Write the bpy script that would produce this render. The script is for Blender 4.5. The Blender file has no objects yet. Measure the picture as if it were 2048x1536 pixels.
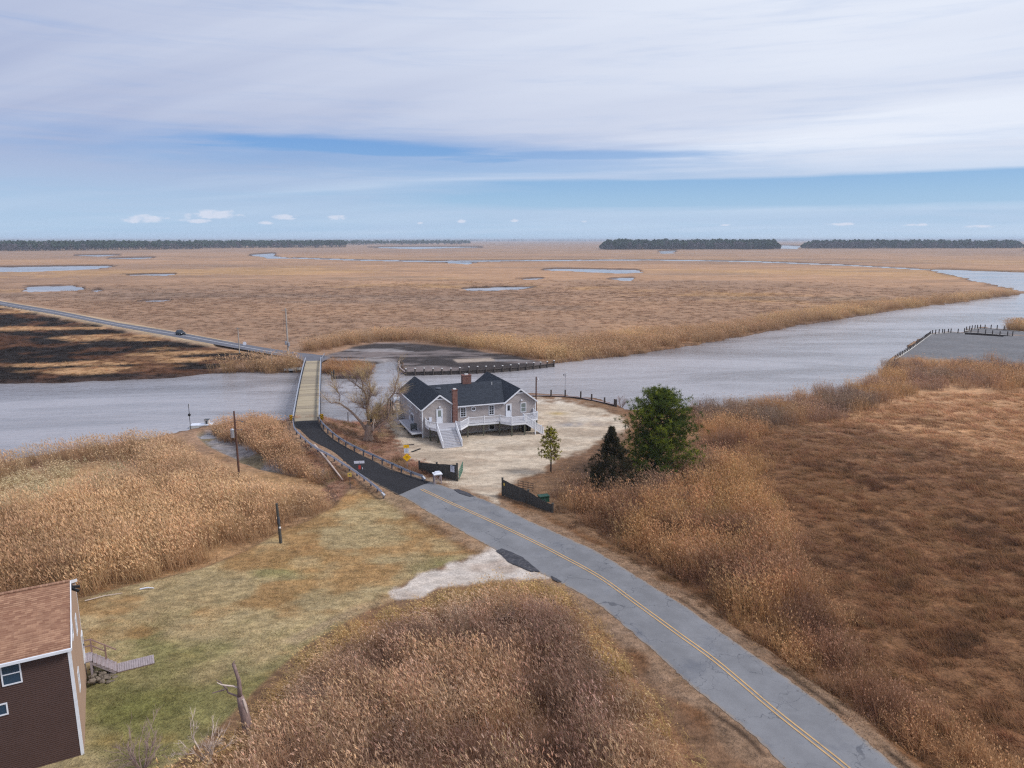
import bpy, math, random
import numpy as np
from mathutils import Vector, Matrix

# ------------------------------------------------------------------ camera, world, sun
scn = bpy.context.scene
FPX, CH, HY = 1450.0, 31.0, 479.0            # focal length in px of a 2048 px wide frame, camera height, horizon row
PITCH = math.atan((768 - HY) / FPX)
cd = bpy.data.cameras.new('camera'); cam = bpy.data.objects.new('camera', cd)
scn.collection.objects.link(cam); scn.camera = cam
cd.sensor_width = 36.0; cd.lens = 36.0 * FPX / 2048; cd.clip_start = 0.5; cd.clip_end = 80000
cam.location = (0, 0, CH); cam.rotation_euler = (math.pi / 2 - PITCH, 0, 0)
scn.render.engine = 'CYCLES'
scn.view_settings.view_transform = 'Standard'; scn.view_settings.look = 'None'
scn.view_settings.exposure = 0.0; scn.view_settings.gamma = 1.0
scn.view_settings.use_curve_mapping = False
scn.cycles.max_bounces = 6; scn.cycles.diffuse_bounces = 2; scn.cycles.glossy_bounces = 3
scn.cycles.volume_bounces = 0; scn.cycles.transparent_max_bounces = 6
scn.cycles.use_denoising = False; scn.cycles.sample_clamp_indirect = 2.0; scn.cycles.sample_clamp_direct = 6.0; scn.cycles.filter_width = 1.25

SUN_EL, SUN_AZ = math.radians(46), math.radians(97)     # azimuth measured from +Y towards +X
sd = bpy.data.lights.new('sun', 'SUN'); sun = bpy.data.objects.new('sun', sd)
scn.collection.objects.link(sun)
sd.energy = 2.8; sd.angle = math.radians(14); sd.color = (1.0, 0.97, 0.94)
sdir = Vector((math.sin(SUN_AZ) * math.cos(SUN_EL), math.cos(SUN_AZ) * math.cos(SUN_EL), math.sin(SUN_EL)))
sun.rotation_euler = (-sdir).to_track_quat('-Z', 'Y').to_euler(); sun.location = (60, 40, 80)

def lin(c):
    return tuple(((v / 255) / 12.92 if v / 255 <= 0.04045 else ((v / 255 + 0.055) / 1.055) ** 2.4) for v in c)

class NT:
    """small helper for node maths"""
    def __init__(s, tree): s.t = tree; s.n = tree.nodes; s.l = tree.links
    def put(s, sock, v):
        if isinstance(v, bpy.types.NodeSocket): s.l.new(v, sock)
        elif v is not None: sock.default_value = v
    def m(s, op, a, b=None, c=None, clamp=False):
        n = s.n.new('ShaderNodeMath'); n.operation = op; n.use_clamp = clamp
        s.put(n.inputs[0], a); s.put(n.inputs[1], b)
        if c is not None: s.put(n.inputs[2], c)
        return n.outputs[0]
    def vm(s, op, a, b=None):
        n = s.n.new('ShaderNodeVectorMath'); n.operation = op
        s.put(n.inputs[0], a)
        if b is not None: s.put(n.inputs[1], b)
        return n.outputs[0]
    def ss(s, v, lo, hi):
        n = s.n.new('ShaderNodeMapRange'); n.interpolation_type = 'SMOOTHSTEP'
        s.put(n.inputs[0], v); s.put(n.inputs[1], lo); s.put(n.inputs[2], hi)
        return n.outputs[0]
    def mr(s, v, lo, hi, a, b):
        n = s.n.new('ShaderNodeMapRange')
        for i, q in enumerate((v, lo, hi, a, b)): s.put(n.inputs[i], q)
        return n.outputs[0]
    def mix(s, f, a, b, mode='MIX'):
        n = s.n.new('ShaderNodeMix'); n.data_type = 'RGBA'; n.blend_type = mode
        s.put(n.inputs[0], f)
        for i, q in ((6, a), (7, b)):
            if isinstance(q, (tuple, list)): q = tuple(q) + ((1,) if len(q) == 3 else ())
            s.put(n.inputs[i], q)
        return n.outputs[2]
    def noise(s, vec, scale, detail=3, rough=0.55, dist=0.0):
        n = s.n.new('ShaderNodeTexNoise'); s.put(n.inputs['Vector'], vec)
        n.inputs['Scale'].default_value = scale; n.inputs['Detail'].default_value = detail
        n.inputs['Roughness'].default_value = rough; n.inputs['Distortion'].default_value = dist
        return n.outputs[0]
    def comb(s, x, y, z):
        n = s.n.new('ShaderNodeCombineXYZ')
        for i, q in enumerate((x, y, z)): s.put(n.inputs[i], q)
        return n.outputs[0]
    def sep(s, v):
        n = s.n.new('ShaderNodeSeparateXYZ'); s.put(n.inputs[0], v); return n.outputs

world = bpy.data.worlds.new('World'); scn.world = world; world.use_nodes = True
w = NT(world.node_tree); w.n.clear()
tc = w.n.new('ShaderNodeTexCoord')
sky = w.n.new('ShaderNodeTexSky'); sky.sky_type = 'NISHITA'; sky.sun_disc = False
sky.sun_elevation = SUN_EL; sky.sun_rotation = SUN_AZ; sky.air_density = 1.0; sky.dust_density = 0.6; sky.ozone_density = 2.0
dirv = tc.outputs['Generated']
x, y, z = w.sep(dirv)
az = w.m('ARCTAN2', x, y)
el = w.m('ARCTAN2', z, w.m('SQRT', w.m('ADD', w.m('MULTIPLY', x, x), w.m('MULTIPLY', y, y))))
zz = w.m('ADD', w.m('MAXIMUM', z, 0.0), 0.05)
# cloud sheet seen in plan: streaks run towards the left part of the horizon
px_, py_ = w.m('DIVIDE', x, zz), w.m('DIVIDE', y, zz)
ca, sa = math.cos(math.radians(62)), math.sin(math.radians(62))
al = w.m('ADD', w.m('MULTIPLY', px_, -sa), w.m('MULTIPLY', py_, ca))       # along the streaks
ac = w.m('ADD', w.m('MULTIPLY', px_, ca), w.m('MULTIPLY', py_, sa))        # across them
n1 = w.noise(w.comb(w.m('MULTIPLY', al, 0.10), w.m('MULTIPLY', ac, 0.42), 0.0), 1.0, 5, 0.52, 0.5)
n2 = w.noise(w.comb(w.m('MULTIPLY', al, 0.16), w.m('MULTIPLY', ac, 0.8), 3.0), 1.0, 4, 0.5, 0.6)
fib = w.noise(w.comb(w.m('MULTIPLY', az, 3.2), w.m('MULTIPLY', el, 46.0), 5.0), 1.0, 6, 0.6, 0.7)
fib2 = w.noise(w.comb(w.m('MULTIPLY', az, 7.0), w.m('MULTIPLY', el, 90.0), 9.0), 1.0, 5, 0.6, 0.4)
def gauss(a0, e0, sa_, se_, tilt=0.0, nz=0.012):
    """soft lens in azimuth / elevation (radians)"""
    da = w.m('SUBTRACT', az, a0)
    de = w.m('SUBTRACT', w.m('SUBTRACT', el, e0), w.m('MULTIPLY', da, tilt))
    de = w.m('ADD', de, w.m('MULTIPLY', w.m('SUBTRACT', fib, 0.5), nz))
    q = w.m('ADD', w.m('POWER', w.m('DIVIDE', w.m('ABSOLUTE', da), sa_), 2.0), w.m('POWER', w.m('DIVIDE', w.m('ABSOLUTE', de), se_), 2.0))
    return w.m('EXPONENT', w.m('MULTIPLY', q, -1.0))
gap1 = gauss(-0.21, 0.115, 0.30, 0.0165, -0.028)
gap1b = gauss(0.09, 0.109, 0.26, 0.0085, -0.012)
gap1c = gauss(-0.33, 0.100, 0.18, 0.0105, 0.0)
# second opening: wide band to the right
b2 = w.m('MULTIPLY', w.ss(w.m('ADD', el, w.m('MULTIPLY', w.m('SUBTRACT', fib, 0.5), 0.012)), 0.034, 0.050),
         w.m('SUBTRACT', 1.0, w.ss(w.m('ADD', el, w.m('MULTIPLY', w.m('SUBTRACT', fib, 0.5), 0.006)), 0.0735, 0.0815)))
b2 = w.m('MULTIPLY', b2, w.ss(az, -0.30, 0.12))
low = w.m('SUBTRACT', 1.0, w.ss(el, 0.028, 0.115))                          # thin veil only, near the horizon
torn = w.m('ADD', w.m('MULTIPLY', w.m('SUBTRACT', fib, 0.5), 1.1), w.m('MULTIPLY', w.m('SUBTRACT', fib2, 0.5), 0.6))
def tear(g, lo, hi): return w.ss(w.m('ADD', g, torn), lo, hi)
wide = gauss(-0.16, 0.106, 0.42, 0.024, -0.02)
gap = w.m('MAXIMUM', w.m('MAXIMUM', w.m('MULTIPLY', tear(gap1, 0.12, 0.95), 1.0), w.m('MULTIPLY', tear(gap1b, 0.15, 1.0), 0.78)), w.m('MAXIMUM', w.m('MULTIPLY', tear(wide, -0.08, 0.85), 0.62), w.m('MULTIPLY', b2, 0.80)))
veil = w.m('SUBTRACT', 0.97, w.m('MULTIPLY', low, 0.50))
veil = w.m('ADD', veil, w.m('MULTIPLY', torn, w.m('MULTIPLY', low, 1.05)))
cov = w.m('SUBTRACT', veil, gap, clamp=True)
# cloud brightness: streaky, brighter towards the sun's side
bright = w.m('ADD', w.m('MULTIPLY', w.m('SUBTRACT', n1, 0.5), 2.1), w.m('MULTIPLY', w.m('SUBTRACT', n2, 0.5), 0.35))
side = w.m('ADD', w.m('MULTIPLY', w.m('ADD', az, 0.1), 0.62), w.m('MULTIPLY', el, 0.9))
streak = gauss(0.50, 0.128, 0.36, 0.020, 0.05)
bt = w.m('ADD', w.m('ADD', 0.27, bright), w.m('ADD', w.m('MINIMUM', w.m('MAXIMUM', side, -0.25), 0.5), w.m('MULTIPLY', streak, 0.40)), clamp=True)
ccol = w.mix(bt, tuple(v * 10 for v in lin((174, 185, 215))), tuple(v * 10 for v in lin((234, 240, 252))))
hz = w.m('SUBTRACT', 1.0, w.ss(el, 0.0, 0.075))
blue = w.mix(w.ss(el, 0.03, 0.14), tuple(v * 10 for v in lin((150, 194, 236))), tuple(v * 10 for v in lin((108, 160, 226))))
skyb = w.mix(0.25, blue, sky.outputs[0])
skyb = w.mix(w.m('MULTIPLY', hz, 0.75), skyb, tuple(v * 10 for v in lin((176, 205, 233))))
veilc = w.mix(w.m('MULTIPLY', low, 0.6), ccol, tuple(v * 10 for v in lin((192, 213, 238))))
col = w.mix(cov, skyb, veilc)
# a few small fair-weather clouds low over the horizon
pn = w.noise(w.comb(w.m('MULTIPLY', az, 60.0), w.m('MULTIPLY', el, 160.0), 0.0), 1.0, 5, 0.6, 0.3)
acc = None
for (u, v, hw_, hh) in ((432, 429, 46, 10), (396, 442, 30, 5), (375, 432, 12, 7), (292, 438, 38, 8), (268, 443, 20, 4), (570, 434, 27, 7), (675, 435, 22, 6), (532, 446, 16, 4),
                        (924, 442, 11, 4), (1030, 441, 11, 4), (1168, 443, 9, 3), (840, 446, 8, 3), (1680, 448, 30, 3), (1832, 450, 22, 3), (1450, 450, 12, 2), (1960, 453, 26, 3)):
    a0 = math.atan((u - 1024) / FPX * 1.0 / (math.cos(PITCH) + (768 - v) / FPX * math.sin(PITCH)))
    yy = math.cos(PITCH) + (768 - v) / FPX * math.sin(PITCH)
    zz_ = -math.sin(PITCH) + (768 - v) / FPX * math.cos(PITCH)
    e0 = math.atan2(zz_, math.hypot((u - 1024) / FPX, yy))
    da = w.m('DIVIDE', w.m('SUBTRACT', az, a0), hw_ / FPX)
    de = w.m('DIVIDE', w.m('SUBTRACT', el, e0), hh / FPX)
    q = w.m('SUBTRACT', 1.0, w.m('ADD', w.m('MULTIPLY', da, da), w.m('MULTIPLY', de, de)))
    q = w.m('MAXIMUM', q, -1.0)
    acc = q if acc is None else w.m('MAXIMUM', acc, q)
cu = w.ss(w.m('ADD', acc, w.m('MULTIPLY', w.m('SUBTRACT', pn, 0.5), 3.2)), 0.05, 1.0)
col = w.mix(w.m('MULTIPLY', cu, 0.66), col, tuple(v * 10 for v in lin((226, 229, 243))))
bg = w.n.new('ShaderNodeBackground'); w.put(bg.inputs[0], col); bg.inputs[1].default_value = 0.1
wo = w.n.new('ShaderNodeOutputWorld'); w.l.new(bg.outputs[0], wo.inputs[0])
world.cycles.sampling_method = 'MANUAL'; world.cycles.sample_map_resolution = 512

# ------------------------------------------------------------------ surveying helpers
def at(u, v, z=1.0):
    """ground position at height z of a spot surveyed at column u, row v of the 2048 x 1536 photograph"""
    a = (u - 1024) / FPX; b = -(v - 768) / FPX
    dy = math.cos(PITCH) + b * math.sin(PITCH); dz = -math.sin(PITCH) + b * math.cos(PITCH)
    t = (z - CH) / dz
    return Vector((a * t, dy * t, z))
def toimg(x, y, z):
    z = z - CH
    c = y * math.cos(PITCH) - z * math.sin(PITCH); b = y * math.sin(PITCH) + z * math.cos(PITCH)
    c = np.maximum(c, 0.5)
    return 1024 + FPX * x / c, 768 - FPX * b / c

def hsh(ix, iy, s):
    h = (ix.astype(np.int64) * 374761393 + iy.astype(np.int64) * 668265263 + s * 1442695041) & 0xffffffff
    h = ((h ^ (h >> 13)) * 1274126177) & 0xffffffff
    return ((h ^ (h >> 16)) & 0xffff) / 65535.0
def vn(x, y, s=0):
    ix = np.floor(x); iy = np.floor(y); fx = x - ix; fy = y - iy
    fx = fx * fx * (3 - 2 * fx); fy = fy * fy * (3 - 2 * fy)
    a = hsh(ix, iy, s); b = hsh(ix + 1, iy, s); c = hsh(ix, iy + 1, s); d = hsh(ix + 1, iy + 1, s)
    return (a * (1 - fx) + b * fx) * (1 - fy) + (c * (1 - fx) + d * fx) * fy
def fbm(x, y, scale, s=0, o=3):
    t = 0; amp = 1; tot = 0; f = 1.0 / scale
    for i in range(o):
        t = t + amp * vn(x * f + 17.3 * i, y * f - 9.1 * i, s + i); tot += amp; amp *= 0.5; f *= 2.03
    return t / tot
def sstep(v, lo, hi):
    t = np.clip((v - lo) / (hi - lo), 0, 1); return t * t * (3 - 2 * t)

def sdist(U, V, poly):
    """signed distance (+ inside) to a polygon, in survey px"""
    P = np.array(poly, float); n = len(P)
    best = np.full(U.shape, 1e18); ins = np.zeros(U.shape, bool)
    for i in range(n):
        x0, y0 = P[i]; x1, y1 = P[(i + 1) % n]
        ex, ey = x1 - x0, y1 - y0
        t = np.clip(((U - x0) * ex + (V - y0) * ey) / (ex * ex + ey * ey + 1e-9), 0, 1)
        dx = U - (x0 + ex * t); dy = V - (y0 + ey * t)
        best = np.minimum(best, dx * dx + dy * dy)
        cond = ((y0 > V) != (y1 > V))
        xi = ex * (V - y0) / (ey if abs(ey) > 1e-9 else 1e-9) + x0
        ins ^= cond & (U < xi)
    d = np.sqrt(best)
    return np.where(ins, d, -d)

# ------------------------------------------------------------------ surveyed outlines (photograph px)
RIVER = [(-900, 800), (-300, 775), (0, 766), (120, 765), (300, 758), (410, 748), (500, 745), (590, 744), (650, 747), (664, 752), (741, 752), (742, 737), (752, 727), (775, 723), (797, 722), (799, 736), (812, 745),
         (960, 741), (1046, 735), (1107, 728), (1150, 722), (1250, 712), (1340, 698), (1420, 684), (1500, 669), (1560, 656), (1700, 636), (1800, 619), (1900, 607), (2000, 594), (2040, 588), (2034, 581),
         (1980, 569), (1920, 555), (1885, 547), (1858, 541), (1880, 539), (2048, 545), (2500, 556), (3200, 570), (3200, 668), (2300, 668), (2100, 667), (2044, 662), (2000, 659), (1960, 656), (1928, 658), (1926, 665), (1905, 664), (1860, 668),
         (1820, 693), (1788, 718), (1783, 730), (1768, 750), (1735, 768), (1685, 786), (1590, 803), (1500, 813), (1400, 818), (1250, 822), (1232, 812), (1190, 801), (1120, 792), (1062, 790), (900, 789), (800, 792), (782, 805), (765, 822),
         (740, 846), (700, 850), (655, 846), (590, 848), (545, 842), (480, 848), (430, 853), (400, 858), (360, 868), (300, 884), (200, 897), (100, 914), (0, 930), (-300, 962), (-900, 1010)]
BASIN = [(1932, 664), (2022, 671), (1998, 674), (1932, 669)]
LANE = [(392, 872), (425, 862), (470, 888), (545, 928), (618, 962), (575, 958), (480, 925), (412, 895)]
PONDS = [[(-300, 537), (0, 535), (120, 533), (225, 532), (200, 538), (80, 543), (0, 544), (-300, 546)],
         [(45, 580), (60, 574), (145, 572), (175, 577), (150, 582), (60, 584)], [(285, 602), (345, 600), (330, 604), (290, 604)],
         [(500, 510), (545, 507), (552, 508), (548, 513), (590, 517), (540, 517)], [(220, 517), (310, 515), (280, 518)],
         [(925, 578), (1000, 575), (1068, 574), (1045, 579), (990, 582), (940, 583)], [(1085, 540), (1110, 538), (1270, 540), (1290, 545), (1240, 547), (1150, 543)],
         [(1215, 558), (1262, 556), (1260, 563), (1240, 561)], [(1315, 503), (1352, 501), (1345, 507), (1320, 507)], [(1565, 491), (1602, 493), (1595, 498), (1560, 497)],
         [(875, 524), (950, 525), (940, 529)], [(735, 495), (830, 494), (965, 494), (830, 498)], [(150, 511), (240, 510), (200, 513)], [(250, 550), (355, 548), (330, 552)],
         [(2048, 500), (2300, 500), (2300, 508), (2100, 506)], [(1030, 558), (1085, 557), (1060, 560)], [(185, 582), (200, 580), (196, 585)]]
CREEK = [(590, 516), (700, 520), (860, 523), (1100, 521), (1300, 520), (1500, 523), (1700, 531), (1860, 540)]
MUD = [(645, 712), (700, 694), (750, 686), (800, 683), (880, 690), (960, 700), (1010, 708), (1105, 728), (1046, 735), (960, 741), (812, 746), (800, 722), (750, 724), (741, 733), (700, 724), (660, 720)]
LOT = [(838, 968), (905, 955), (840, 925), (795, 900), (805, 880), (770, 858), (778, 826), (790, 800), (850, 795), (1062, 800), (1120, 806), (1180, 818), (1235, 838), (1256, 856), (1240, 872), (1200, 888), (1165, 907), (1105, 936),
       (1075, 948), (1010, 978), (992, 1000), (1000, 1013), (940, 992), (880, 974)]
DRIVE = [(778, 1192), (835, 1158), (920, 1130), (985, 1104), (1020, 1108), (1085, 1142), (1112, 1160), (1050, 1162), (975, 1166), (900, 1182), (830, 1204), (790, 1206)]
BURN = [(-900, 560), (-300, 590), (0, 612), (100, 632), (200, 652), (300, 672), (400, 691), (500, 707), (545, 716), (500, 722), (440, 735), (408, 750), (300, 760), (120, 768), (0, 770), (-900, 810)]
UPLAND = [(-900, 1225), (-50, 1212), (160, 1196), (250, 1172), (395, 1140), (486, 1104), (546, 1066), (611, 1043), (668, 1010), (640, 960), (590, 900), (560, 858), (590, 846), (655, 843), (700, 846), (740, 842), (765, 818), (790, 792), (850, 788), (1062, 788),
          (1120, 790), (1190, 799), (1235, 812), (1262, 850), (1250, 930), (1120, 1000), (1210, 1080), (1300, 1130), (1420, 1210), (1520, 1290), (1620, 1370), (1900, 1590), (2200, 1850), (-900, 2600)]
LAWN = [(-900, 1225), (-50, 1215), (160, 1205), (250, 1176), (395, 1145), (486, 1106), (546, 1067), (611, 1044), (668, 1012), (700, 985), (790, 990), (850, 1022), (900, 1052), (960, 1082), (1000, 1108), (985, 1104), (920, 1130), (835, 1160), (780, 1192), (790, 1206), (720, 1240), (620, 1300), (560, 1350), (500, 1410), (430, 1480), (330, 1560), (250, 1640), (150, 1800), (-900, 2600)]
MOUND = [(798, 1232), (900, 1200), (1000, 1180), (1080, 1178), (1125, 1192), (1160, 1225), (1205, 1285), (1250, 1350), (1310, 1415), (1360, 1480), (1405, 1550), (1465, 1650), (1550, 1800), (1700, 2100), (100, 2300), (220, 1750), (310, 1620), (390, 1555), (470, 1500), (530, 1440), (585, 1375), (640, 1315), (730, 1252)]
REEDL = [(-900, 1215), (-50, 1205), (165, 1196), (250, 1170), (395, 1138), (486, 1100), (546, 1062), (611, 1038), (655, 1015), (640, 998), (600, 988), (560, 982), (500, 958), (430, 925), (392, 905), (360, 885), (300, 887), (200, 899), (100, 916), (0, 932), (-300, 964), (-900, 1012)]
REEDL2 = [(440, 862), (470, 852), (530, 847), (548, 870), (565, 897), (600, 930), (655, 970), (640, 974), (600, 957), (545, 926), (480, 889)]
REEDR = [(1112, 1012), (1118, 985), (1150, 968), (1200, 985), (1250, 975), (1330, 955), (1400, 900), (1395, 840), (1375, 820), (1500, 818), (1520, 850), (1530, 900), (1540, 960), (1560, 1020), (1600, 1090), (1640, 1160), (1680, 1250), (1740, 1340), (1830, 1410), (1960, 1490), (2100, 1580), (2300, 1700), (2200, 1740), (1960, 1590),
         (1850, 1520), (1740, 1445), (1640, 1370), (1540, 1295), (1440, 1210), (1340, 1140), (1250, 1090), (1160, 1045)]
FRR = [(1375, 822), (1400, 817), (1500, 812), (1590, 802), (1685, 785), (1735, 767), (1768, 750), (1786, 728), (1800, 724), (2048, 736), (2400, 755), (2400, 800), (2048, 785), (1900, 770), (1830, 785), (1760, 810), (1680, 840), (1560, 850), (1520, 870), (1400, 850)]
FRL = [(408, 750), (425, 741), (480, 736), (540, 732), (580, 730), (602, 731), (596, 746), (500, 747)]
FRI = [(655, 748), (655, 724), (700, 726), (738, 731), (740, 750), (664, 751)]
FRB = [(600, 704), (650, 702), (700, 691), (750, 684), (810, 681), (880, 688), (960, 698), (1012, 707), (1105, 728), (1150, 723), (1250, 713), (1340, 699), (1420, 685), (1500, 670), (1560, 657), (1700, 637), (1800, 620), (1900, 608), (2000, 595), (2040, 590),
       (2030, 582), (1950, 590), (1800, 605), (1650, 622), (1540, 636), (1480, 650), (1400, 660), (1300, 668), (1180, 682), (1080, 692), (960, 683), (880, 672), (780, 670), (700, 678), (640, 690)]
BRUSH = [(558, 858), (590, 848), (655, 846), (740, 846), (765, 822), (785, 812), (770, 858), (800, 882), (795, 902), (840, 930), (880, 955), (905, 958), (860, 968), (790, 992), (700, 985), (668, 1012), (640, 965), (600, 915)]
FARR = [(1040, 1000)]

# road edges: (left px), (right px), z
ROADN = [((588, 843), (637, 840.5), 3.3), ((591, 857), (645, 857), 3.1), ((606.7, 876), (661, 873.8), 2.75), ((629.6, 892.5), (686, 890), 2.4), ((656.7, 909), (717, 907), 2.0),
         ((686, 928), (748, 921.7), 1.7), ((717, 946.7), (780, 938), 1.45), ((748, 965), (811, 947.7), 1.3), ((796, 989.8), (860, 963), 1.2)]
ROADG = [((796, 989.8), (860, 963)), ((812, 996), (884, 971)), ((850, 1020), (938, 988)), ((900, 1049), (996, 1011)), ((960, 1082), (1054, 1039.5)), ((1030, 1122), (1127, 1072)), ((1110, 1160), (1200, 1107)),
         ((1190, 1204), (1290, 1163)), ((1252, 1254), (1360, 1206)), ((1308, 1302), (1434, 1258)), ((1382, 1370), (1530, 1326)), ((1440, 1417), (1600, 1376)), ((1499, 1464), (1668, 1427)), ((1572, 1534), (1795, 1536)), ((1700, 1655), (1960, 1680)), ((1900, 1840), (2200, 1900))]
CENTER = [(843, 979), (896, 1004), (976, 1040), (1060, 1080), (1130, 1116), (1200, 1155), (1278, 1211), (1356, 1268), (1434, 1325), (1543, 1417), (1631, 1487), (1692, 1536), (1830, 1655), (2050, 1850)]
ROADF = [((-700, 496), (-700, 499)), ((-400, 528), (-400, 533)), ((-200, 564), (-200, 570.5)), ((0, 602), (0, 610)), ((102, 619), (102, 627.5)), ((239, 646), (239, 654)), ((342, 662), (342, 672.5)), ((478, 687), (478, 697.5)), ((560, 700), (547, 709)), ((649, 713), (600, 718))]
RGZ, RFZ = 1.15, 1.05

def resample(P, n):
    """catmull-rom through P, n points evenly spaced by chord"""
    P = [Vector(p) for p in P]
    out = []
    for i in range(len(P) - 1):
        p0 = P[max(i - 1, 0)]; p1 = P[i]; p2 = P[i + 1]; p3 = P[min(i + 2, len(P) - 1)]
        for k in range(12):
            t = k / 12
            out.append(0.5 * ((2 * p1) + (p2 - p0) * t + (2 * p0 - 5 * p1 + 4 * p2 - p3) * t * t + (3 * p1 - p0 - 3 * p2 + p3) * t ** 3))
    out.append(P[-1])
    d = [0]
    for a, b in zip(out, out[1:]): d.append(d[-1] + (b - a).length)
    res = []; j = 0
    for k in range(n):
        s = d[-1] * k / (n - 1)
        while j < len(d) - 2 and d[j + 1] < s: j += 1
        f = (s - d[j]) / max(d[j + 1] - d[j], 1e-9)
        res.append(out[j].lerp(out[j + 1], f))
    return res
nearL = [at(l[0], l[1], z) for l, r, z in ROADN]; nearR = [at(r[0], r[1], z) for l, r, z in ROADN]
greyL = [at(l[0], l[1], RGZ) for l, r in ROADG]; greyR = [at(r[0], r[1], RGZ) for l, r in ROADG]
# grey road keeps a constant width about its painted centre line
greyC = resample([at(u, v, RGZ) for u, v in [(833, 975)] + CENTER[1:]], 90)
farL = [at(l[0], l[1], RFZ) for l, r in ROADF]; farR = [at(r[0], r[1], RFZ) for l, r in ROADF]
def perp(C, i):
    a = C[max(i - 1, 0)]; b = C[min(i + 1, len(C) - 1)]; d = (b - a); d.z = 0; d.normalize()
    return Vector((-d.y, d.x, 0))
HWL, HWR = 3.0, 2.9
nL = resample(nearL, 60); nR = resample(nearR, 60)
gL = resample(greyL, 100); gR = resample(greyR, 100)
fL = resample(farL, 80); fR = resample(farR, 80)
def midline(L, R):
    C = [(a + b) / 2 for a, b in zip(L, R)]
    return np.array([[c.x, c.y, c.z, min(abs(perp(C, i).dot(L[i] - R[i])) / 2, 4.2)] for i, c in enumerate(C)])
ROADLINES = [midline(nL, nR)[::2], midline(gL, gR)[::2], midline(fL, fR)[::3]]

def roadinfo(x, y):
    best = np.full(x.shape, 1e9); rz = np.zeros(x.shape); hw = np.ones(x.shape)
    for L in ROADLINES:
        for i in range(len(L) - 1):
            x0, y0, z0, h0 = L[i]; x1, y1, z1, h1 = L[i + 1]
            ex, ey = x1 - x0, y1 - y0
            t = np.clip(((x - x0) * ex + (y - y0) * ey) / (ex * ex + ey * ey + 1e-9), 0, 1)
            d = np.hypot(x - (x0 + ex * t), y - (y0 + ey * t)) - (h0 + (h1 - h0) * t)
            m = d < best
            best = np.where(m, d, best); rz = np.where(m, z0 + (z1 - z0) * t, rz)
    return best, rz

def cl(*c): return np.array(lin(c))
def lerp(a, b, t):
    t = np.asarray(t)
    return a + (b - a) * (t[..., None] if t.ndim else t)

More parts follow.
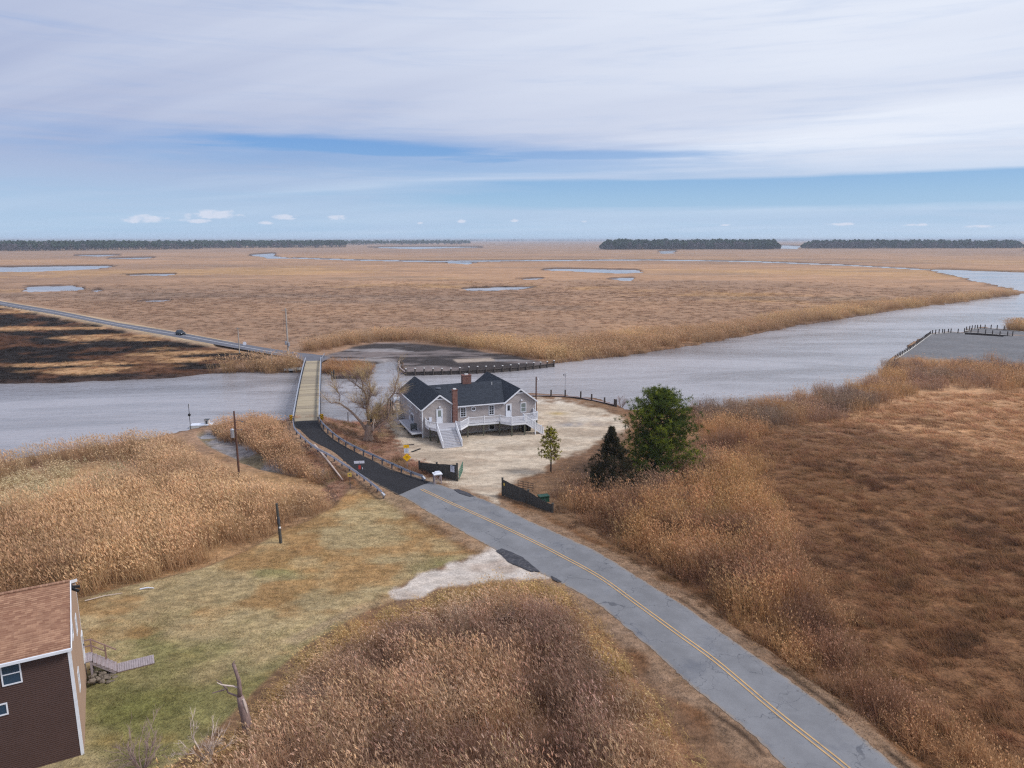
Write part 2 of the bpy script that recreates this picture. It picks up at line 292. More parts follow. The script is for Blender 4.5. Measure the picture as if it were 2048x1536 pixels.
def terrain(x, y, want_col=True):
    r = np.hypot(x, y)
    # natural wobble of outlines, coarser with distance
    wa = np.clip(r * 0.006, 0.25, 6.0)
    wx = x + wa * (fbm(x, y, 6.0, 11, 2) - 0.5) * 2 + wa * 1.2 * (fbm(x, y, 23.0, 12, 2) - 0.5)
    wy = y + wa * 1.6 * (fbm(x, y, 7.0, 21, 2) - 0.5) * 2
    U, V = toimg(wx, wy, 0.6); U0, V0 = toimg(wx, wy, 0.0)
    Us, Vs = toimg(x, y, 1.0)
    up = sstep(sdist(U, V, UPLAND), -8, 14)
    z = 0.5 + 0.5 * up + 0.10 * (fbm(x, y, 9, 31, 3) - 0.5) + 0.05 * (fbm(x, y, 2.1, 33, 2) - 0.5)
    md = sdist(U, V, MOUND)
    z = z + 0.25 * sstep(md, 0, 60)
    mud = sstep(sdist(U, V, MUD), -3, 2); z = z * (1 - mud) + mud * (0.45 + 0.12 * (fbm(x, y, 8, 5, 3) - 0.5))
    lot = sstep(sdist(U, V, LOT), -5, 5)
    z = z * (1 - lot) + lot * (1.0 + 0.05 * (fbm(x, y, 5, 6, 3) - 0.5))
    dockland = sdist(Us, Vs, [(1788, 716), (1860, 668), (1905, 664), (1928, 666), (1998, 674), (2026, 671), (2060, 674), (2500, 700), (2500, 745), (2048, 730), (1850, 718)])
    dk = sstep(dockland, -1, 1); z = z * (1 - dk) + dk * 1.3
    strip = sstep(sdist(Us, Vs, [(1929, 661), (1960, 656), (2046, 663), (2200, 668), (2200, 676), (2026, 671), (1934, 664)]), -1, 1)
    z = z * (1 - strip) + strip * 1.3
    # water
    sr = sdist(U0, V0, RIVER)
    soft = np.clip(260.0 / r, 1.2, 5)
    wm = sstep(sr, -soft * 0.6, soft)
    wm = np.where((dockland > -2) | (strip > 0.5), np.minimum(wm, sstep(sr, 0.2, 1.5)) * (1 - dk), wm)
    la = sstep(sdist(U0, V0, LANE), -5, 4)
    pm = np.zeros(x.shape)
    for P in PONDS: pm = np.maximum(pm, sstep(sdist(U0, V0, P), -1.2, 1.0))
    # creek
    cr = np.full(x.shape, 1e9)
    for (a, b), (c, d) in zip(CREEK, CREEK[1:]):
        t = np.clip(((U0 - a) * (c - a) + (V0 - b) * (d - b)) / ((c - a) ** 2 + (d - b) ** 2), 0, 1)
        cr = np.minimum(cr, np.hypot((U0 - a - (c - a) * t) * 0.3, V0 - b - (d - b) * t))
    # scattered marsh pools far out
    pool = np.zeros(x.shape)
    ba = sstep(sdist(Us, Vs, BASIN), -1, 1)
    water = np.maximum(np.maximum(wm, pm), np.maximum(ba, sstep(-cr, -1.3, -0.6)))
    rd, rz = roadinfo(x, y)
    near = 1 - sstep(rd, 0.3, 2.2)
    emb = rz - 0.018 - np.clip(rd - 1.0, 0, 99) * 0.42
    # no embankment under the bridge span
    z2 = z * (1 - water) + water * (-0.55)
    z2 = np.where(la > 0, z2 * (1 - la) + la * (0.0 + 0.16 * (fbm(x, y, 2.2, 8, 3) - 0.42)), z2)
    z2 = np.where(pool > 0, z2 * (1 - pool) - 0.3 * pool, z2)
    z2 = np.maximum(z2, np.where(rd < 9, emb, -9))
    z2 = z2 * (1 - near) + near * (rz - 0.018)
    if not want_col: return z2
    big = fbm(x, y, 60, 41, 4); mid = fbm(x, y, 14, 42, 4); fine = fbm(x, y, 3.0, 43, 3); huge = fbm(x * 0.55, y, 210, 44, 4)
    # marsh
    c = lerp(cl(170, 134, 104) * np.ones(x.shape + (3,)), cl(150, 120, 97), sstep(huge, 0.35, 0.62))
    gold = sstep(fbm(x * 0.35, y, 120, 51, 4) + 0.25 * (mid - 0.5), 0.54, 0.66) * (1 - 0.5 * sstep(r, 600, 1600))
    c = lerp(c, cl(180, 142, 98), gold * 0.7)
    gry = sstep(fbm(x * 0.3, y, 55, 57, 4), 0.58, 0.72) * sstep(r, 120, 220)
    c = lerp(c, cl(134, 114, 100), gry * 0.5)
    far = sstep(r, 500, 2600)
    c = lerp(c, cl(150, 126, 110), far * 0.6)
    # near right marsh: red-brown
    nr = (1 - sstep(r, 90, 190)) * sstep(x, 5, 15)
    c = lerp(c, cl(116, 82, 56), nr * 0.9)
    tanp = sstep(fbm(x, y * 1.4, 26, 61, 4) + (r - 118) / 170, 0.44, 0.68)
    c = lerp(c, cl(188, 146, 108), tanp * sstep(x, 20, 40) * (1 - sstep(r, 220, 300)) * 0.75)
    # burn
    bsd = sdist(U, V, BURN)
    bm = sstep(bsd, -3, 3)
    bn = fbm(x * 0.35 + y * 0.2, y * 1.3 - x * 0.25, 16, 71, 5)
    bc = lerp(cl(176, 138, 100) * np.ones(x.shape + (3,)), cl(38, 31, 28), sstep(bn + 0.10 * (V - 650) / 80, 0.34, 0.46))
    bc = lerp(bc, cl(98, 66, 46), sstep(fbm(x, y, 7, 75, 3), 0.52, 0.7) * 0.8)
    c = lerp(c, bc, bm)
    # upland rough grass
    c = lerp(c, lerp(cl(132, 104, 78) * np.ones(x.shape + (3,)), cl(112, 84, 66), mid), up * (1 - sstep(r, 180, 220)))
    lw = sstep(sdist(U, V, LAWN), -3, 8)
    g = lerp(cl(160, 140, 104) * np.ones(x.shape + (3,)), cl(130, 122, 80), sstep(fbm(x, y, 7, 81, 4) - (r - 56) * 0.006, 0.44, 0.74))
    g = lerp(g, cl(158, 122, 80), sstep(fbm(x, y * 1.6, 8, 85, 4) + (r - 58) * 0.006, 0.50, 0.64) * 0.8)
    g = lerp(g, cl(182, 160, 120), sstep(fbm(x, y, 4, 88, 4), 0.55, 0.75) * 0.6)
    green_by_house = np.exp(-((x + 24.5) ** 2 + (y - 42) ** 2) / 14.0)  # soft patch of darker, greener lawn beside the brown house
    g = lerp(g, cl(96, 98, 48), green_by_house * 0.6)
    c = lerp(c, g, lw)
    c = lerp(c, cl(140, 102, 76), sstep(sdist(U, V, MOUND), -6, 4) * 0.8)
    br = sstep(sdist(U, V, BRUSH), -4, 8)
    c = lerp(c, lerp(cl(140, 108, 88) * np.ones(x.shape + (3,)), cl(92, 84, 48), sstep(mid, 0.52, 0.7)), br)
    # verges
    vg = (1 - sstep(rd + 1.2 * (mid - 0.5), 1.3, 3.2)) * (r < 130)
    c = lerp(c, lerp(cl(142, 116, 94) * np.ones(x.shape + (3,)), cl(118, 82, 54), sstep(fine + 0.35 * (rd - 1.5), 0.4, 0.8)), vg * 0.85)
    rut = np.exp(-((rd - .55 - .5 * (fine - .5)) / .20) ** 2) * sstep(fbm(x, y, 5, 131, 3), .52, .60) * (r < 75) * (y < 62)
    c = lerp(c, cl(58, 46, 38), rut * .8)
    vf = (1 - sstep(rd, 0.8, 2.6)) * (r >= 130)
    c = lerp(c, cl(178, 156, 128), vf * 0.9)
    # gravel
    gv = np.maximum(lot, 0)
    gc = lerp(cl(190, 174, 154) * np.ones(x.shape + (3,)), cl(168, 151, 132), sstep(fbm(x * 0.7, y * 1.8, 3.4, 91, 5), 0.45, 0.62))
    gc = lerp(gc, cl(200, 190, 176), sstep(fbm(x, y, 9, 92, 3) + (r - 118) * 0.01, 0.5, 0.75) * 0.7)
    gc = lerp(gc, cl(132, 130, 134), np.exp(-((x - 11) / 3.2) ** 2 - ((y - 116) / 1.6) ** 2) * sstep(fine, 0.3, 0.6))
    gc = lerp(gc, cl(160, 136, 80), np.exp(-((x - 8) / 1.6) ** 2 - ((y - 124) / 1.1) ** 2) * 0.8)
    gc = lerp(gc, cl(112, 96, 84), sstep(mid, 0.5, 0.62) * (1 - sstep(x, -17.5, -14.0)) * 0.85)
    gv = sstep(sdist(U, V, LOT) + 26 * (fbm(x, y, 1.8, 143, 4) - .5), -6, 6)
    c = lerp(c, gc, gv)
    dm = sstep(sdist(U, V, DRIVE) + 26 * (fbm(x, y, 1.6, 141, 4) - .5), -4, 5)
    c = lerp(c, lerp(cl(198, 188, 178) * np.ones(x.shape + (3,)), cl(166, 152, 140), sstep(fine, 0.5, 0.8)), dm * (0.75 + 0.25 * fine))
    # second, worn track beyond the drive
    tr = sstep(sdist(U, V, [(560, 1290), (700, 1225), (790, 1196), (790, 1206), (720, 1238), (600, 1300)]), -6, 8)
    c = lerp(c, cl(150, 128, 106), tr * 0.5)
    # mud lot
    mc = lerp(cl(116, 106, 104) * np.ones(x.shape + (3,)), cl(44, 40, 40), sstep(.5 * fbm(x * 0.22, y, 7, 95, 5) + .5 * fbm(x * .35, y * 1.2, 3.2, 96, 3), 0.46, 0.58) * .85)
    mc = lerp(mc, cl(150, 144, 144), sstep(fbm(x * 0.25, y, 5, 97, 4), 0.60, 0.68) * 0.7)
    mc = lerp(mc, cl(158, 144, 132), sstep(sdist(U, V, [(900, 718), (980, 714), (990, 720), (915, 726)]), -1, 2))
    c = lerp(c, mc, mud)
    c = lerp(c, cl(114, 113, 115), np.maximum(dk, strip))
    c = lerp(c, cl(70, 62, 60), ((z2 < 0.22) & (dk < 0.5) & (la < .3)) * 0.75 * (1 - .8 * mud))
    c = lerp(c, lerp(cl(140, 138, 140) * np.ones(x.shape + (3,)), cl(112, 104, 84), sstep(fine, .45, .65)), la * .85)
    # dark reed rim on far pond edges, creek edge, painted shade along river banks
    rim = np.zeros(x.shape)
    for P in PONDS:
        sdp = sdist(U0, V0, P); rim = np.maximum(rim, sstep(sdp, -3.0, -1.2) * (1 - sstep(sdp, -.8, .4)) * (V0 < np.mean([q[1] for q in P]) + .5))
    rim = np.maximum(rim, sstep(sr, -3.5 * soft, -1.2 * soft) * .7 * (r > 120) * (1 - dk)) * (1 - mud)  # shade under the bank reeds, painted into the ground colour
    rim = np.maximum(rim, sstep(-cr, -2.2, -1.3) * 0.8)
    c = lerp(c, cl(72, 56, 50), rim * 0.8)
    soilm = np.clip(np.maximum.reduce([lot, dm, mud, dk, strip]), 0, 1)
    return z2, c, soilm

# ------------------------------------------------------------------ materials
def newmat(name):
    m = bpy.data.materials.new(name); m.use_nodes = True
    t = NT(m.node_tree); t.n.clear()
    o = t.n.new('ShaderNodeOutputMaterial'); b = t.n.new('ShaderNodeBsdfPrincipled')
    t.l.new(b.outputs[0], o.inputs[0])
    return m, t, b
def bump(t, b, h, strength, dist=0.05):
    n = t.n.new('ShaderNodeBump'); n.inputs['Strength'].default_value = strength; n.inputs['Distance'].default_value = dist
    t.put(n.inputs['Height'], h); t.l.new(n.outputs[0], b.inputs['Normal'])
def simple(name, rgb, rough=0.7, var=0.12, scale=3.0, metal=0.0, streak=None, dirt=None, bmp=0.0):
    """painted / timber / metal surface with uneven tone; rgb in 0-255"""
    m, t, b = newmat(name)
    c = t.n.new('ShaderNodeTexCoord').outputs['Object']
    if streak: c2 = t.vm('MULTIPLY', c, streak)
    else: c2 = c
    n = t.noise(c2, scale, 4, 0.6); n2 = t.noise(c, scale * 7, 3, 0.6)
    l = lin(rgb)
    base = t.mix(t.ss(n, 0.3, 0.7), tuple(v * (1 - var) for v in l), tuple(min(v * (1 + var), 0.95) for v in l))
    base = t.mix(t.m('MULTIPLY', t.ss(n2, 0.35, 0.75), var * 1.5), base, tuple(v * 0.7 for v in l))
    if dirt: base = t.mix(t.m('MULTIPLY', t.ss(t.noise(c2, scale * 2.3, 5, 0.65), 0.5, 0.75), 0.7), base, lin(dirt))
    t.put(b.inputs['Base Color'], base); b.inputs['Roughness'].default_value = rough; b.inputs['Metallic'].default_value = metal
    b.inputs['Specular IOR Level'].default_value = 0.3
    if bmp: bump(t, b, n2, bmp, 0.02)
    return m

def mat_ground():
    m, t, b = newmat('ground_cover')
    g = t.n.new('ShaderNodeNewGeometry'); pos = g.outputs['Position']
    a = t.n.new('ShaderNodeAttribute'); a.attribute_name = 'Col'
    s = t.n.new('ShaderNodeAttribute'); s.attribute_name = 'soil'
    soil = s.outputs['Fac']
    lp = t.vm('LENGTH', pos) if False else None
    d = t.n.new('ShaderNodeVectorMath'); d.operation = 'LENGTH'; t.put(d.inputs[0], pos); dist = d.outputs['Value']
    near = t.m('SUBTRACT', 1.0, t.ss(dist, 90.0, 240.0)); farf = t.ss(dist, 120.0, 500.0)
    n1 = t.noise(pos, 5.0, 4, 0.65); n2 = t.noise(t.vm('MULTIPLY', pos, (1, 1.6, 1)), 0.9, 5, 0.65); n3 = t.noise(t.vm('MULTIPLY', pos, (0.55, 1, 1)), 0.16, 5, 0.68)
    n4 = t.noise(t.vm('MULTIPLY', pos, (0.4, 1, 1)), 0.035, 5, 0.66)
    k = t.mr(n1, 0.25, 0.75, 0.72, 1.28)
    k = t.m('ADD', t.m('MULTIPLY', k, near), t.m('SUBTRACT', 1.0, near))
    amp = t.m('SUBTRACT', 1.0, t.m('MULTIPLY', soil, 0.42))
    k2 = t.m('ADD', 1.0, t.m('MULTIPLY', t.m('SUBTRACT', t.mr(n2, 0.28, 0.72, 0.55, 1.45), 1.0), t.m('MULTIPLY', amp, t.m('SUBTRACT', 1.0, t.m('MULTIPLY', farf, 0.6)))))
    k3 = t.m('ADD', 1.0, t.m('MULTIPLY', t.m('SUBTRACT', t.mr(n3, 0.3, 0.7, 0.78, 1.22), 1.0), amp))
    k4 = t.m('ADD', 1.0, t.m('MULTIPLY', t.m('MULTIPLY', t.m('SUBTRACT', t.mr(n4, 0.3, 0.7, 0.75, 1.25), 1.0), farf), amp))
    k = t.m('MULTIPLY', t.m('MULTIPLY', k, k2), t.m('MULTIPLY', k3, k4))
    col = t.mix(1.0, a.outputs['Color'], t.comb(k, k, k), 'MULTIPLY')
    # hue drift: some blades redder, some greyer
    hn = t.noise(t.vm('MULTIPLY', pos, (0.5, 1, 1)), 0.5, 4, 0.6)
    col = t.mix(t.m('MULTIPLY', t.ss(hn, 0.5, 0.75), t.m('MULTIPLY', amp, 0.35)), col, t.mix(1.0, col, (1.18, 0.92, 0.78), 'MULTIPLY'))
    col = t.mix(t.m('MULTIPLY', t.m('SUBTRACT', 1.0, t.ss(hn, 0.25, 0.5)), t.m('MULTIPLY', amp, 0.35)), col, t.mix(1.0, col, (0.85, 0.95, 1.12), 'MULTIPLY'))
    t.put(b.inputs['Base Color'], col)
    b.inputs['Roughness'].default_value = 0.95; b.inputs['Specular IOR Level'].default_value = 0.1
    h = t.m('ADD', t.m('MULTIPLY', n1, t.m('MULTIPLY', near, 0.35)), t.m('MULTIPLY', n2, 1.2))
    bn = t.n.new('ShaderNodeBump'); bn.inputs['Distance'].default_value = 0.5
    t.put(bn.inputs['Strength'], t.m('MULTIPLY', amp, t.m('SUBTRACT', 0.7, t.m('MULTIPLY', farf, 0.45)))); t.put(bn.inputs['Height'], h); t.l.new(bn.outputs[0], b.inputs['Normal'])
    return m

def mat_water():
    m, t, b = newmat('river_water')
    g = t.n.new('ShaderNodeNewGeometry'); pos = g.outputs['Position']
    d = t.n.new('ShaderNodeVectorMath'); d.operation = 'LENGTH'; t.put(d.inputs[0], pos); dist = d.outputs['Value']
    n1 = t.noise(t.vm('MULTIPLY', pos, (0.55, 1.5, 1)), 0.8, 4, 0.6, 0.3)
    n2 = t.noise(t.vm('MULTIPLY', pos, (0.3, 1, 1)), 0.12, 4, 0.6, 0.5)
    n3 = t.noise(t.vm('MULTIPLY', pos, (0.28, 1, 1)), 0.045, 5, 0.62, 0.9)
    t.put(b.inputs['Base Color'], t.mix(t.ss(n3, 0.35, 0.65), lin((128, 124, 126)), lin((162, 158, 161))))
    t.put(b.inputs['Roughness'], t.m('ADD', 0.10, t.m('MULTIPLY', t.ss(n3, 0.3, 0.7), 0.16)))
    b.inputs['IOR'].default_value = 1.33; b.inputs['Specular IOR Level'].default_value = 0.5
    bn = t.n.new('ShaderNodeBump'); bn.inputs['Distance'].default_value = 0.5
    fade = t.m('SUBTRACT', 1.0, t.m('MULTIPLY', t.ss(dist, 80.0, 500.0), 0.8))
    t.put(bn.inputs['Strength'], t.m('MULTIPLY', fade, 0.55))
    t.put(bn.inputs['Height'], t.m('ADD', n1, t.m('MULTIPLY', n2, 1.6))); t.l.new(bn.outputs[0], b.inputs['Normal'])
    return m

def mat_asphalt(name, rgb, cracks=True, patch=True):
    m, t, b = newmat(name)
    g = t.n.new('ShaderNodeNewGeometry'); pos = g.outputs['Position']
    l = lin(rgb)
    n1 = t.noise(pos, 14.0, 4, 0.7); n2 = t.noise(pos, 0.35, 4, 0.6); n3 = t.noise(pos, 1.8, 4, 0.6)
    c = t.mix(t.ss(n2, 0.3, 0.7), tuple(v * 0.86 for v in l), tuple(v * 1.12 for v in l))
    c = t.mix(t.m('MULTIPLY', t.ss(n1, 0.4, 0.7), 0.25), c, tuple(v * 0.6 for v in l))
    c = t.mix(t.m('MULTIPLY', t.ss(n3, 0.5, 0.75), 0.22), c, tuple(v * 1.25 for v in l))
    uv = t.n.new('ShaderNodeAttribute'); uv.attribute_name = 'across'
    ac_ = t.m('ABSOLUTE', uv.outputs['Fac'])
    # wheel paths a little darker, edges dusty
    wp = t.m('EXPONENT', t.m('MULTIPLY', t.m('POWER', t.m('DIVIDE', t.m('SUBTRACT', ac_, 0.5), 0.16), 2.0), -1.0))
    c = t.mix(t.m('MULTIPLY', wp, 0.14), c, tuple(v * 0.55 for v in l))
    ed = t.ss(t.m('ADD', ac_, t.m('MULTIPLY', t.m('SUBTRACT', n3, 0.5), 0.22)), 0.90, 1.02)
    c = t.mix(t.m('MULTIPLY', ed, 0.55), c, lin((150, 130, 108)))
    if cracks:
        dn = t.n.new('ShaderNodeTexNoise'); t.put(dn.inputs['Vector'], pos); dn.inputs['Scale'].default_value = 0.9; dn.inputs['Detail'].default_value = 5
        wv = t.vm('ADD', pos, t.vm('MULTIPLY', t.vm('SUBTRACT', dn.outputs['Color'], (0.5, 0.5, 0.5)), (2.2, 2.2, 0)))
        crk = None
        for sc, wd, th in ((0.22, 0.005, 0.36), (0.5, 0.007, 0.50)):
            v = t.n.new('ShaderNodeTexVoronoi'); v.feature = 'DISTANCE_TO_EDGE'; t.put(v.inputs['Vector'], wv); v.inputs['Scale'].default_value = sc
            k = t.m('SUBTRACT', 1.0, t.ss(v.outputs['Distance'], wd * 0.5, wd * 1.6))
            k = t.m('MULTIPLY', k, t.ss(t.noise(pos, 0.16 + sc * 0.3, 3, 0.6), th, th + 0.14))
            crk = k if crk is None else t.m('MAXIMUM', crk, k)
        c = t.mix(t.m('MULTIPLY', crk, 0.55), c, lin((62, 64, 72)))
        st = t.ss(t.noise(t.vm('MULTIPLY', pos, (1, 1, 1)), 0.28, 5, 0.65), 0.54, 0.70)
        c = t.mix(t.m('MULTIPLY', st, 0.42), c, lin((88, 92, 102)))
    t.put(b.inputs['Base Color'], c); b.inputs['Roughness'].default_value = 0.9; b.inputs['Specular IOR Level'].default_value = 0.2
    bump(t, b, n1, 0.35, 0.03)
    return m

def mat_plant(name, instancer=True, rough=0.85, trans=0.0):
    m, t, b = newmat(name)
    a = t.n.new('ShaderNodeAttribute'); a.attribute_name = 'vc'
    c = a.outputs['Color']
    if instancer:
        i = t.n.new('ShaderNodeAttribute'); i.attribute_type = 'INSTANCER'; i.attribute_name = 'ccol'
        c = t.mix(1.0, c, i.outputs['Color'], 'MULTIPLY')
    t.put(b.inputs['Base Color'], c); b.inputs['Roughness'].default_value = rough; b.inputs['Specular IOR Level'].default_value = 0.15
    if trans:
        tr = t.n.new('ShaderNodeBsdfTranslucent'); t.put(tr.inputs[0], c); mx = t.n.new('ShaderNodeMixShader'); mx.inputs[0].default_value = trans
        o = [n for n in t.n if n.type == 'OUTPUT_MATERIAL'][0]
        t.l.new(b.outputs[0], mx.inputs[1]); t.l.new(tr.outputs[0], mx.inputs[2]); t.l.new(mx.outputs[0], o.inputs[0])
    return m
def mat_bark(name, rgb, dark, sc=6):
    return simple(name, rgb, 0.9, 0.3, sc, streak=(2.2, 2.2, 0.5), dirt=dark, bmp=0.5)
def mat_glass(name='window_glass', rgb=(34, 38, 44)):
    m, t, b = newmat(name)
    b.inputs['Base Color'].default_value = lin(rgb) + (1,); b.inputs['Roughness'].default_value = 0.08
    b.inputs['Specular IOR Level'].default_value = 0.6
    return m
def mat_shingle(name, rgb, rgb2, scale, row=0.14):
    """asphalt shingle colour, uneven from tab to tab, in the roof's own plane (uv in metres)"""
    m, t, b = newmat(name)
    uv = t.n.new('ShaderNodeUVMap').outputs[0]
    br = t.n.new('ShaderNodeTexBrick'); t.put(br.inputs['Vector'], uv)
    br.inputs['Color1'].default_value = (0, 0, 0, 1); br.inputs['Color2'].default_value = (1, 1, 1, 1); br.inputs['Mortar'].default_value = (0.2, 0.2, 0.2, 1)
    br.inputs['Scale'].default_value = 1.0; br.inputs['Brick Width'].default_value = 0.30; br.inputs['Row Height'].default_value = row; br.inputs['Mortar Size'].default_value = 0.008
    br.offset = 0.37
    n = t.noise(uv, 1.2, 4, 0.6); n2 = t.noise(uv, 30, 3, 0.6)
    f = t.m('ADD', t.m('MULTIPLY', br.outputs['Color'], 0.75), t.m('MULTIPLY', n2, 0.3))
    c = t.mix(f, lin(rgb), lin(rgb2))
    c = t.mix(t.m('MULTIPLY', t.ss(n, 0.4, 0.7), 0.35), c, tuple(v * 0.7 for v in lin(rgb)))
    y_ = t.sep(uv)[1]
    rowf = t.m('FRACT', t.m('DIVIDE', y_, row))
    c = t.mix(t.m('MULTIPLY', t.m('SUBTRACT', 1.0, t.ss(rowf, 0.0, 0.22)), 0.45), c, tuple(v * 0.5 for v in lin(rgb)))
    t.put(b.inputs['Base Color'], c); b.inputs['Roughness'].default_value = 0.9; b.inputs['Specular IOR Level'].default_value = 0.2
    bump(t, b, t.m('ADD', t.m('MULTIPLY', rowf, -0.6), n2), 0.5, 0.03)
    return m
def mat_brick(name, rgb, rgb2):
    m, t, b = newmat(name)
    uv = t.n.new('ShaderNodeTexCoord').outputs['Object']; x_, y_, z_ = t.sep(uv)
    br = t.n.new('ShaderNodeTexBrick'); t.put(br.inputs['Vector'], t.comb(t.m('ADD', x_, y_), z_, 0))
    br.inputs['Color1'].default_value = lin(rgb) + (1,); br.inputs['Color2'].default_value = lin(rgb2) + (1,); br.inputs['Mortar'].default_value = lin((150, 138, 128)) + (1,)
    br.inputs['Scale'].default_value = 1.0; br.inputs['Brick Width'].default_value = 0.21; br.inputs['Row Height'].default_value = 0.075; br.inputs['Mortar Size'].default_value = 0.008
    t.put(b.inputs['Base Color'], t.mix(t.m('MULTIPLY', t.ss(t.noise(uv, 3, 4), 0.45, 0.7), 0.5), br.outputs['Color'], tuple(v * 0.6 for v in lin(rgb))))
    b.inputs['Roughness'].default_value = 0.9
    return m

M = dict(
    ground=mat_ground(), water=mat_water(),
    asphalt_old=mat_asphalt('weathered_asphalt', (124, 124, 127)), asphalt_new=mat_asphalt('fresh_asphalt', (44, 43, 46), False), asphalt_far=mat_asphalt('far_asphalt', (104, 104, 112), False),
    patch=simple('tar_patch', (62, 62, 68), 0.85, 0.3, 2.0, dirt=(120, 116, 114), bmp=0.6),
    yellow_paint=simple('yellow_line_paint', (192, 156, 108), 0.7, 0.12, 1.2, dirt=(136, 126, 112)), white_line=simple('white_line_paint', (196, 196, 200), 0.7, 0.1, 1.0, dirt=(140, 140, 140)),
    deckc=simple('bridge_deck_timber', (166, 152, 128), 0.85, 0.10, 0.6, streak=(1.0, 6, 1), dirt=(158, 144, 118)),
    deckc2=simple('bridge_deck_worn', (150, 137, 117), 0.85, 0.12, 0.6, streak=(1.0, 6, 1), dirt=(146, 130, 108)),
    galv=simple('galvanised_steel', (180, 182, 190), 0.42, 0.12, 2.0, metal=0.55, dirt=(120, 124, 132)), galvdark=simple('dull_steel', (88, 92, 102), 0.6, 0.2, 2.0, metal=0.3),
    siding=simple('taupe_siding', (166, 157, 154), 0.75, 0.05, 0.8), siding_low=simple('grey_skirting_block', (104, 98, 98), 0.9, 0.15, 1.5),
    white=simple('white_trim', (222, 224, 230), 0.55, 0.04, 1.5, dirt=(200, 200, 204)), deckgrey=simple('deck_boards_grey', (166, 164, 170), 0.8, 0.1, 2.0, streak=(1, 5, 1)),
    roofg=mat_shingle('charcoal_shingles', (38, 42, 50), (60, 65, 74), 1, 0.14), roofr=mat_shingle('terracotta_shingles', (130, 92, 74), (178, 140, 114), 1, 0.15),
    brick=mat_brick('red_brick', (98, 48, 40), (122, 66, 54)), conc=simple('pale_concrete', (196, 192, 186), 0.85, 0.12, 3),
    glass=mat_glass(), glassl=mat_glass('pale_blind_glass', (120, 128, 124)), glassb=mat_glass('blue_door_glass', (44, 66, 88)), black=simple('black_fittings', (26, 26, 28), 0.5, 0.1, 3),
    dwood=simple('dark_weathered_board', (78, 76, 72), 0.9, 0.2, 1.6, streak=(6, 6, 0.6), dirt=(58, 60, 52), bmp=0.3), pile=simple('wet_timber_pile', (82, 74, 70), 0.85, 0.25, 3, streak=(2, 2, .5)),
    pole=simple('brown_utility_pole', (98, 70, 60), 0.9, 0.2, 1.2, streak=(5, 5, .4), dirt=(62, 48, 44)), polew=simple('pale_weathered_pole', (168, 160, 152), 0.85, 0.15, 1.2, streak=(5, 5, .4)),
    capw=simple('pale_pile_cap', (204, 202, 200), 0.6, 0.05, 3), treat=simple('treated_post', (92, 92, 80), 0.9, 0.2, 2.0, streak=(4, 4, .5)),
    brown=simple('dark_brown_siding', (76, 56, 50), 0.75, 0.06, 0.8), tan=simple('tan_siding', (152, 126, 106), 0.8, 0.05, 0.8),
    walk=simple('weathered_boardwalk', (158, 146, 148), 0.85, 0.16, 2.5, streak=(4, 1, 1), dirt=(130, 114, 114)), railw=simple('brown_weathered_rail', (138, 110, 102), 0.85, 0.15, 3),
    stone=simple('field_stone', (122, 110, 98), 0.9, 0.3, 3, dirt=(88, 80, 70), bmp=0.5), yel=simple('yellow_sign_face', (252, 190, 16), 0.5, 0.03, 2), yelp=simple('faded_yellow_sign', (214, 184, 92), 0.6, 0.08, 4),
    signw=simple('white_sign_face', (214, 218, 230), 0.5, 0.04, 2), red=simple('red_plate', (196, 72, 62), 0.6, 0.1, 3), green=simple('green_gate_paint', (38, 104, 84), 0.5, 0.1, 3), greend=simple('dark_green_box', (34, 70, 58), 0.5, 0.1, 2),
    rust=simple('rusty_dark_steel', (66, 56, 52), 0.8, 0.3, 4), ac=simple('grey_appliance', (72, 76, 80), 0.6, 0.1, 3),
    car=simple('dark_blue_car_paint', (22, 27, 36), 0.18, 0.05, 1), carglass=mat_glass('car_glass', (30, 36, 46)), tyre=simple('black_rubber', (24, 24, 25), 0.85, 0.1, 5), rim=simple('alloy_rim', (150, 152, 156), 0.35, 0.05, 5, metal=0.7),
    lamp=simple('lamp_lens', (230, 232, 235), 0.3, 0.03, 3), boat=simple('pale_boat_hull', (206, 204, 198), 0.45, 0.08, 2), boatin=simple('boat_inside', (150, 148, 140), 0.7, 0.15, 3),
    reed=mat_plant('reed_straw', trans=.35), tree=mat_plant('far_tree_foliage'), needles=mat_plant('needle_foliage', False, trans=.40), leaf=mat_plant('leaf_foliage', False, trans=.35),
    barkw=mat_bark('willow_bark', (156, 134, 120), (96, 80, 70)), barkp=mat_bark('pine_bark', (74, 60, 52), (44, 36, 32)), barkd=mat_bark('dead_wood', (140, 118, 112), (84, 66, 62)), barks=mat_bark('grey_twigs', (158, 146, 142), (118, 104, 104)),
    twig=simple('willow_twigs', (190, 164, 116), 0.85, 0.2, 2), twigg=simple('purple_grey_twigs', (146, 124, 118), 0.9, 0.2, 2), barkl=simple('bare_pale_wood', (196, 178, 166), 0.8, 0.1, 3),
)

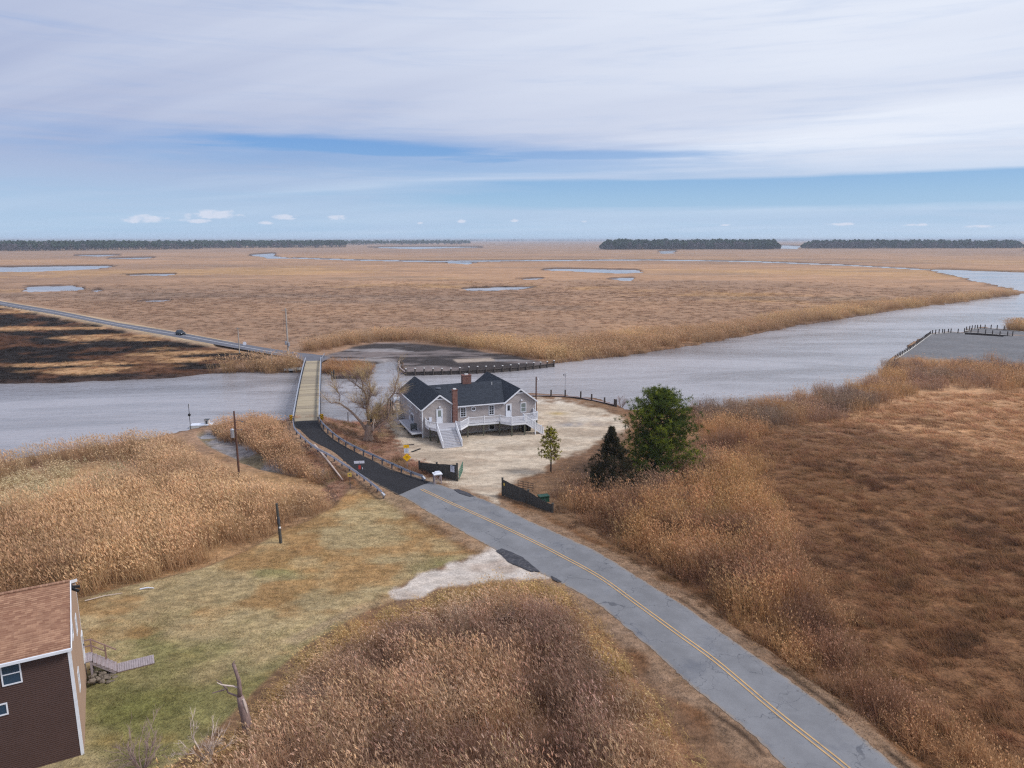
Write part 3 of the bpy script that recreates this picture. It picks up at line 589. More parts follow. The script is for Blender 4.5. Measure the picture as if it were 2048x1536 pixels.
# ------------------------------------------------------------------ mesh builder
class MB:
    def __init__(s): s.v = []; s.f = []; s.uv = []
    def quad(s, a, b, c, d):
        i = len(s.v); s.v += [tuple(a), tuple(b), tuple(c), tuple(d)]; s.f.append((i, i + 1, i + 2, i + 3)); return s
    def tri(s, a, b, c):
        i = len(s.v); s.v += [tuple(a), tuple(b), tuple(c)]; s.f.append((i, i + 1, i + 2)); return s
    def hexa(s, P):
        i = len(s.v); s.v += [tuple(p) for p in P]
        for q in ((0, 3, 2, 1), (4, 5, 6, 7), (0, 1, 5, 4), (1, 2, 6, 5), (2, 3, 7, 6), (3, 0, 4, 7)): s.f.append(tuple(i + k for k in q))
        return s
    def box(s, x0, y0, z0, x1, y1, z1):
        return s.hexa([(x0, y0, z0), (x1, y0, z0), (x1, y1, z0), (x0, y1, z0), (x0, y0, z1), (x1, y0, z1), (x1, y1, z1), (x0, y1, z1)])
    def beam(s, p, q, wd, h=None):
        """square bar from p to q"""
        h = h or wd; p = Vector(p); q = Vector(q); d = (q - p).normalized()
        side = d.cross(Vector((0, 0, 1)))
        if side.length < 1e-3: side = Vector((1, 0, 0))
        side.normalize(); upv = side.cross(d).normalized()
        a = side * wd / 2; b = upv * h / 2
        return s.hexa([p - a - b, p + a - b, q + a - b, q - a - b, p - a + b, p + a + b, q + a + b, q - a + b])
    def tube(s, P, R, n=8, cap=True):
        P = [Vector(p) for p in P]; R = R if isinstance(R, (list, tuple)) else [R] * len(P)
        base = len(s.v); ref = Vector((0.3, 0.9, 0.1)).normalized()
        for i, p in enumerate(P):
            d = (P[min(i + 1, len(P) - 1)] - P[max(i - 1, 0)]).normalized()
            a = d.cross(ref)
            if a.length < 0.1: a = d.cross(Vector((1, 0, 0)))
            a.normalize(); b = d.cross(a)
            for k in range(n):
                t = 2 * math.pi * k / n
                s.v.append(tuple(p + (a * math.cos(t) + b * math.sin(t)) * R[i]))
        for i in range(len(P) - 1):
            for k in range(n):
                s.f.append((base + i * n + k, base + i * n + (k + 1) % n, base + (i + 1) * n + (k + 1) % n, base + (i + 1) * n + k))
        if cap:
            s.f.append(tuple(base + k for k in range(n))[::-1]); s.f.append(tuple(base + (len(P) - 1) * n + k for k in range(n)))
        return s
    def prism(s, poly, z0, z1):
        n = len(poly); i = len(s.v)
        s.v += [(p[0], p[1], z0) for p in poly] + [(p[0], p[1], z1) for p in poly]
        s.f.append(tuple(i + k for k in range(n))[::-1]); s.f.append(tuple(i + n + k for k in range(n)))
        for k in range(n): s.f.append((i + k, i + (k + 1) % n, i + n + (k + 1) % n, i + n + k))
        return s
    def ball(s, c, r, n=8, m=5, sx=1, sz=1, jit=0, rnd=None):
        c = Vector(c); i = len(s.v)
        for a in range(m + 1):
            ph = math.pi * a / m
            for b in range(n):
                th = 2 * math.pi * b / n; k = 1 + (rnd.uniform(-jit, jit) if rnd else 0)
                s.v.append((c.x + r * sx * k * math.sin(ph) * math.cos(th), c.y + r * k * math.sin(ph) * math.sin(th), c.z + r * sz * k * math.cos(ph)))
        for a in range(m):
            for b in range(n): s.f.append((i + a * n + b, i + (a + 1) * n + b, i + (a + 1) * n + (b + 1) % n, i + a * n + (b + 1) % n))
        return s
    def mesh(s, name, mat, smooth=False, vc=None, uvf=None):
        me = bpy.data.meshes.new(name); me.from_pydata(s.v, [], s.f); me.update()
        me.materials.append(M[mat] if isinstance(mat, str) else mat)
        if smooth: me.polygons.foreach_set('use_smooth', [True] * len(me.polygons))
        if vc is not None:
            a = me.color_attributes.new('vc', 'FLOAT_COLOR', 'POINT')
            arr = np.ones((len(s.v), 4), np.float32); arr[:, :3] = np.array(vc); a.data.foreach_set('color', arr.ravel())
        if uvf:
            ul = me.uv_layers.new(name='UVMap'); co = [uvf(me.vertices[l.vertex_index].co) for l in me.loops]
            ul.data.foreach_set('uv', [q for c_ in co for q in c_])
        return me
    def build(s, name, mat, parent=None, smooth=False, vc=None, uvf=None, label=None, kind=None, loc=None):
        o = bpy.data.objects.new(name, s.mesh(name, mat, smooth, vc, uvf)); scn.collection.objects.link(o)
        if parent: o.parent = parent
        if label: o['label'] = label
        if kind: o['kind'] = kind
        if loc is not None: o.location = loc
        return o
def tag(o, label=None, cat=None, group=None, kind=None):
    if label: o['label'] = label
    if cat: o['category'] = cat
    if group: o['group'] = group
    if kind: o['kind'] = kind
    return o
def thing(name, label, cat, loc=(0, 0, 0), rz=0.0, group=None):
    o = bpy.data.objects.new(name, None); scn.collection.objects.link(o); o.empty_display_size = 0.5
    o.location = loc; o.rotation_euler = (0, 0, rz)
    return tag(o, label, cat, group)
def copy_obj(src, parent=None, loc=None, rz=None, scale=None):
    c = src.copy(); scn.collection.objects.link(c)
    if parent is not None: c.parent = parent
    if loc is not None: c.location = loc
    if rz is not None: c.rotation_euler = (0, 0, rz)
    if scale is not None: c.scale = scale
    return c
def copy_tree(root, loc, rz, label, scale=None):
    r = copy_obj(root, None, loc, rz, scale); r['label'] = label
    for ch in [o for o in scn.collection.objects if o.parent == root]:
        c = copy_obj(ch, r)
        for g in [o for o in scn.collection.objects if o.parent == ch]: copy_obj(g, c)
    return r
def gz(p):
    return float(terrain(np.array([float(p[0])]), np.array([float(p[1])]), False)[0])

# ------------------------------------------------------------------ ground, water, roads
def grid_mesh(name, X, Y, Z, mat, attrs=None, keep=None):
    nr, nc = X.shape
    me = bpy.data.meshes.new(name); n = nr * nc
    me.vertices.add(n); co = np.stack([X, Y, Z], -1).astype(np.float32).ravel(); me.vertices.foreach_set('co', co)
    i = np.arange(nr - 1)[:, None] * nc + np.arange(nc - 1)[None, :]
    q = np.stack([i, i + 1, i + nc + 1, i + nc], -1).reshape(-1, 4)
    me.loops.add(q.size); me.polygons.add(len(q))
    me.loops.foreach_set('vertex_index', q.ravel().astype(np.int32))
    me.polygons.foreach_set('loop_start', (np.arange(len(q)) * 4).astype(np.int32))
    me.polygons.foreach_set('loop_total', np.full(len(q), 4, np.int32))
    me.polygons.foreach_set('use_smooth', np.ones(len(q), bool))
    me.update(calc_edges=True); me.materials.append(mat)
    for k, a in (attrs or {}).items():
        if a.ndim == 3:
            at_ = me.color_attributes.new(k, 'FLOAT_COLOR', 'POINT'); d = np.ones((n, 4), np.float32); d[:, :3] = a.reshape(-1, 3)
            at_.data.foreach_set('color', d.ravel())
        else:
            at_ = me.attributes.new(k, 'FLOAT', 'POINT'); at_.data.foreach_set('value', a.astype(np.float32).ravel())
    o = bpy.data.objects.new(name, me); scn.collection.objects.link(o)
    return o
vv = np.concatenate([np.arange(0.9, 6, 0.6), np.arange(6, 60, 1.1), np.arange(60, 300, 1.6), np.arange(300, 1300, 2.7), np.arange(1300, 3600, 30)])
rr = CH * FPX / vv[::-1]                       # ring radii: finest under the camera
ang = np.linspace(math.radians(-52), math.radians(52), 880)
RR, AA = np.meshgrid(rr, ang, indexing='ij')
GX, GY = RR * np.sin(AA), RR * np.cos(AA)
GZ, GC, GS = terrain(GX, GY)
grd = grid_mesh('ground', GX, GY, GZ, M['ground'], {'Col': GC, 'soil': GS})
tag(grd, 'brown marsh, mown lawn and gravel around the river bend', None, None, 'structure')
del GZ, GC, GS
# rest of the land behind the camera
mb = MB(); mb.box(-27000, -27000, -0.9, 27000, 27000, -0.75)
wt = [(-27000, -27000), (27000, -27000), (27000, 27000), (-27000, 27000)]
o = mb.build('riverbed', 'pile'); tag(o, 'muddy bed below the river and marsh', None, None, 'structure')
mb = MB(); mb.quad((-26500, -26500, 0), (26500, -26500, 0), (26500, 26500, 0), (-26500, 26500, 0))
tag(mb.build('water', 'water'), 'grey rippled river and marsh pools', None, None, 'structure')

def ribbon(name, L, R, mat, dz, label, cols=9, zc=0.03):
    X = np.zeros((len(L), cols)); Y = X.copy(); Z = X.copy(); A = X.copy()
    for i, (a, b) in enumerate(zip(L, R)):
        for k in range(cols):
            t = k / (cols - 1); p = a.lerp(b, t); X[i, k], Y[i, k] = p.x, p.y
            Z[i, k] = p.z + dz + zc * (1 - (2 * t - 1) ** 2); A[i, k] = 2 * t - 1
    # ragged edges
    if 'old' in mat or 'far' in mat:
        for k, e in ((0, 1), (cols - 1, cols - 2)):
            j = (vn(np.arange(len(L)) * 0.7, np.zeros(len(L)), 5 + k) - 0.5) * 0.16
            dx, dy = X[:, k] - X[:, e], Y[:, k] - Y[:, e]; ln = np.hypot(dx, dy)
            X[:, k] += dx / ln * j; Y[:, k] += dy / ln * j
    # winding: up-facing
    o = grid_mesh(name, X[:, ::-1], Y[:, ::-1], Z[:, ::-1], M[mat], {'across': A[:, ::-1]})
    return tag(o, label, None, None, 'structure')
gL2 = resample(greyL, 260); gR2 = resample(greyR, 260)
ribbon('road', gL2, gR2, 'asphalt_old', 0.0, 'cracked grey two-lane road with a double yellow line')
ribbon('bridge_approach_road', resample(nearL, 90), resample(nearR, 90), 'asphalt_new', 0.012, 'fresh black asphalt climbing to the bridge')
ribbon('causeway_road', resample(farL, 160), resample(farR, 160), 'asphalt_far', 0.0, 'straight grey causeway road across the marsh')
def stripe(C, off, wd, z, a=0.0, b=1.0):
    s = MB(); n = len(C)
    P = []
    for i in range(int(n * a), int(n * b)):
        pn = perp(C, i); P.append((C[i] + pn * (off + wd / 2), C[i] + pn * (off - wd / 2)))
    for (a0, b0), (a1, b1) in zip(P, P[1:]):
        s.quad((a0.x, a0.y, z), (b0.x, b0.y, z), (b1.x, b1.y, z), (a1.x, a1.y, z))
    return s
cyl = resample([at(u, v, RGZ) for u, v in CENTER], 160)
for of in (-0.16, 0.16):
    tag(stripe(cyl, of, 0.12, RGZ + 0.05).build('yellow_line', 'yellow_paint'), 'yellow centre line painted along the grey road', None, 'double yellow centre lines', 'structure')
fc = resample([at(u, v, RFZ) for u, v in ((-700, 497.5), (-400, 530.5), (-200, 567), (0, 606), (102, 623.5), (239, 650), (376, 673), (478, 692), (590, 712.5))], 120)
tag(stripe(fc, 0, 0.28, RFZ + 0.045).build('causeway_line', 'white_line'), 'pale line along the causeway road', None, None, 'structure')
# junction apron at the far bridge end and the tar patches at the edges of the near road
def patch(name, pts, z, mat, label, dz=0.0):
    s = MB(); P = [at(u, v, z) for u, v in pts]; c = sum(P, Vector()) / len(P)
    rnd = random.Random(len(pts)); Q = []
    for a, b in zip(P, P[1:] + P[:1]):
        for k in range(4):
            p = a.lerp(b, k / 4); q = p - c
            Q.append(c + q * (1 + rnd.uniform(-.05, .05)))
    i = len(s.v); s.v += [(q.x, q.y, z + dz) for q in Q]; s.f.append(tuple(range(len(Q)))[::-1])
    return tag(s.build(name, mat), label, None, None, 'structure')
patch('junction_apron', [(585, 714), (598, 705), (650, 711), (662, 716), (650, 721), (642, 724), (611, 725), (600, 718)], RFZ + 0.05, 'asphalt_far', 'grey asphalt junction at the far bridge end')
patch('tar_patch', [(992, 1101), (1003, 1097), (1022, 1103), (1046, 1115), (1062, 1128), (1080, 1143), (1062, 1142), (1036, 1132), (1018, 1124), (1004, 1110)], RGZ + 0.06, 'patch', 'black tar apron where the white drive meets the road')
patch('tar_patch', [(908, 979), (916, 978), (936, 985), (948, 992), (940, 993), (920, 987)], RGZ + 0.06, 'patch', 'black tar patch at the mouth of the gravel lot')
patch('tar_patch', [(1102, 1151), (1112, 1156), (1124, 1163), (1116, 1164), (1106, 1159)], RGZ + 0.06, 'patch', 'small black tar patch at the road edge below the drive')

# ------------------------------------------------------------------ bridge
BL0, BR0 = at(588, 843, 3.32), at(637.5, 840.5, 3.32); BL1, BR1 = at(612.5, 722, 1.75), at(641.5, 721, 1.75)
def bz(t): return 3.32 + (1.75 - 3.32) * t + 4 * 0.75 * t * (1 - t)
def bp(t, s, dz=0.0):                          # t along, s across 0..1
    a = BL0.lerp(BL1, t); b = BR0.lerp(BR1, t); p = a.lerp(b, s); p.z = bz(t) + dz; return p
bridge = thing('bridge', 'narrow timber-decked road bridge humped over the river', 'bridge', bp(0, .5))
bo = bridge.location.copy()
NS = 34; rnd = random.Random(5)
for i in range(NS):
    t0, t1 = i / NS + 0.0008, (i + 1) / NS - 0.0008
    dz = rnd.uniform(-.012, .012)
    s = MB(); P = [bp(t0, 0, -.28 + dz), bp(t0, 1, -.28 + dz), bp(t1, 1, -.28 + dz), bp(t1, 0, -.28 + dz), bp(t0, 0, dz), bp(t0, 1, dz), bp(t1, 1, dz), bp(t1, 0, dz)]
    s.hexa([p - bo for p in P]).build('deck_plank', 'deckc' if rnd.random() < .6 else 'deckc2', bridge)
s = MB()
s.beam(bp(.345, .0, .015) - bo, bp(.345, 1, .015) - bo, .12, .02); s.build('expansion_joint', 'rust', bridge)
for sgn, sd_ in ((-1, 0.0), (1, 1.0)):
    s = MB(); T = [k / 24 for k in range(25)]
    off = lambda t, o, dz: bp(t, sd_, dz) + (BR0 - BL0).normalized() * sgn * o - bo
    for a, b in zip(T, T[1:]): s.beam(off(a, .06, -.45), off(b, .06, -.45), .16, .55)
    s.build('edge_girder', 'galvdark', bridge)
    s = MB()
    for a, b in zip(T, T[1:]):
        s.beam(off(a, .10, .72), off(b, .10, .72), .10, .10); s.beam(off(a, .13, .58), off(b, .13, .58), .05, .14); s.beam(off(a, .10, .86), off(b, .10, .86), .20, .06)
    s.build('bridge_rail', 'galv', bridge)
    for k in range(26):
        t = (k + .5) / 26; s = MB(); s.beam(off(t, .2, -.3), off(t, .2, .84), .14).build('rail_post', 'galvdark', bridge)
for t in (0.03, .16, .29, .42, .55, .68, .81, .95):
    for q in (0.08, .36, .64, .92):
        s = MB(); p = bp(t, q, -.3) - bo; s.tube([(p.x, p.y, -bo.z - 1.2), p], .17, 8).build('bridge_pile', 'pile', bridge)
    s = MB(); s.beam(bp(t, -.06, -.5) - bo, bp(t, 1.06, -.5) - bo, .3, .35).build('pile_cap', 'pile', bridge)

def w_rail(name, label, px, zf, post_side, posts=True):
    P = resample([at(u, v, z + zf) for u, v, z in px], 40)
    root = thing(name, label, 'guardrail', P[0] - Vector((0, 0, zf)))
    o0 = root.location.copy(); s = MB()
    prof = [(0, .16), (.07, .10), (.0, .03), (.0, -.03), (.07, -.10), (0, -.16)]
    rows = []
    for i, p in enumerate(P):
        pn = perp(P, i) * post_side; rows.append([p - o0 + pn * a + Vector((0, 0, b)) for a, b in prof])
    for r0, r1 in zip(rows, rows[1:]):
        for k in range(5): s.quad(r0[k], r0[k + 1], r1[k + 1], r1[k])
    for i in range(len(P) - 1): s.beam(rows[i][0] , rows[i + 1][0], .03, .02)
    s.build('rail', 'galv', root)
    n = int(sum((a - b).length for a, b in zip(P, P[1:])) / 1.9)
    Q = resample(P, n)
    for i, p in enumerate(Q):
        pn = perp(Q, i) * post_side; c = p - o0 - pn * .12
        g = gz(p) - .15 - o0.z
        s = MB(); s.box(c.x - .08, c.y - .08, min(g, c.z - .9), c.x + .08, c.y + .08, c.z + .06).build('rail_post', 'galvdark', root)
    s = MB(); e = P[-1] - o0; s.beam(e + Vector((-.1, 0, -.05)), e + Vector((.25, -.25, -.35)), .28, .3).build('end_terminal', 'galv', root)
    return root
LR = [(586, 836, 3.35), (588, 853, 3.2), (596, 865, 2.95), (613, 881, 2.6), (634, 897, 2.2), (661, 911, 1.9), (686, 927, 1.6), (717, 947, 1.35), (748, 970, 1.2), (765, 985, 1.15)]
RRL = [(637.5, 834, 3.35), (644, 845, 3.15), (657, 858, 2.9), (673, 871.5, 2.6), (694, 885, 2.3), (717, 896.7, 2.0), (748, 911, 1.7), (790, 930, 1.35), (821, 943.5, 1.25), (846, 952.5, 1.15)]
w_rail('guardrail', 'steel guardrail on the marsh side of the black bridge approach', LR, .62, -1)
w_rail('guardrail', 'steel guardrail on the house side of the black bridge approach', RRL, .62, 1)
# short leaning rails at the far bridge end
for (a, b, lab) in (((587, 703, 1.9), (595, 716, 1.0), 'short pale guardrail stub slanting at the far left bridge corner'), ((641, 722, 2.0), (649, 707, 1.7), 'short guardrail stub at the far right bridge corner')):
    p, q = at(*a), at(*b); root = thing('guardrail', lab, 'guardrail', (p.x, p.y, gz(p)))
    s = MB(); s.beam(p - root.location, q - root.location, .08, .3).build('rail', 'galv', root)
    for f in (.15, .8):
        m = p.lerp(q, f) - root.location; s = MB(); s.box(m.x - .07, m.y - .07, -.4, m.x + .07, m.y + .07, m.z).build('rail_post', 'galvdark', root)

# ------------------------------------------------------------------ grey house on the gravel lot
HA = math.radians(20.9); HO = Vector((-13.75, 108.0, 0))
house = thing('house', 'taupe raised house with charcoal gabled roof and white wraparound deck', 'house', HO, HA)
def lap_wall(name, mat, parent, axis, pos, lo, hi, z0, z1, face, course=0.19, lim=None, label=None, out=.045):
    """lap siding wall; axis 'x' runs along x at y=pos, facing face(+1/-1) across; lim(z)->(lo,hi) clips gables"""
    s = MB(); z = z0
    while z < z1 - 0.01:
        zt = min(z + course, z1); a0, b0 = (lim(z) if lim else (lo, hi)); a1, b1 = (lim(zt) if lim else (lo, hi))
        if b1 - a1 < .02: a1 = b1 = (a1 + b1) / 2
        o0, o1, bk = pos + face * out, pos + face * .004, pos - face * .12
        pts = [(a0, o0, z), (b0, o0, z), (b0, bk, z), (a0, bk, z), (a1, o1, zt), (b1, o1, zt), (b1, bk, zt), (a1, bk, zt)]
        if axis == 'y': pts = [(q[1], q[0], q[2]) for q in pts]
        s.hexa(pts); z = zt
    return s.build(name, mat, parent, label=label)
def win(parent, axis, pos, face, c, zc, wd, ht, glass='glass', grid=(2, 2), trim=.11, label=None, mat='white'):
    """window: trim frame, with pane and muntins as its pieces"""
    f = pos + face * .02; g = pos + face * .085; h = pos + face * .06
    def bx(s, a0, z0, a1, z1, d0, d1):
        lo, hi = min(d0, d1), max(d0, d1)
        if axis == 'x': s.box(a0, lo, z0, a1, hi, z1)
        else: s.box(lo, a0, z0, hi, a1, z1)
    s = MB(); x0, x1, z0, z1 = c - wd / 2, c + wd / 2, zc - ht / 2, zc + ht / 2
    bx(s, x0, z0, x0 + trim, z1, f, g); bx(s, x1 - trim, z0, x1, z1, f, g); bx(s, x0 + trim, z1 - trim, x1 - trim, z1, f, g); bx(s, x0 + trim, z0, x1 - trim, z0 + trim, f, g)
    w_ = s.build('window', mat, parent, label=label)
    s = MB(); bx(s, x0 + trim, z0 + trim, x1 - trim, z1 - trim, f, h - face * .01); s.build('pane', glass, w_)
    s = MB(); m = .018
    if grid[1] > 1: bx(s, x0 + trim, zc - .03, x1 - trim, zc + .03, h, g - face * .005)
    for k in range(1, grid[0]):
        xx = x0 + trim + (wd - 2 * trim) * k / grid[0]; bx(s, xx - m, z0 + trim, xx + m, z1 - trim, h, g - face * .012)
    for k in range(1, grid[1]):
        if grid[1] > 2:
            zz_ = z0 + trim + (ht - 2 * trim) * k / grid[1]; bx(s, x0 + trim, zz_ - m, x1 - trim, zz_ + m, h, g - face * .014)
    if s.f: s.build('muntins', mat, w_)
    return w_
EZ, RZ = 5.55, 7.52                                            # eave and ridge
WX1, RX0, RX1 = 5.15, 13.45, 18.75
# lower storey (set back skirting) and walls
sk = MB(); sk.box(0.15, 0.15, 0.6, 18.6, 15.8, 1.25); sk.build('foundation', 'conc', house)
lap_wall('front_wall', 'siding', house, 'x', 0.0, 0, RX1, 1.25, EZ, -1)
pk = 2.75
gl = lambda c, hw: (lambda z: (c - hw * (RZ - z) / (RZ - EZ), c + hw * (RZ - z) / (RZ - EZ)))
lap_wall('gable_wall', 'siding', house, 'x', -0.0, 0, 5.5, EZ, RZ - .05, -1, lim=gl(2.75, 2.6))
lap_wall('gable_wall', 'siding', house, 'x', -0.0, 0, 5.5, EZ, RZ - .05, -1, lim=gl(16.1, 2.6))
lap_wall('gable_wall', 'siding', house, 'x', 16.0, 0, 5.5, EZ, RZ - .05, 1, lim=gl(2.75, 2.6))
lap_wall('gable_wall', 'siding', house, 'x', 16.0, 0, 5.5, EZ, RZ - .05, 1, lim=gl(16.1, 2.6))
lap_wall('side_wall', 'siding', house, 'y', 0.0, 0, 16, 1.25, EZ, -1)
lap_wall('side_wall', 'siding', house, 'y', RX1, 0, 16, 1.25, EZ, 1)
lap_wall('rear_wall', 'siding', house, 'x', 16.0, 0, RX1, 1.25, EZ, 1)
def slope(name, x0, y0, z0, x1, y1, z1, ax, th=.12, lab=None):
    """roof plane: from low edge (x0/y0..) to high edge; ax='x' -> ridge runs along y"""
    if ax == 'x':
        P = [(x0, y0, z0), (x0, y1, z0), (x1, y1, z1), (x1, y0, z1)]
    else:
        P = [(x0, y0, z0), (x1, y0, z0), (x1, y1, z1), (x0, y1, z1)]
    s = MB(); s.hexa([(p[0], p[1], p[2] - th) for p in P] + P)
    L = math.hypot((x1 - x0) if ax == 'x' else (y1 - y0), z1 - z0)
    def uvf(c):
        if ax == 'x': return (c.y, L * (c.x - x0) / (x1 - x0))
        return (c.x, L * (c.y - y0) / (y1 - y0))
    return s.build(name, 'roofg', house, uvf=uvf, label=lab)
pit = (RZ - EZ) / 2.6; ov = .34
slope('roof', 2.75 - 2.6 - ov, -.32, EZ + .12 - ov * pit, 2.75, 16.3, RZ + .12, 'x'); slope('roof', 2.75 + 2.6 + ov, -.32, EZ + .12 - ov * pit, 2.75, 16.3, RZ + .12, 'x')
slope('roof', 16.1 - 2.6 - ov, -.32, EZ + .12 - ov * pit, 16.1, 16.3, RZ + .12, 'x'); slope('roof', 16.1 + 2.6 + ov, -.32, EZ + .12 - ov * pit, 16.1, 16.3, RZ + .12, 'x')
def main_slope(y0):
    L = math.hypot(8.2 - y0, RZ - EZ); P = [(5.6, y0, EZ + .05), (13.28, y0, EZ + .05), (15.9, 8.2, RZ - .02), (3.0, 8.2, RZ - .02)]
    s = MB(); s.hexa([(p[0], p[1], p[2] - .12) for p in P] + P); s.build('roof', 'roofg', house, uvf=lambda c: (c.x, L * (c.y - y0) / (8.2 - y0)))
main_slope(-.38); main_slope(16.6)
# trims: rake boards, corner boards, eaves, gable returns
for cx in (2.75, 16.1):
    for sg in (-1, 1):
        s = MB(); s.beam((cx + sg * (2.6 + ov), -.34, EZ + .02 - ov * pit), (cx, -.34, RZ + .03), .05, .22); s.build('rake_board', 'white', house)
    s = MB(); s.box(cx - .86, -.16, RZ - .70, cx + .86, -.035, RZ - .54); s.build('gable_trim', 'white', house)
    s = MB(); i = 0; s.v += [(cx - .62, -.12, RZ - .54), (cx + .62, -.12, RZ - .54), (cx, -.12, RZ - .08), (cx - .62, -.03, RZ - .54), (cx + .62, -.03, RZ - .54), (cx, -.03, RZ - .08)]
    s.f += [(0, 1, 2), (3, 5, 4), (0, 3, 4, 1), (1, 4, 5, 2), (2, 5, 3, 0)]; s.build('gable_vent', 'galvdark', house)
s = MB(); s.box(5.55, -.46, EZ - .10, 13.4, -.38, EZ + .06); s.build('eave_board', 'white', house)
s = MB(); s.box(5.55, -.36, EZ - .10, 13.4, -.03, EZ - .06); s.build('soffit', 'white', house)
for (x_, y0) in ((-.30, -.3),): 
    s = MB(); s.box(x_ - .08, y0, EZ - .26, x_, 16.3, EZ - .10); s.build('eave_board', 'white', house)
for (x_, y_) in ((0.0, 0.0), (RX1, 0.0), (0, 16.0)):
    s = MB(); s.box(x_ - .06, y_ - .06, 1.0, x_ + .09, y_ + .09, EZ - .02); s.build('corner_board', 'white', house)
s = MB(); s.tube([(-.08, -.12, .9), (-.08, -.12, EZ - .2)], .05, 6); s.tube([(-.08, -.12, .95), (-.25, -.4, .85)], .05, 6); s.build('downspout', 'white', house)
s = MB(); s.tube([(4.62, -.09, 3.1), (4.62, -.09, 5.9)], .04, 6); s.build('downspout', 'white', house)
# chimneys
def chimney(x0, y0, x1, y1, z0, z1, lab):
    s = MB(); s.box(x0, y0, z0, x1, y1, z1); s.box(x0 - .05, y0 - .05, z1, x1 + .05, y1 + .05, z1 + .12)
    c = s.build('chimney', 'brick', house, label=lab)
    s = MB(); s.box((x0 + x1) / 2 - .3 * min(1, (x1 - x0)), (y0 + y1) / 2 - .22, z1 + .12, (x0 + x1) / 2 + .3 * min(1, (x1 - x0)), (y0 + y1) / 2 + .22, z1 + .28); s.build('flue_cap', 'capw', c)
chimney(4.74, -.55, 5.5, .05, .8, 8.18, 'tall narrow red brick chimney on the front wall')
chimney(8.85, 7.6, 10.35, 8.5, 6.8, 8.75, 'broad red brick chimney on the ridge')
# windows and doors
def door(parent, axis, pos, face, c, z0, wd=.95, ht=2.15, pane=(.5, .95), glass='glassl', panel_mat='white', label=None):
    f = pos + face * .02
    def bx(s, a0, z0_, a1, z1_, d0, d1):
        lo, hi = min(d0, d1), max(d0, d1)
        if axis == 'x': s.box(a0, lo, z0_, a1, hi, z1_)
        else: s.box(lo, a0, z0_, hi, a1, z1_)
    s = MB(); bx(s, c - wd / 2, z0, c + wd / 2, z0 + ht, f, pos + face * .09); d = s.build('door', panel_mat, parent, label=label)
    s = MB(); g0, g1 = pos + face * .09, pos + face * .105
    bx(s, c - wd / 2, z0, c - wd / 2 + .1, z0 + ht, g0, g1); bx(s, c + wd / 2 - .1, z0, c + wd / 2, z0 + ht, g0, g1); bx(s, c - wd / 2 + .1, z0 + ht - .1, c + wd / 2 - .1, z0 + ht, g0, g1); s.build('door_trim', 'white', d)
    s = MB(); pw, ph = pane; bx(s, c - pw / 2, z0 + ht - .25 - ph, c + pw / 2, z0 + ht - .25, g0, g0 + face * .008); s.build('pane', glass, d)
    s = MB(); hx = c + wd * .33; bx(s, hx - .03, z0 + .95, hx + .03, z0 + 1.05, g0, g0 + face * .05); s.build('handle', 'galvdark', d)
    return d
FZ = 3.1
door(house, 'x', 0, -1, 2.71, FZ, 1.0, 2.3, (.5, 1.0)); door(house, 'x', 0, -1, 14.12, FZ, .98, 2.15, (.42, .85), 'glass')
win(house, 'x', 0, -1, 6.53, 4.52, .98, 1.6, grid=(2, 4)); win(house, 'x', 0, -1, 11.22, 4.48, .95, 1.62, grid=(2, 4)); win(house, 'x', 0, -1, 16.66, 4.45, .98, 1.6, 'glassl', grid=(1, 2))
win(house, 'x', 0, -1, 11.25, 1.72, 1.05, .92, grid=(1, 1), trim=.12); win(house, 'x', 0, -1, 5.75, 1.75, 1.05, .9, grid=(1, 1), trim=.12)
# round window
s = MB(); N = 20; cx, cz = 8.23, 4.93
for k in range(N):
    a, b = 2 * math.pi * k / N, 2 * math.pi * (k + 1) / N
    P = [(cx + r_ * math.cos(t), y_, cz + r_ * math.sin(t)) for y_ in (-.02, -.09) for t, r_ in ((a, .26), (b, .26), (b, .40), (a, .40))]
    s.hexa(P)
rw = s.build('window', 'white', house, label='round porthole window')
s = MB(); s.v += [(cx + .26 * math.cos(2 * math.pi * k / N), -.04, cz + .26 * math.sin(2 * math.pi * k / N)) for k in range(N)]; s.f.append(tuple(range(N))); s.build('pane', 'glass', rw)
s = MB(); s.box(cx - .015, -.07, cz - .26, cx + .015, -.045, cz + .26); s.build('muntins', 'white', rw)
for y_, w_ in ((9.3, .85), (7.95, .85), (6.75, .85)): win(house, 'y', 0, -1, y_, 4.72, w_, 1.25, 'glassl', grid=(1, 2))
win(house, 'y', 0, -1, 3.5, 4.85, 1.0, 1.15, 'glassl', grid=(1, 2)); win(house, 'y', 0, -1, .95, 4.5, .7, 1.2, 'glassl', grid=(1, 2))
door(house, 'y', 0, -1, 8.4, 1.95, .75, 1.55, (.3, .6), 'glassl', 'white'); door(house, 'y', 0, -1, 6.5, 1.95, 1.9, 1.5, (1.5, 1.1), 'glassb', 'white', label='blue-tinted glass patio door')
for (x_, y_, z_, ax_) in ((2.75, -.12, 5.75, 'x'), (16.3, -.12, 5.75, 'x'), (-.12, 7.3, 3.75, 'y')):
    s = MB(); s.box(x_ - .1, y_ - .06, z_ - .08, x_ + .1, y_ + .06, z_ + .06); s.ball((x_ - .1, y_ - .08, z_ - .1), .09, 6, 4); s.ball((x_ + .12, y_ - .08, z_ - .1), .09, 6, 4); s.build('wall_light', 'white', house)
s = MB(); s.box(1.02, -.2, 3.55, 1.42, -.03, 4.15); s.tube([(1.2, -.1, 1.0), (1.2, -.1, 3.55)], .035, 6); s.build('electric_meter', 'signw', house)
s = MB(); s.tube([(4.35, 6.9, 7.0), (4.35, 6.9, 7.62)], .0, 4) if False else s.ball((4.35, 6.6, 7.2), .42, 10, 6, 1.2, .45); s.build('roof_vent', 'galvdark', house)
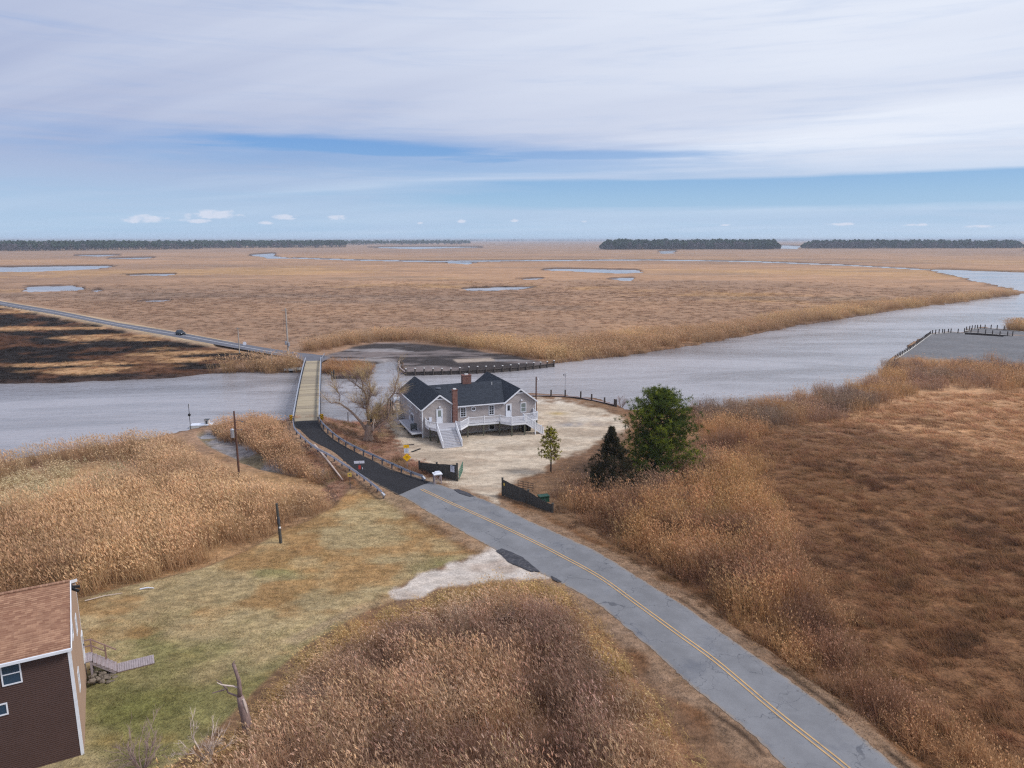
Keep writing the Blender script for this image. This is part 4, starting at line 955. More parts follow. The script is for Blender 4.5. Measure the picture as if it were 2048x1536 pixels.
s = MB(); s.tube([(13.6, 6.6, 7.0), (13.6, 6.6, 7.62)], .07, 8); s.build('vent_pipe', 'capw', house)
s = MB(); s.tube([(5.9, 4.9, 6.5), (5.9, 4.9, 7.0)], .07, 8); s.build('vent_pipe', 'black', house)
s = MB(); s.box(14.7, 6.9, 7.1, 15.5, 7.5, 7.28); s.build('roof_vent', 'galvdark', house)
# front deck
DP = [(.35, -.04), (.42, -1.85), (1.35, -3.55), (4.25, -3.7), (4.9, -4.15), (6.8, -1.95), (11.8, -2.35), (13.1, -4.15), (15.45, -4.15), (15.5, -2.9), (18.2, -2.35), (18.4, -.04)]
s = MB(); s.prism([(a, b) for a, b in DP][::-1] if False else DP, FZ - .05, FZ); deck = s.build('front_deck', 'deckgrey', house)
s = MB()
for a, b in zip(DP, DP[1:]): s.beam((a[0], a[1], FZ - .19), (b[0], b[1], FZ - .19), .05, .30)
s.build('deck_fascia', 'white', deck)
def railing(P, z0, parent, stair=False, ht=.95, sp=.13, mat='white'):
    """vinyl rail along the base points P (x, y, z)"""
    for a, b in zip(P, P[1:]):
        a, b = Vector(a), Vector(b); L = (b - a).length; s = MB()
        s.beam(a + Vector((0, 0, ht)), b + Vector((0, 0, ht)), .09, .06); s.beam(a + Vector((0, 0, .10)), b + Vector((0, 0, .10)), .06, .06)
        n = max(2, int(L / sp))
        for k in range(1, n):
            p = a.lerp(b, k / n); s.box(p.x - .018, p.y - .018, p.z + .12, p.x + .018, p.y + .018, p.z + ht - .02)
        s.build('railing', mat, parent)
    for p in P:
        s = MB(); s.box(p[0] - .065, p[1] - .065, p[2] - .02, p[0] + .065, p[1] + .065, p[2] + ht + .08); s.box(p[0] - .085, p[1] - .085, p[2] + ht + .08, p[0] + .085, p[1] + .085, p[2] + ht + .13)
        s.build('rail_post', mat, parent)
zz3 = lambda P: [(a, b, FZ) for a, b in P]
railing(zz3([(.42, -.15), (.42, -1.85), (1.35, -3.55)]), FZ, deck); railing(zz3([(4.25, -3.7), (4.9, -4.1), (6.8, -1.98), (9.3, -2.15), (11.8, -2.38), (13.1, -4.12), (15.4, -4.12)]), FZ, deck)
railing(zz3([(15.5, -2.9), (18.15, -2.33), (18.35, -.15)]), FZ, deck)
# main stair: 12 treads towards the camera
NST = 12; sx0, sx1, sy0, sy1 = 1.4, 4.2, -3.62, -6.85
stair = MB()
for sx in (sx0 - .05, sx1 + .05): stair.beam((sx, sy0, FZ - .22), (sx, sy1, 1.0 + .02), .05, .32)
stair = stair.build('front_stair', 'white', house)
for k in range(NST):
    f = (k + .5) / NST; y_ = sy0 + (sy1 - sy0) * f; z_ = FZ - (FZ - 1.0) * (k + 1) / (NST + 1); hw2 = abs(sy1 - sy0) / NST / 2
    s = MB(); s.box(sx0, y_ - hw2 * 1.1, z_ - .045, sx1, y_ + hw2 * .80, z_); s.build('tread', 'deckgrey', stair)
    s = MB(); s.box(sx0, y_ - hw2 * 1.08, z_ - .125, sx1, y_ - hw2 * .98, z_ - .046); s.build('riser', 'white', stair)
railing([(sx0 - .05, sy0, FZ), (sx0 - .05, sy1 + .12, 1.08)], FZ, stair, ht=.92); railing([(sx1 + .05, sy0, FZ), (sx1 + .05, sy1 + .12, 1.08)], FZ, stair, ht=.92)
# side stair to the right
st2 = MB(); st2.beam((15.5, -4.1, FZ - .2), (18.3, -4.5, 1.0), .05, .3); st2.beam((15.55, -3.0, FZ - .2), (18.5, -3.4, 1.0), .05, .3); st2 = st2.build('side_stair', 'white', house)
for k in range(10):
    f = (k + .5) / 10; x_ = 15.5 + 2.85 * f; y_ = -3.55 - .4 * f; z_ = FZ - 2.1 * (k + 1) / 11
    s = MB(); s.box(x_ - .15, y_ - .52, z_ - .045, x_ + .15, y_ + .52, z_); s.build('tread', 'deckgrey', st2)
railing([(15.5, -4.12, FZ), (16.9, -4.32, FZ - 1.02), (18.25, -4.5, 1.1)], FZ, st2, ht=.92)
railing([(15.6, -3.0, FZ), (16.95, -3.2, FZ - 1.02), (18.4, -3.4, 1.1)], FZ, st2, ht=.92)
s = MB(); s.box(16.9, -4.4, .6, 17.05, -4.25, FZ - 1.0); s.build('deck_post', 'white', deck)
for (x_, y_) in ((.62, -2.2), (1.5, -3.45), (4.2, -3.6), (6.6, -2.1), (9.2, -2.05), (11.75, -2.35), (13.15, -4.0), (15.3, -4.0), (18.1, -2.2), (15.4, -1.6)):
    s = MB(); s.box(x_ - .09, y_ - .09, .5, x_ + .09, y_ + .09, FZ - .05); s.build('deck_post', 'treat', deck)
s = MB()
for (a, b) in (((.6, -2.0), (1.5, -3.4)), ((1.5, -3.4), (4.3, -3.55)), ((6.7, -1.8), (11.8, -2.2)), ((11.8, -2.2), (13.2, -3.9)), ((13.2, -3.9), (15.4, -3.9)), ((9, -.2), (9.2, -2.0)), ((13, -.2), (13.2, -3.9))): s.beam((a[0], a[1], FZ - .42), (b[0], b[1], FZ - .42), .09, .22)
s.build('deck_beam', 'treat', deck)
# low side deck, walkway and rear stair on the river side
s = MB(); s.box(-1.6, .35, 1.78, -.04, 9.3, 1.84); sdk = s.build('side_deck', 'deckgrey', house)
s = MB(); s.box(-1.66, .25, 1.60, -.04, .34, 1.86); s.box(-1.68, .25, 1.60, -1.6, 9.3, 1.86); s.build('deck_fascia', 'white', sdk)
for y_ in (.5, 3.4, 6.3, 9.0):
    s = MB(); s.box(-1.55, y_ - .09, .5, -1.37, y_ + .09, 1.78); s.build('deck_post', 'treat', sdk)
s = MB(); s.box(-1.9, 9.3, 1.05, -.04, 12.6, 1.12); s.build('rear_landing', 'walk', house)
st3 = MB(); st3.beam((-1.15, 12.4, 1.1), (-1.15, 16.2, 3.5), .05, .3); st3.beam((-.15, 12.4, 1.1), (-.15, 16.2, 3.5), .05, .3); st3 = st3.build('rear_stair', 'white', house)
for k in range(12):
    f = (k + .5) / 12; s = MB(); s.box(-1.13, 12.4 + 3.8 * f - .15, 1.2 + 2.35 * f, -.17, 12.4 + 3.8 * f + .15, 1.25 + 2.35 * f); s.build('tread', 'deckgrey', st3)
s = MB(); s.box(-1.3, 16.2, 3.5, 1.6, 18.5, 3.62); s.build('rear_deck', 'white', house)
railing([(-1.2, 12.45, 1.2), (-1.2, 16.2, 3.55)], 0, st3, ht=.92); railing([(-1.25, 16.3, 3.6), (-1.25, 18.4, 3.6), (1.5, 18.4, 3.6)], 0, st3, ht=.92)
s = MB()
for (x_, y_) in ((-1.2, 16.4), (-1.2, 18.4), (1.4, 18.4)): s.box(x_ - .1, y_ - .1, .3, x_ + .1, y_ + .1, 3.5)
s.build('deck_post', 'treat', st3)
def hw(x, y, z=0): 
    return HO + Vector((x * math.cos(HA) - y * math.sin(HA), x * math.sin(HA) + y * math.cos(HA), z))
# things on and beside the deck
t = thing('grill', 'dark covered grill on the low river-side deck', 'grill', hw(-.95, 1.9, 1.84), HA)
s = MB(); s.box(-.45, -.3, .25, .45, .3, .82); s.tube([(-.45, 0, .82), (.45, 0, .82)], .3, 10); s.build('grill_hood', 'ac', t)
s = MB(); s.box(-.42, -.27, 0, -.34, .27, .25); s.box(.34, -.27, 0, .42, .27, .25); s.build('grill_leg', 'black', t)
for k, (x_, y_, lab) in enumerate(((15.9, -2.2, 'black wheeled bin under the right stair, nearest the deck post'), (16.8, -2.0, 'black wheeled bin under the right stair, farther from the deck post'))):
    t = thing('wheelie_bin', lab, 'bin', hw(x_, y_, 1.0), HA, 'black bins under the right stair')
    s = MB(); s.hexa([(-.24, -.28, .05), (.24, -.28, .05), (.24, .28, .05), (-.24, .28, .05), (-.3, -.36, 1.0), (.3, -.36, 1.0), (.3, .36, 1.0), (-.3, .36, 1.0)]); s.build('bin_body', 'black', t)
    s = MB(); s.box(-.32, -.4, 1.0, .32, .4, 1.07); s.build('bin_lid', 'black', t)
    for sx in (-.26, .26):
        s = MB(); s.tube([(sx - .03, .3, .1), (sx + .03, .3, .1)], .1, 8); s.build('wheel', 'tyre', t)
for (x_, y_, a_, L, mt, lab) in ((18.0, -4.9, -.9, 2.3, 'barkl', 'pale timber lying beside the right stair foot'), (-2.6, -6.4, 1.0, 1.9, 'black', 'short dark plank lying on gravel near the yellow signs'), (-2.9, -3.2, .3, 1.5, 'pile', 'dark board lying on the bare soil left of the stair')):
    p = hw(x_, y_, 1.02); s = MB(); s.box(-L / 2, -.12, 0, L / 2, .12, .09); o = s.build('loose_plank', mt, loc=p); o.rotation_euler.z = a_; tag(o, lab, 'plank')

# ------------------------------------------------------------------ brown house at the left edge
BA = math.radians(29); BO = Vector((-25.5, 38.0, 0))
bh = thing('house', 'dark brown sided house with terracotta shingle roof beside the lawn', 'house', BO, BA)
DPT, EV, RG = 9.1, 8.05, 9.98
lap_wall('front_wall', 'brown', bh, 'x', 0, -15, 0, .6, EV, -1, course=.125)
lap_wall('rear_wall', 'brown', bh, 'x', DPT, -15, 0, .6, EV, 1, course=.25)
lap_wall('gable_wall', 'tan', bh, 'y', 0, 0, DPT, .6, EV, 1, course=.125)
lap_wall('gable_wall', 'tan', bh, 'y', -.001, 0, DPT, EV, RG - .04, 1, course=.125, lim=lambda z: (4.55 - 4.55 * (RG - z) / (RG - EV), 4.55 + 4.55 * (RG - z) / (RG - EV)))
for (ya, yb) in ((-.32, 4.55), (DPT + .32, 4.55)):
    # shingle courses stepped one above the other
    n = 34; s = MB(); uvs = []
    za = EV + .10 - .32 * (RG - EV) / 4.55; zb = RG + .10
    L = math.hypot(yb - ya, zb - za)
    for k in range(n):
        f0, f1 = k / n, (k + 1) / n; y0, y1 = ya + (yb - ya) * f0, ya + (yb - ya) * f1; z0, z1 = za + (zb - za) * f0, za + (zb - za) * f1
        s.hexa([(-15.3, y0, z0 - .05), (.10, y0, z0 - .05), (.10, y1, z1 - .05), (-15.3, y1, z1 - .05), (-15.3, y0, z0 + .022), (.10, y0, z0 + .022), (.10, y1, z1 + .004), (-15.3, y1, z1 + .004)])
    s.build('roof', 'roofr', bh, uvf=lambda c, ya=ya, yb=yb, L=L: (c.x, L * (c.y - ya) / (yb - ya)))
s = MB(); s.beam((-15.3, 4.55, RG + .13), (.1, 4.55, RG + .13), .26, .05); s.build('ridge_cap', 'roofr', bh, uvf=lambda c: (c.y, c.x))
s = MB(); s.box(-15.3, -.46, EV - .13, .12, -.34, EV + .03); s.build('gutter', 'white', bh)
for sg in (0, 1):
    s = MB(); y0 = -.36 if sg == 0 else DPT + .36; s.beam((.12, y0, EV - .06), (.12, 4.55, RG + .02), .05, .20); s.build('rake_board', 'white', bh)
    s = MB(); yc = 0 if sg == 0 else DPT; s.box(-.12, yc - .05, .6, .05, yc + .08, EV - .05); s.build('corner_board', 'white', bh)
s = MB(); s.box(-15.3, -.33, EV - .16, -.02, -.04, EV - .12); s.build('soffit', 'white', bh)
win(bh, 'x', 0, -1, -2.87, 7.22, .95, 1.34, 'glassb', grid=(1, 2), trim=.07); win(bh, 'x', 0, -1, -3.72, 5.18, .95, .72, 'glassb', grid=(1, 1), trim=.07)
win(bh, 'x', 0, -1, -6.6, 7.22, .95, 1.34, 'glassb', grid=(1, 2), trim=.07); win(bh, 'x', 0, -1, -7.4, 3.4, .95, 1.2, 'glassb', grid=(1, 2), trim=.07)
win(bh, 'y', 0, 1, 2.25, 8.1, .9, 1.45, 'glassb', grid=(1, 2), trim=.10); win(bh, 'y', 0, 1, 5.6, 6.6, .9, 1.2, 'glassb', grid=(1, 2), trim=.10); win(bh, 'y', 0, 1, 2.6, 4.4, .9, 1.3, 'glassb', grid=(1, 2), trim=.10)
door(bh, 'y', 0, 1, 8.5, 2.45, .95, 2.05, (.5, .9), 'glassb')
s = MB(); s.box(.02, 4.55, 9.5, .16, 5.05, 9.62); s.tube([(.1, 4.7, 9.5), (.5, 4.4, 9.36)], .09, 8); s.tube([(.1, 4.95, 9.5), (.55, 5.0, 9.4)], .09, 8); s.build('floodlight', 'black', bh)
s = MB(); s.box(-15, .05, -.2, -.05, DPT - .05, .62); s.build('foundation', 'conc', bh)
def bw(x, y, z=0): return BO + Vector((x * math.cos(BA) - y * math.sin(BA), x * math.sin(BA) + y * math.cos(BA), z))
# side entrance: landing, steps, rail, boardwalk, stones
LY0, LY1 = 8.2, 9.45
es = MB(); es.box(-.02 + .06, LY0, 2.36, .5, LY1, 2.42); es.beam((.5, LY0 + .03, 2.25), (1.86, LY0 + .03, 1.1), .05, .22); es.beam((.5, LY1 - .03, 2.25), (1.86, LY1 - .03, 1.1), .05, .22)
for (x_, y_) in ((.42, LY0 + .08), (.42, LY1 - .08)): es.box(x_ - .07, y_ - .07, .5, x_ + .07, y_ + .07, 2.36)
es = es.build('entrance_stair', 'walk', bh)
for k in range(3):
    s = MB(); s.box(.07 + k * .155, LY0 - .02, 2.42, .07 + k * .155 + .145, LY1 + .02, 2.455); s.build('board', 'walk', es)
for k in range(6):
    for q in (0, 1):
        s = MB(); x_ = .54 + k * .228 + q * .115; s.box(x_, LY0 - .02, 2.20 - k * .195, x_ + .105, LY1 + .02, 2.24 - k * .195); s.build('tread', 'walk', es)
    s = MB(); x_ = .54 + k * .228 + .228; s.box(x_ - .02, LY0, 2.05 - k * .195, x_, LY1, 2.20 - k * .195) ; s.build('riser', 'railw', es)
for (a, b) in (((.02, LY1, 3.42), (.48, LY1, 3.42)), ((.02, LY1, 2.95), (.48, LY1, 2.95)), ((.48, LY1, 3.42), (1.95, LY1, 2.2)), ((.48, LY1, 2.95), (1.25, LY1, 2.30))):
    s = MB(); s.beam(a, b, .09, .06); s.build('handrail', 'railw', es)
for (x_, z0, z1) in ((.48, 2.3, 3.46), (1.3, 1.3, 2.8)):
    s = MB(); s.box(x_ - .05, LY1 - .06, z0, x_ + .05, LY1 + .04, z1); s.build('rail_post', 'railw', es)
bwk = thing('boardwalk', 'weathered plank boardwalk at the foot of the brown house steps', 'boardwalk', bw(1.93, 8.25, 1.02), BA)
for k in range(16):
    s = MB(); s.box(k * .148 + .004, -.02, .05, k * .148 + .138, 1.2, .085 + .006 * (k % 3)); s.build('board', 'walk', bwk)
s = MB(); s.box(0, .0, -.1, 2.35, .06, .05); s.box(0, 1.12, -.1, 2.35, 1.18, .05); s.build('bearer', 'railw', bwk)
sp = thing('stone_pile', 'heap of rough stones under the brown house steps', 'stones', bw(.2, 8.0, .95), BA)
rnd = random.Random(3)
for k in range(46):
    x_ = rnd.uniform(0, 1.6); y_ = rnd.uniform(-.75, .5); zt = max(0.05, .95 - .6 * x_) * rnd.uniform(.1, 1)
    s = MB(); s.ball((x_, y_, zt), rnd.uniform(.1, .2), 6, 4, rnd.uniform(.8, 1.4), rnd.uniform(.6, .9), .2, rnd); s.build('stone', 'stone', sp)

# ------------------------------------------------------------------ fences, gates, pedestal, signs
def board_fence(name, label, base, htop, nb, post_idx, mat='dwood'):
    P = resample([at(u, v, 1.05) for u, v in base], nb + 1)
    root = thing(name, label, 'fence', P[0]); o0 = root.location.copy(); rn = random.Random(nb)
    for i in range(nb):
        a, b = P[i] - o0, P[i + 1] - o0; f = (i + .5) / nb; h = htop(f) + rn.uniform(-.02, .02)
        d = (b - a).normalized(); pn = Vector((-d.y, d.x, 0)); g = .006
        a2, b2 = a + d * g, b - d * g; o = pn * rn.uniform(-.008, .008)
        s = MB(); q = [a2 - pn * .012 + o, b2 - pn * .012 + o, b2 + pn * .012 + o, a2 + pn * .012 + o]
        s.hexa([p + Vector((0, 0, -.15)) for p in q] + [p + Vector((0, 0, h)) for p in q]); s.build('board', mat, root)
    for f0, f1 in ((.0, 1.0),):
        for hz_ in (.25, .8):
            s = MB()
            for i in range(nb):
                d = (P[i + 1] - P[i]).normalized(); pn = Vector((-d.y, d.x, 0)) * .05
                s.beam(P[i] - o0 + pn + Vector((0, 0, htop(i / nb) * hz_)), P[i + 1] - o0 + pn + Vector((0, 0, htop((i + 1) / nb) * hz_)), .04, .09)
            s.build('fence_rail', mat, root)
    for f in post_idx:
        i = min(int(f * nb), nb); p = P[i] - o0; h = htop(f) + .18
        s = MB(); s.box(p.x - .11, p.y - .11, -.2, p.x + .11, p.y + .11, h); s.box(p.x - .13, p.y - .13, h, p.x + .13, p.y + .13, h + .05); s.build('fence_post', mat, root)
    return root, P
f1, P1 = board_fence('board_fence', 'dark board fence by the white pedestal, rising towards the lot entrance', [(839, 941.5), (858, 947), (877.7, 953), (896, 957), (914.5, 961.4)], lambda f: 1.15 + .95 * f, 34, (0, .5, 1))
s = MB(); s.box(-.32, -.02, -.42, .32, 0.0, .42); o = s.build('notice_board', 'signw', f1); p = P1[30] - P1[0]; d = P1[33] - P1[28]; o.location = (p.x + .03, p.y - .07, 1.45); o.rotation_euler.z = math.atan2(d.y, d.x); nbd = o
for k, w_ in enumerate((.46, .34, .42, .28)):
    s = MB(); s.box(-w_ / 2, -.026, .26 - k * .15, w_ / 2, -.021, .31 - k * .15); s.build('faint_lettering', 'galvdark', nbd)
f2, P2 = board_fence('board_fence', 'dark curving board fence beside the road, dropping away from the lot entrance', [(1005, 991), (1017, 995.5), (1029, 999.6), (1053.7, 1006.5), (1080, 1017), (1105, 1024.5)], lambda f: 1.85 - 1.15 * f ** 1.3 + .15, 52, (0, .52, 1))
s = MB()
N = 14; s.v += [(.14 * math.cos(2 * math.pi * k / N), -.01, .2 * math.sin(2 * math.pi * k / N)) for k in range(N)]; s.f.append(tuple(range(N)))
o = s.build('oval_plaque', 'yelp', f2); p = P2[2] - P2[0]; d = P2[4] - P2[1]; o.location = (p.x + .0, p.y - .08, 1.5); o.rotation_euler.z = math.atan2(d.y, d.x)
o = f1
def tube_gate(label, p, q, ht, mat, n=5, z=1.05):
    a = at(*p, z); b = at(*q, z); root = thing('tube_gate', label, 'gate', a); d = b - a
    for k in range(n):
        zz_ = .15 + (ht - .15) * k / (n - 1); s = MB(); s.tube([(0, 0, zz_), (d.x, d.y, zz_)], .035, 6); s.build('gate_rail', mat, root)
    for f in (0, .33, .66, 1):
        s = MB(); s.tube([(d.x * f, d.y * f, .02), (d.x * f, d.y * f, ht + .05)], .04, 6); s.build('gate_bar', mat, root)
    return root
tube_gate('open green tube gate swung back behind the taller fence post', (918, 960), (925.5, 942.5), 1.25, 'green')
tube_gate('rusty dark tube gate folded behind the curving fence', (1066, 983), (1036, 977), 1.0, 'rust', 4)
t = thing('utility_box', 'dark green utility box behind the curving fence', 'utility box', at(1087, 1004, .95), .35)
s = MB(); s.hexa([(-.6, -.4, 0), (.6, -.4, 0), (.6, .4, 0), (-.6, .4, 0), (-.55, -.36, .75), (.55, -.36, .75), (.55, .36, .75), (-.55, .36, .75)]); s.build('cabinet', 'greend', t)
s = MB(); s.box(-.64, -.44, .75, .64, .44, .84); s.build('box_lid', 'greend', t); s = MB(); s.box(-.08, -.41, .35, .08, -.385, .5); s.build('latch', 'galvdark', t)
# mail pedestal: four legs, crossed braces, slab top and a white box
t = thing('mail_pedestal', 'crossed-brace pedestal with white cap and mailbox beside the tarred road end', 'mailbox stand', at(875, 967, 1.1), .35)
s = MB()
for sx in (-.42, .42):
    for sy in (-.35, .35): s.box(sx - .05, sy - .05, -.1, sx + .05, sy + .05, 1.25)
s.build('stand_leg', 'walk', t)
for sy in (-.37, .37):
    s = MB(); s.beam((-.42, sy, .05), (.42, sy, 1.2), .06, .04); s.beam((.42, sy - .012, .05), (-.42, sy - .012, 1.2), .06, .04); s.build('cross_brace', 'walk', t)
for sx in (-.44, .44):
    s = MB(); s.beam((sx, -.35, .05), (sx, .35, 1.2), .06, .04); s.beam((sx - .012, .35, .05), (sx - .012, -.35, 1.2), .06, .04); s.build('cross_brace', 'walk', t)
s = MB(); s.box(-.55, -.48, 1.25, .55, .48, 1.36); s.build('cap_slab', 'white', t)
s = MB(); s.hexa([(-.3, -.16, 1.36), (.3, -.16, 1.36), (.3, .16, 1.36), (-.3, .16, 1.36), (-.3, -.12, 1.6), (.3, -.12, 1.6), (.3, .12, 1.6), (-.3, .12, 1.6)]); s.build('mailbox', 'signw', t)
# sign cluster
t = thing('road_sign', 'yellow diamond warning sign with white and yellow plates above it', 'road sign', at(814.5, 936, 1.1), .12)
s = MB(); s.box(-.04, .0, -.1, .04, .06, 3.25); s.build('sign_post', 'galv', t)
def plate(root, name, mat, cx, cz, w_, h_, y=-.03, diamond=False, th=.012):
    s = MB()
    if diamond: P = [(cx, cz - h_ / 2), (cx + w_ / 2, cz), (cx, cz + h_ / 2), (cx - w_ / 2, cz)]
    else: P = [(cx - w_ / 2, cz - h_ / 2), (cx + w_ / 2, cz - h_ / 2), (cx + w_ / 2, cz + h_ / 2), (cx - w_ / 2, cz + h_ / 2)]
    s.hexa([(a, y, b) for a, b in P] + [(a, y + th, b) for a, b in P]); return s.build(name, mat, root)
dp = plate(t, 'diamond_plate', 'yel', 0, 1.48, 1.15, 1.15, diamond=True); wp_ = plate(t, 'white_plate', 'signw', -.05, 2.4, .60, .62); yp = plate(t, 'yellow_plate', 'yel', -.05, 3.0, .72, .40)
for (par, a, b, w_) in ((dp, 0, 1.62, .34), (dp, 0, 1.5, .5), (dp, 0, 1.38, .26), (wp_, -.05, 2.52, .36), (wp_, -.05, 2.36, .3), (wp_, -.05, 2.24, .36), (yp, -.05, 3.0, .42)):
    plate(par, 'sign_marking', 'galvdark' if par is not dp else 'rust', a, b, w_ * .8, .03, y=-.036, th=.004)
t = thing('street_sign', 'white street name blade with a red plate, over the near guardrail', 'road sign', at(720, 961, 1.15), .12)
s = MB(); s.box(-.03, -.03, -.2, .03, .03, 2.5); s.build('sign_post', 'galvdark', t)
b_ = plate(t, 'name_blade', 'signw', 0, 2.42, 1.28, .34); plate(t, 'red_plate', 'red', .03, 1.75, .28, .5, y=-.045); plate(t, 'small_tag', 'signw', .38, 1.6, .1, .22)
t = thing('marker_sign', 'small faded yellow square sign low in the brush by the guardrail', 'road sign', at(700.5, 977, 1.05), .1)
s = MB(); s.box(-.03, -.03, -.2, .03, .03, 1.9); s.build('sign_post', 'galvdark', t); pl = plate(t, 'square_plate', 'yelp', 0, 1.78, .5, .5, y=-.045); plate(pl, 'sign_marking', 'galvdark', 0, 1.8, .2, .1, y=-.052, th=.004)
def hazard(u, v, lab, flip):
    p = at(u, v, 3.1); t = thing('hazard_marker', lab, 'hazard marker', (p.x, p.y, gz(p)), .05)
    zt = 4.55 - t.location.z; s = MB(); s.box(-.04, .0, -.2, .04, .06, zt); s.build('sign_post', 'galvdark', t)
    w_, h_ = .50, .92; pl = plate(t, 'striped_plate', 'yel', 0, zt - .46, w_, h_)
    # black diagonal bands clipped to the plate
    for k in range(-1, 4):
        z0 = zt - .92 + k * .30
        A = [(-w_ / 2, z0), (w_ / 2, z0 + .34 * flip * 1.0), (w_ / 2, z0 + .34 * flip + .14), (-w_ / 2, z0 + .14)]
        lo, hi = zt - .92, zt
        A = [(a, min(max(b, lo), hi)) for a, b in A]
        if max(b for a, b in A) - min(b for a, b in A) < .05: continue
        s = MB(); s.hexa([(a, -.036, b) for a, b in A] + [(a, -.031, b) for a, b in A]); s.build('black_stripe', 'black', pl)
hazard(583, 848, 'striped hazard marker at the left corner of the near bridge end', -1); hazard(644.5, 846, 'striped hazard marker at the right corner of the near bridge end', 1)

# ------------------------------------------------------------------ poles
def pole(u, v, top, label, mat='pole', r0=.16, r1=.11, lean=(0, 0), z=1.0, name='utility_pole', cat='utility pole', group=None):
    p = at(u, v, z); t = thing(name, label, cat, (p.x, p.y, gz(p)), 0, group); h = top - t.location.z
    s = MB(); s.tube([(0, 0, -.4), (lean[0] * .5, lean[1] * .5, h * .5), (lean[0], lean[1], h)], [r0, (r0 + r1) / 2, r1], 8); s.build('shaft', mat, t)
    return t, h
t, h = pole(562, 1086, 5.2, 'short dark pole with a white knob on the lawn edge', 'dwood', .16, .12, (-.18, 0))
s = MB(); s.ball((.05, -.16, 1.7), .12, 8, 6); s.build('white_knob', 'capw', t); s = MB(); s.box(-.06, -.24, 2.1, .06, -.14, 2.8); s.build('conduit', 'galvdark', t)
t, h = pole(479, 958, 9.9, 'tall brown utility pole with a grey transformer rising from the reeds', 'pole', .15, .10, (-.05, 0))
s = MB(); s.tube([(-.42, -.05, 6.0), (-.42, -.05, 7.0)], .24, 12); s.tube([(-.42, -.05, 7.0), (-.42, -.05, 7.15)], [.24, .1], 12); s.build('transformer', 'galv', t)
s = MB(); s.tube([(0, 0, 8.2), (.75, -.1, 8.25), (.85, -.1, 8.1)], .03, 6); s.tube([(0, 0, 7.0), (.7, -.1, 7.0)], .03, 6); s.build('bracket_arm', 'galvdark', t)
s = MB(); s.ball((.95, -.1, 8.05), .12, 8, 5, 1.3, .6); s.ball((.8, -.1, 7.0), .08, 8, 5); s.build('lamp_head', 'galvdark', t)
t, h = pole(1072, 822, 7.2, 'dark lamp pole with white lamp rising behind the deck rail', 'pole', .15, .12)
s = MB(); s.tube([(0, 0, h - .5), (.3, 0, h - .35)], .03, 6); s.build('bracket_arm', 'galvdark', t); s = MB(); s.ball((.36, 0, h - .45), .13, 8, 6); s.build('lamp_head', 'lamp', t)
t, h = pole(577, 713, 13.6, 'tall pale utility pole with hardware at the far bridge end', 'polew', .24, .15)
s = MB(); s.beam((-1.1, 0, h - .5), (.5, 0, h - .5), .12, .12); s.build('crossarm', 'polew', t)
s = MB(); s.tube([(-.4, -.2, 3.6), (-.4, -.2, 4.6)], .25, 10); s.tube([(.3, -.2, 3.2), (.3, -.2, 4.2)], .25, 10); s.build('transformer', 'galv', t)
s = MB(); s.tube([(-.5, 0, h * .9), (-.9, 0, h * .55)], .03, 4) ; s.build('riser_cable', 'galvdark', t)
t, h = pole(479, 703, 7.6, 'pale utility pole standing beside the causeway road', 'polew', .16, .11)
s = MB(); s.beam((-.6, 0, h - .25), (.6, 0, h - .25), .1, .1); s.build('crossarm', 'polew', t)
t, h = pole(544, 735, 6.0, 'thin pale pole in the reeds left of the far bridge end', 'polew', .07, .05)
p = at(490, 697, 1.0); t = thing('road_sign', 'small round-topped sign at the edge of the causeway road', 'road sign', (p.x, p.y, gz(p)), .3)
s = MB(); s.box(-.05, 0, 0, .05, .08, 2.4); s.build('sign_post', 'galv', t)
s = MB(); N = 12; s.tube([(0, -.05, 1.9), (0, -.0, 1.9)], .5, 14); s.build('round_plate', 'signw', t)
t, h = pole(381, 856, 4.3, 'thin channel marker post with a black ball', 'black', .05, .04, z=.2, name='marker_post', cat='post')
s = MB(); s.ball((0, 0, h * .62), .24, 10, 7); s.build('ball_topmark', 'black', t); s = MB(); s.box(.06, -.05, h - .55, .14, .05, h + .1); s.build('white_tip', 'capw', t)
p = at(1130, 792.5, 1.0); t = thing('lamp_pole', 'slim dock light pole with floodlights at the lot bulkhead', 'lamp pole', (p.x, p.y, .8))
s = MB(); s.tube([(0, 0, 0), (0, 0, 4.6)], .055, 6); s.build('shaft', 'galv', t); s = MB(); s.beam((-.35, 0, 4.25), (.35, 0, 4.25), .06, .06); s.beam((-.3, 0, 4.65), (.35, 0, 4.65), .05, .05); s.build('crossarm', 'galv', t)
for k, (x_, z_) in enumerate(((-.3, 4.45), (.3, 4.85), (.32, 4.35))):
    s = MB(); s.box(x_ - .12, -.12, z_ - .09, x_ + .12, .08, z_ + .09); s.build('floodlight', 'lamp' if k else 'galvdark', t)
# fallen timbers on the left bank
for (a, b, r_, mt, lab) in (((630, 911), (686, 962), .14, 'barkl', 'long pale fallen timber on the bank below the guardrail'), ((170, 1203), (245, 1188), .05, 'barkl', 'pale fallen stick at the reed edge by the lawn'), ((280, 1180), (308, 1178), .07, 'signw', 'short white scrap at the reed edge')):
    p, q = at(*a, 1.0), at(*b, 1.0); p.z = gz(p) + .1; q.z = gz(q) + .1; s = MB(); s.tube([(0, 0, 0), (q - p) * .5 + Vector((0, .1, .05)), q - p], [r_, r_ * .9, r_ * .6], 6); o = s.build('fallen_timber', mt, loc=p); tag(o, lab, 'timber')

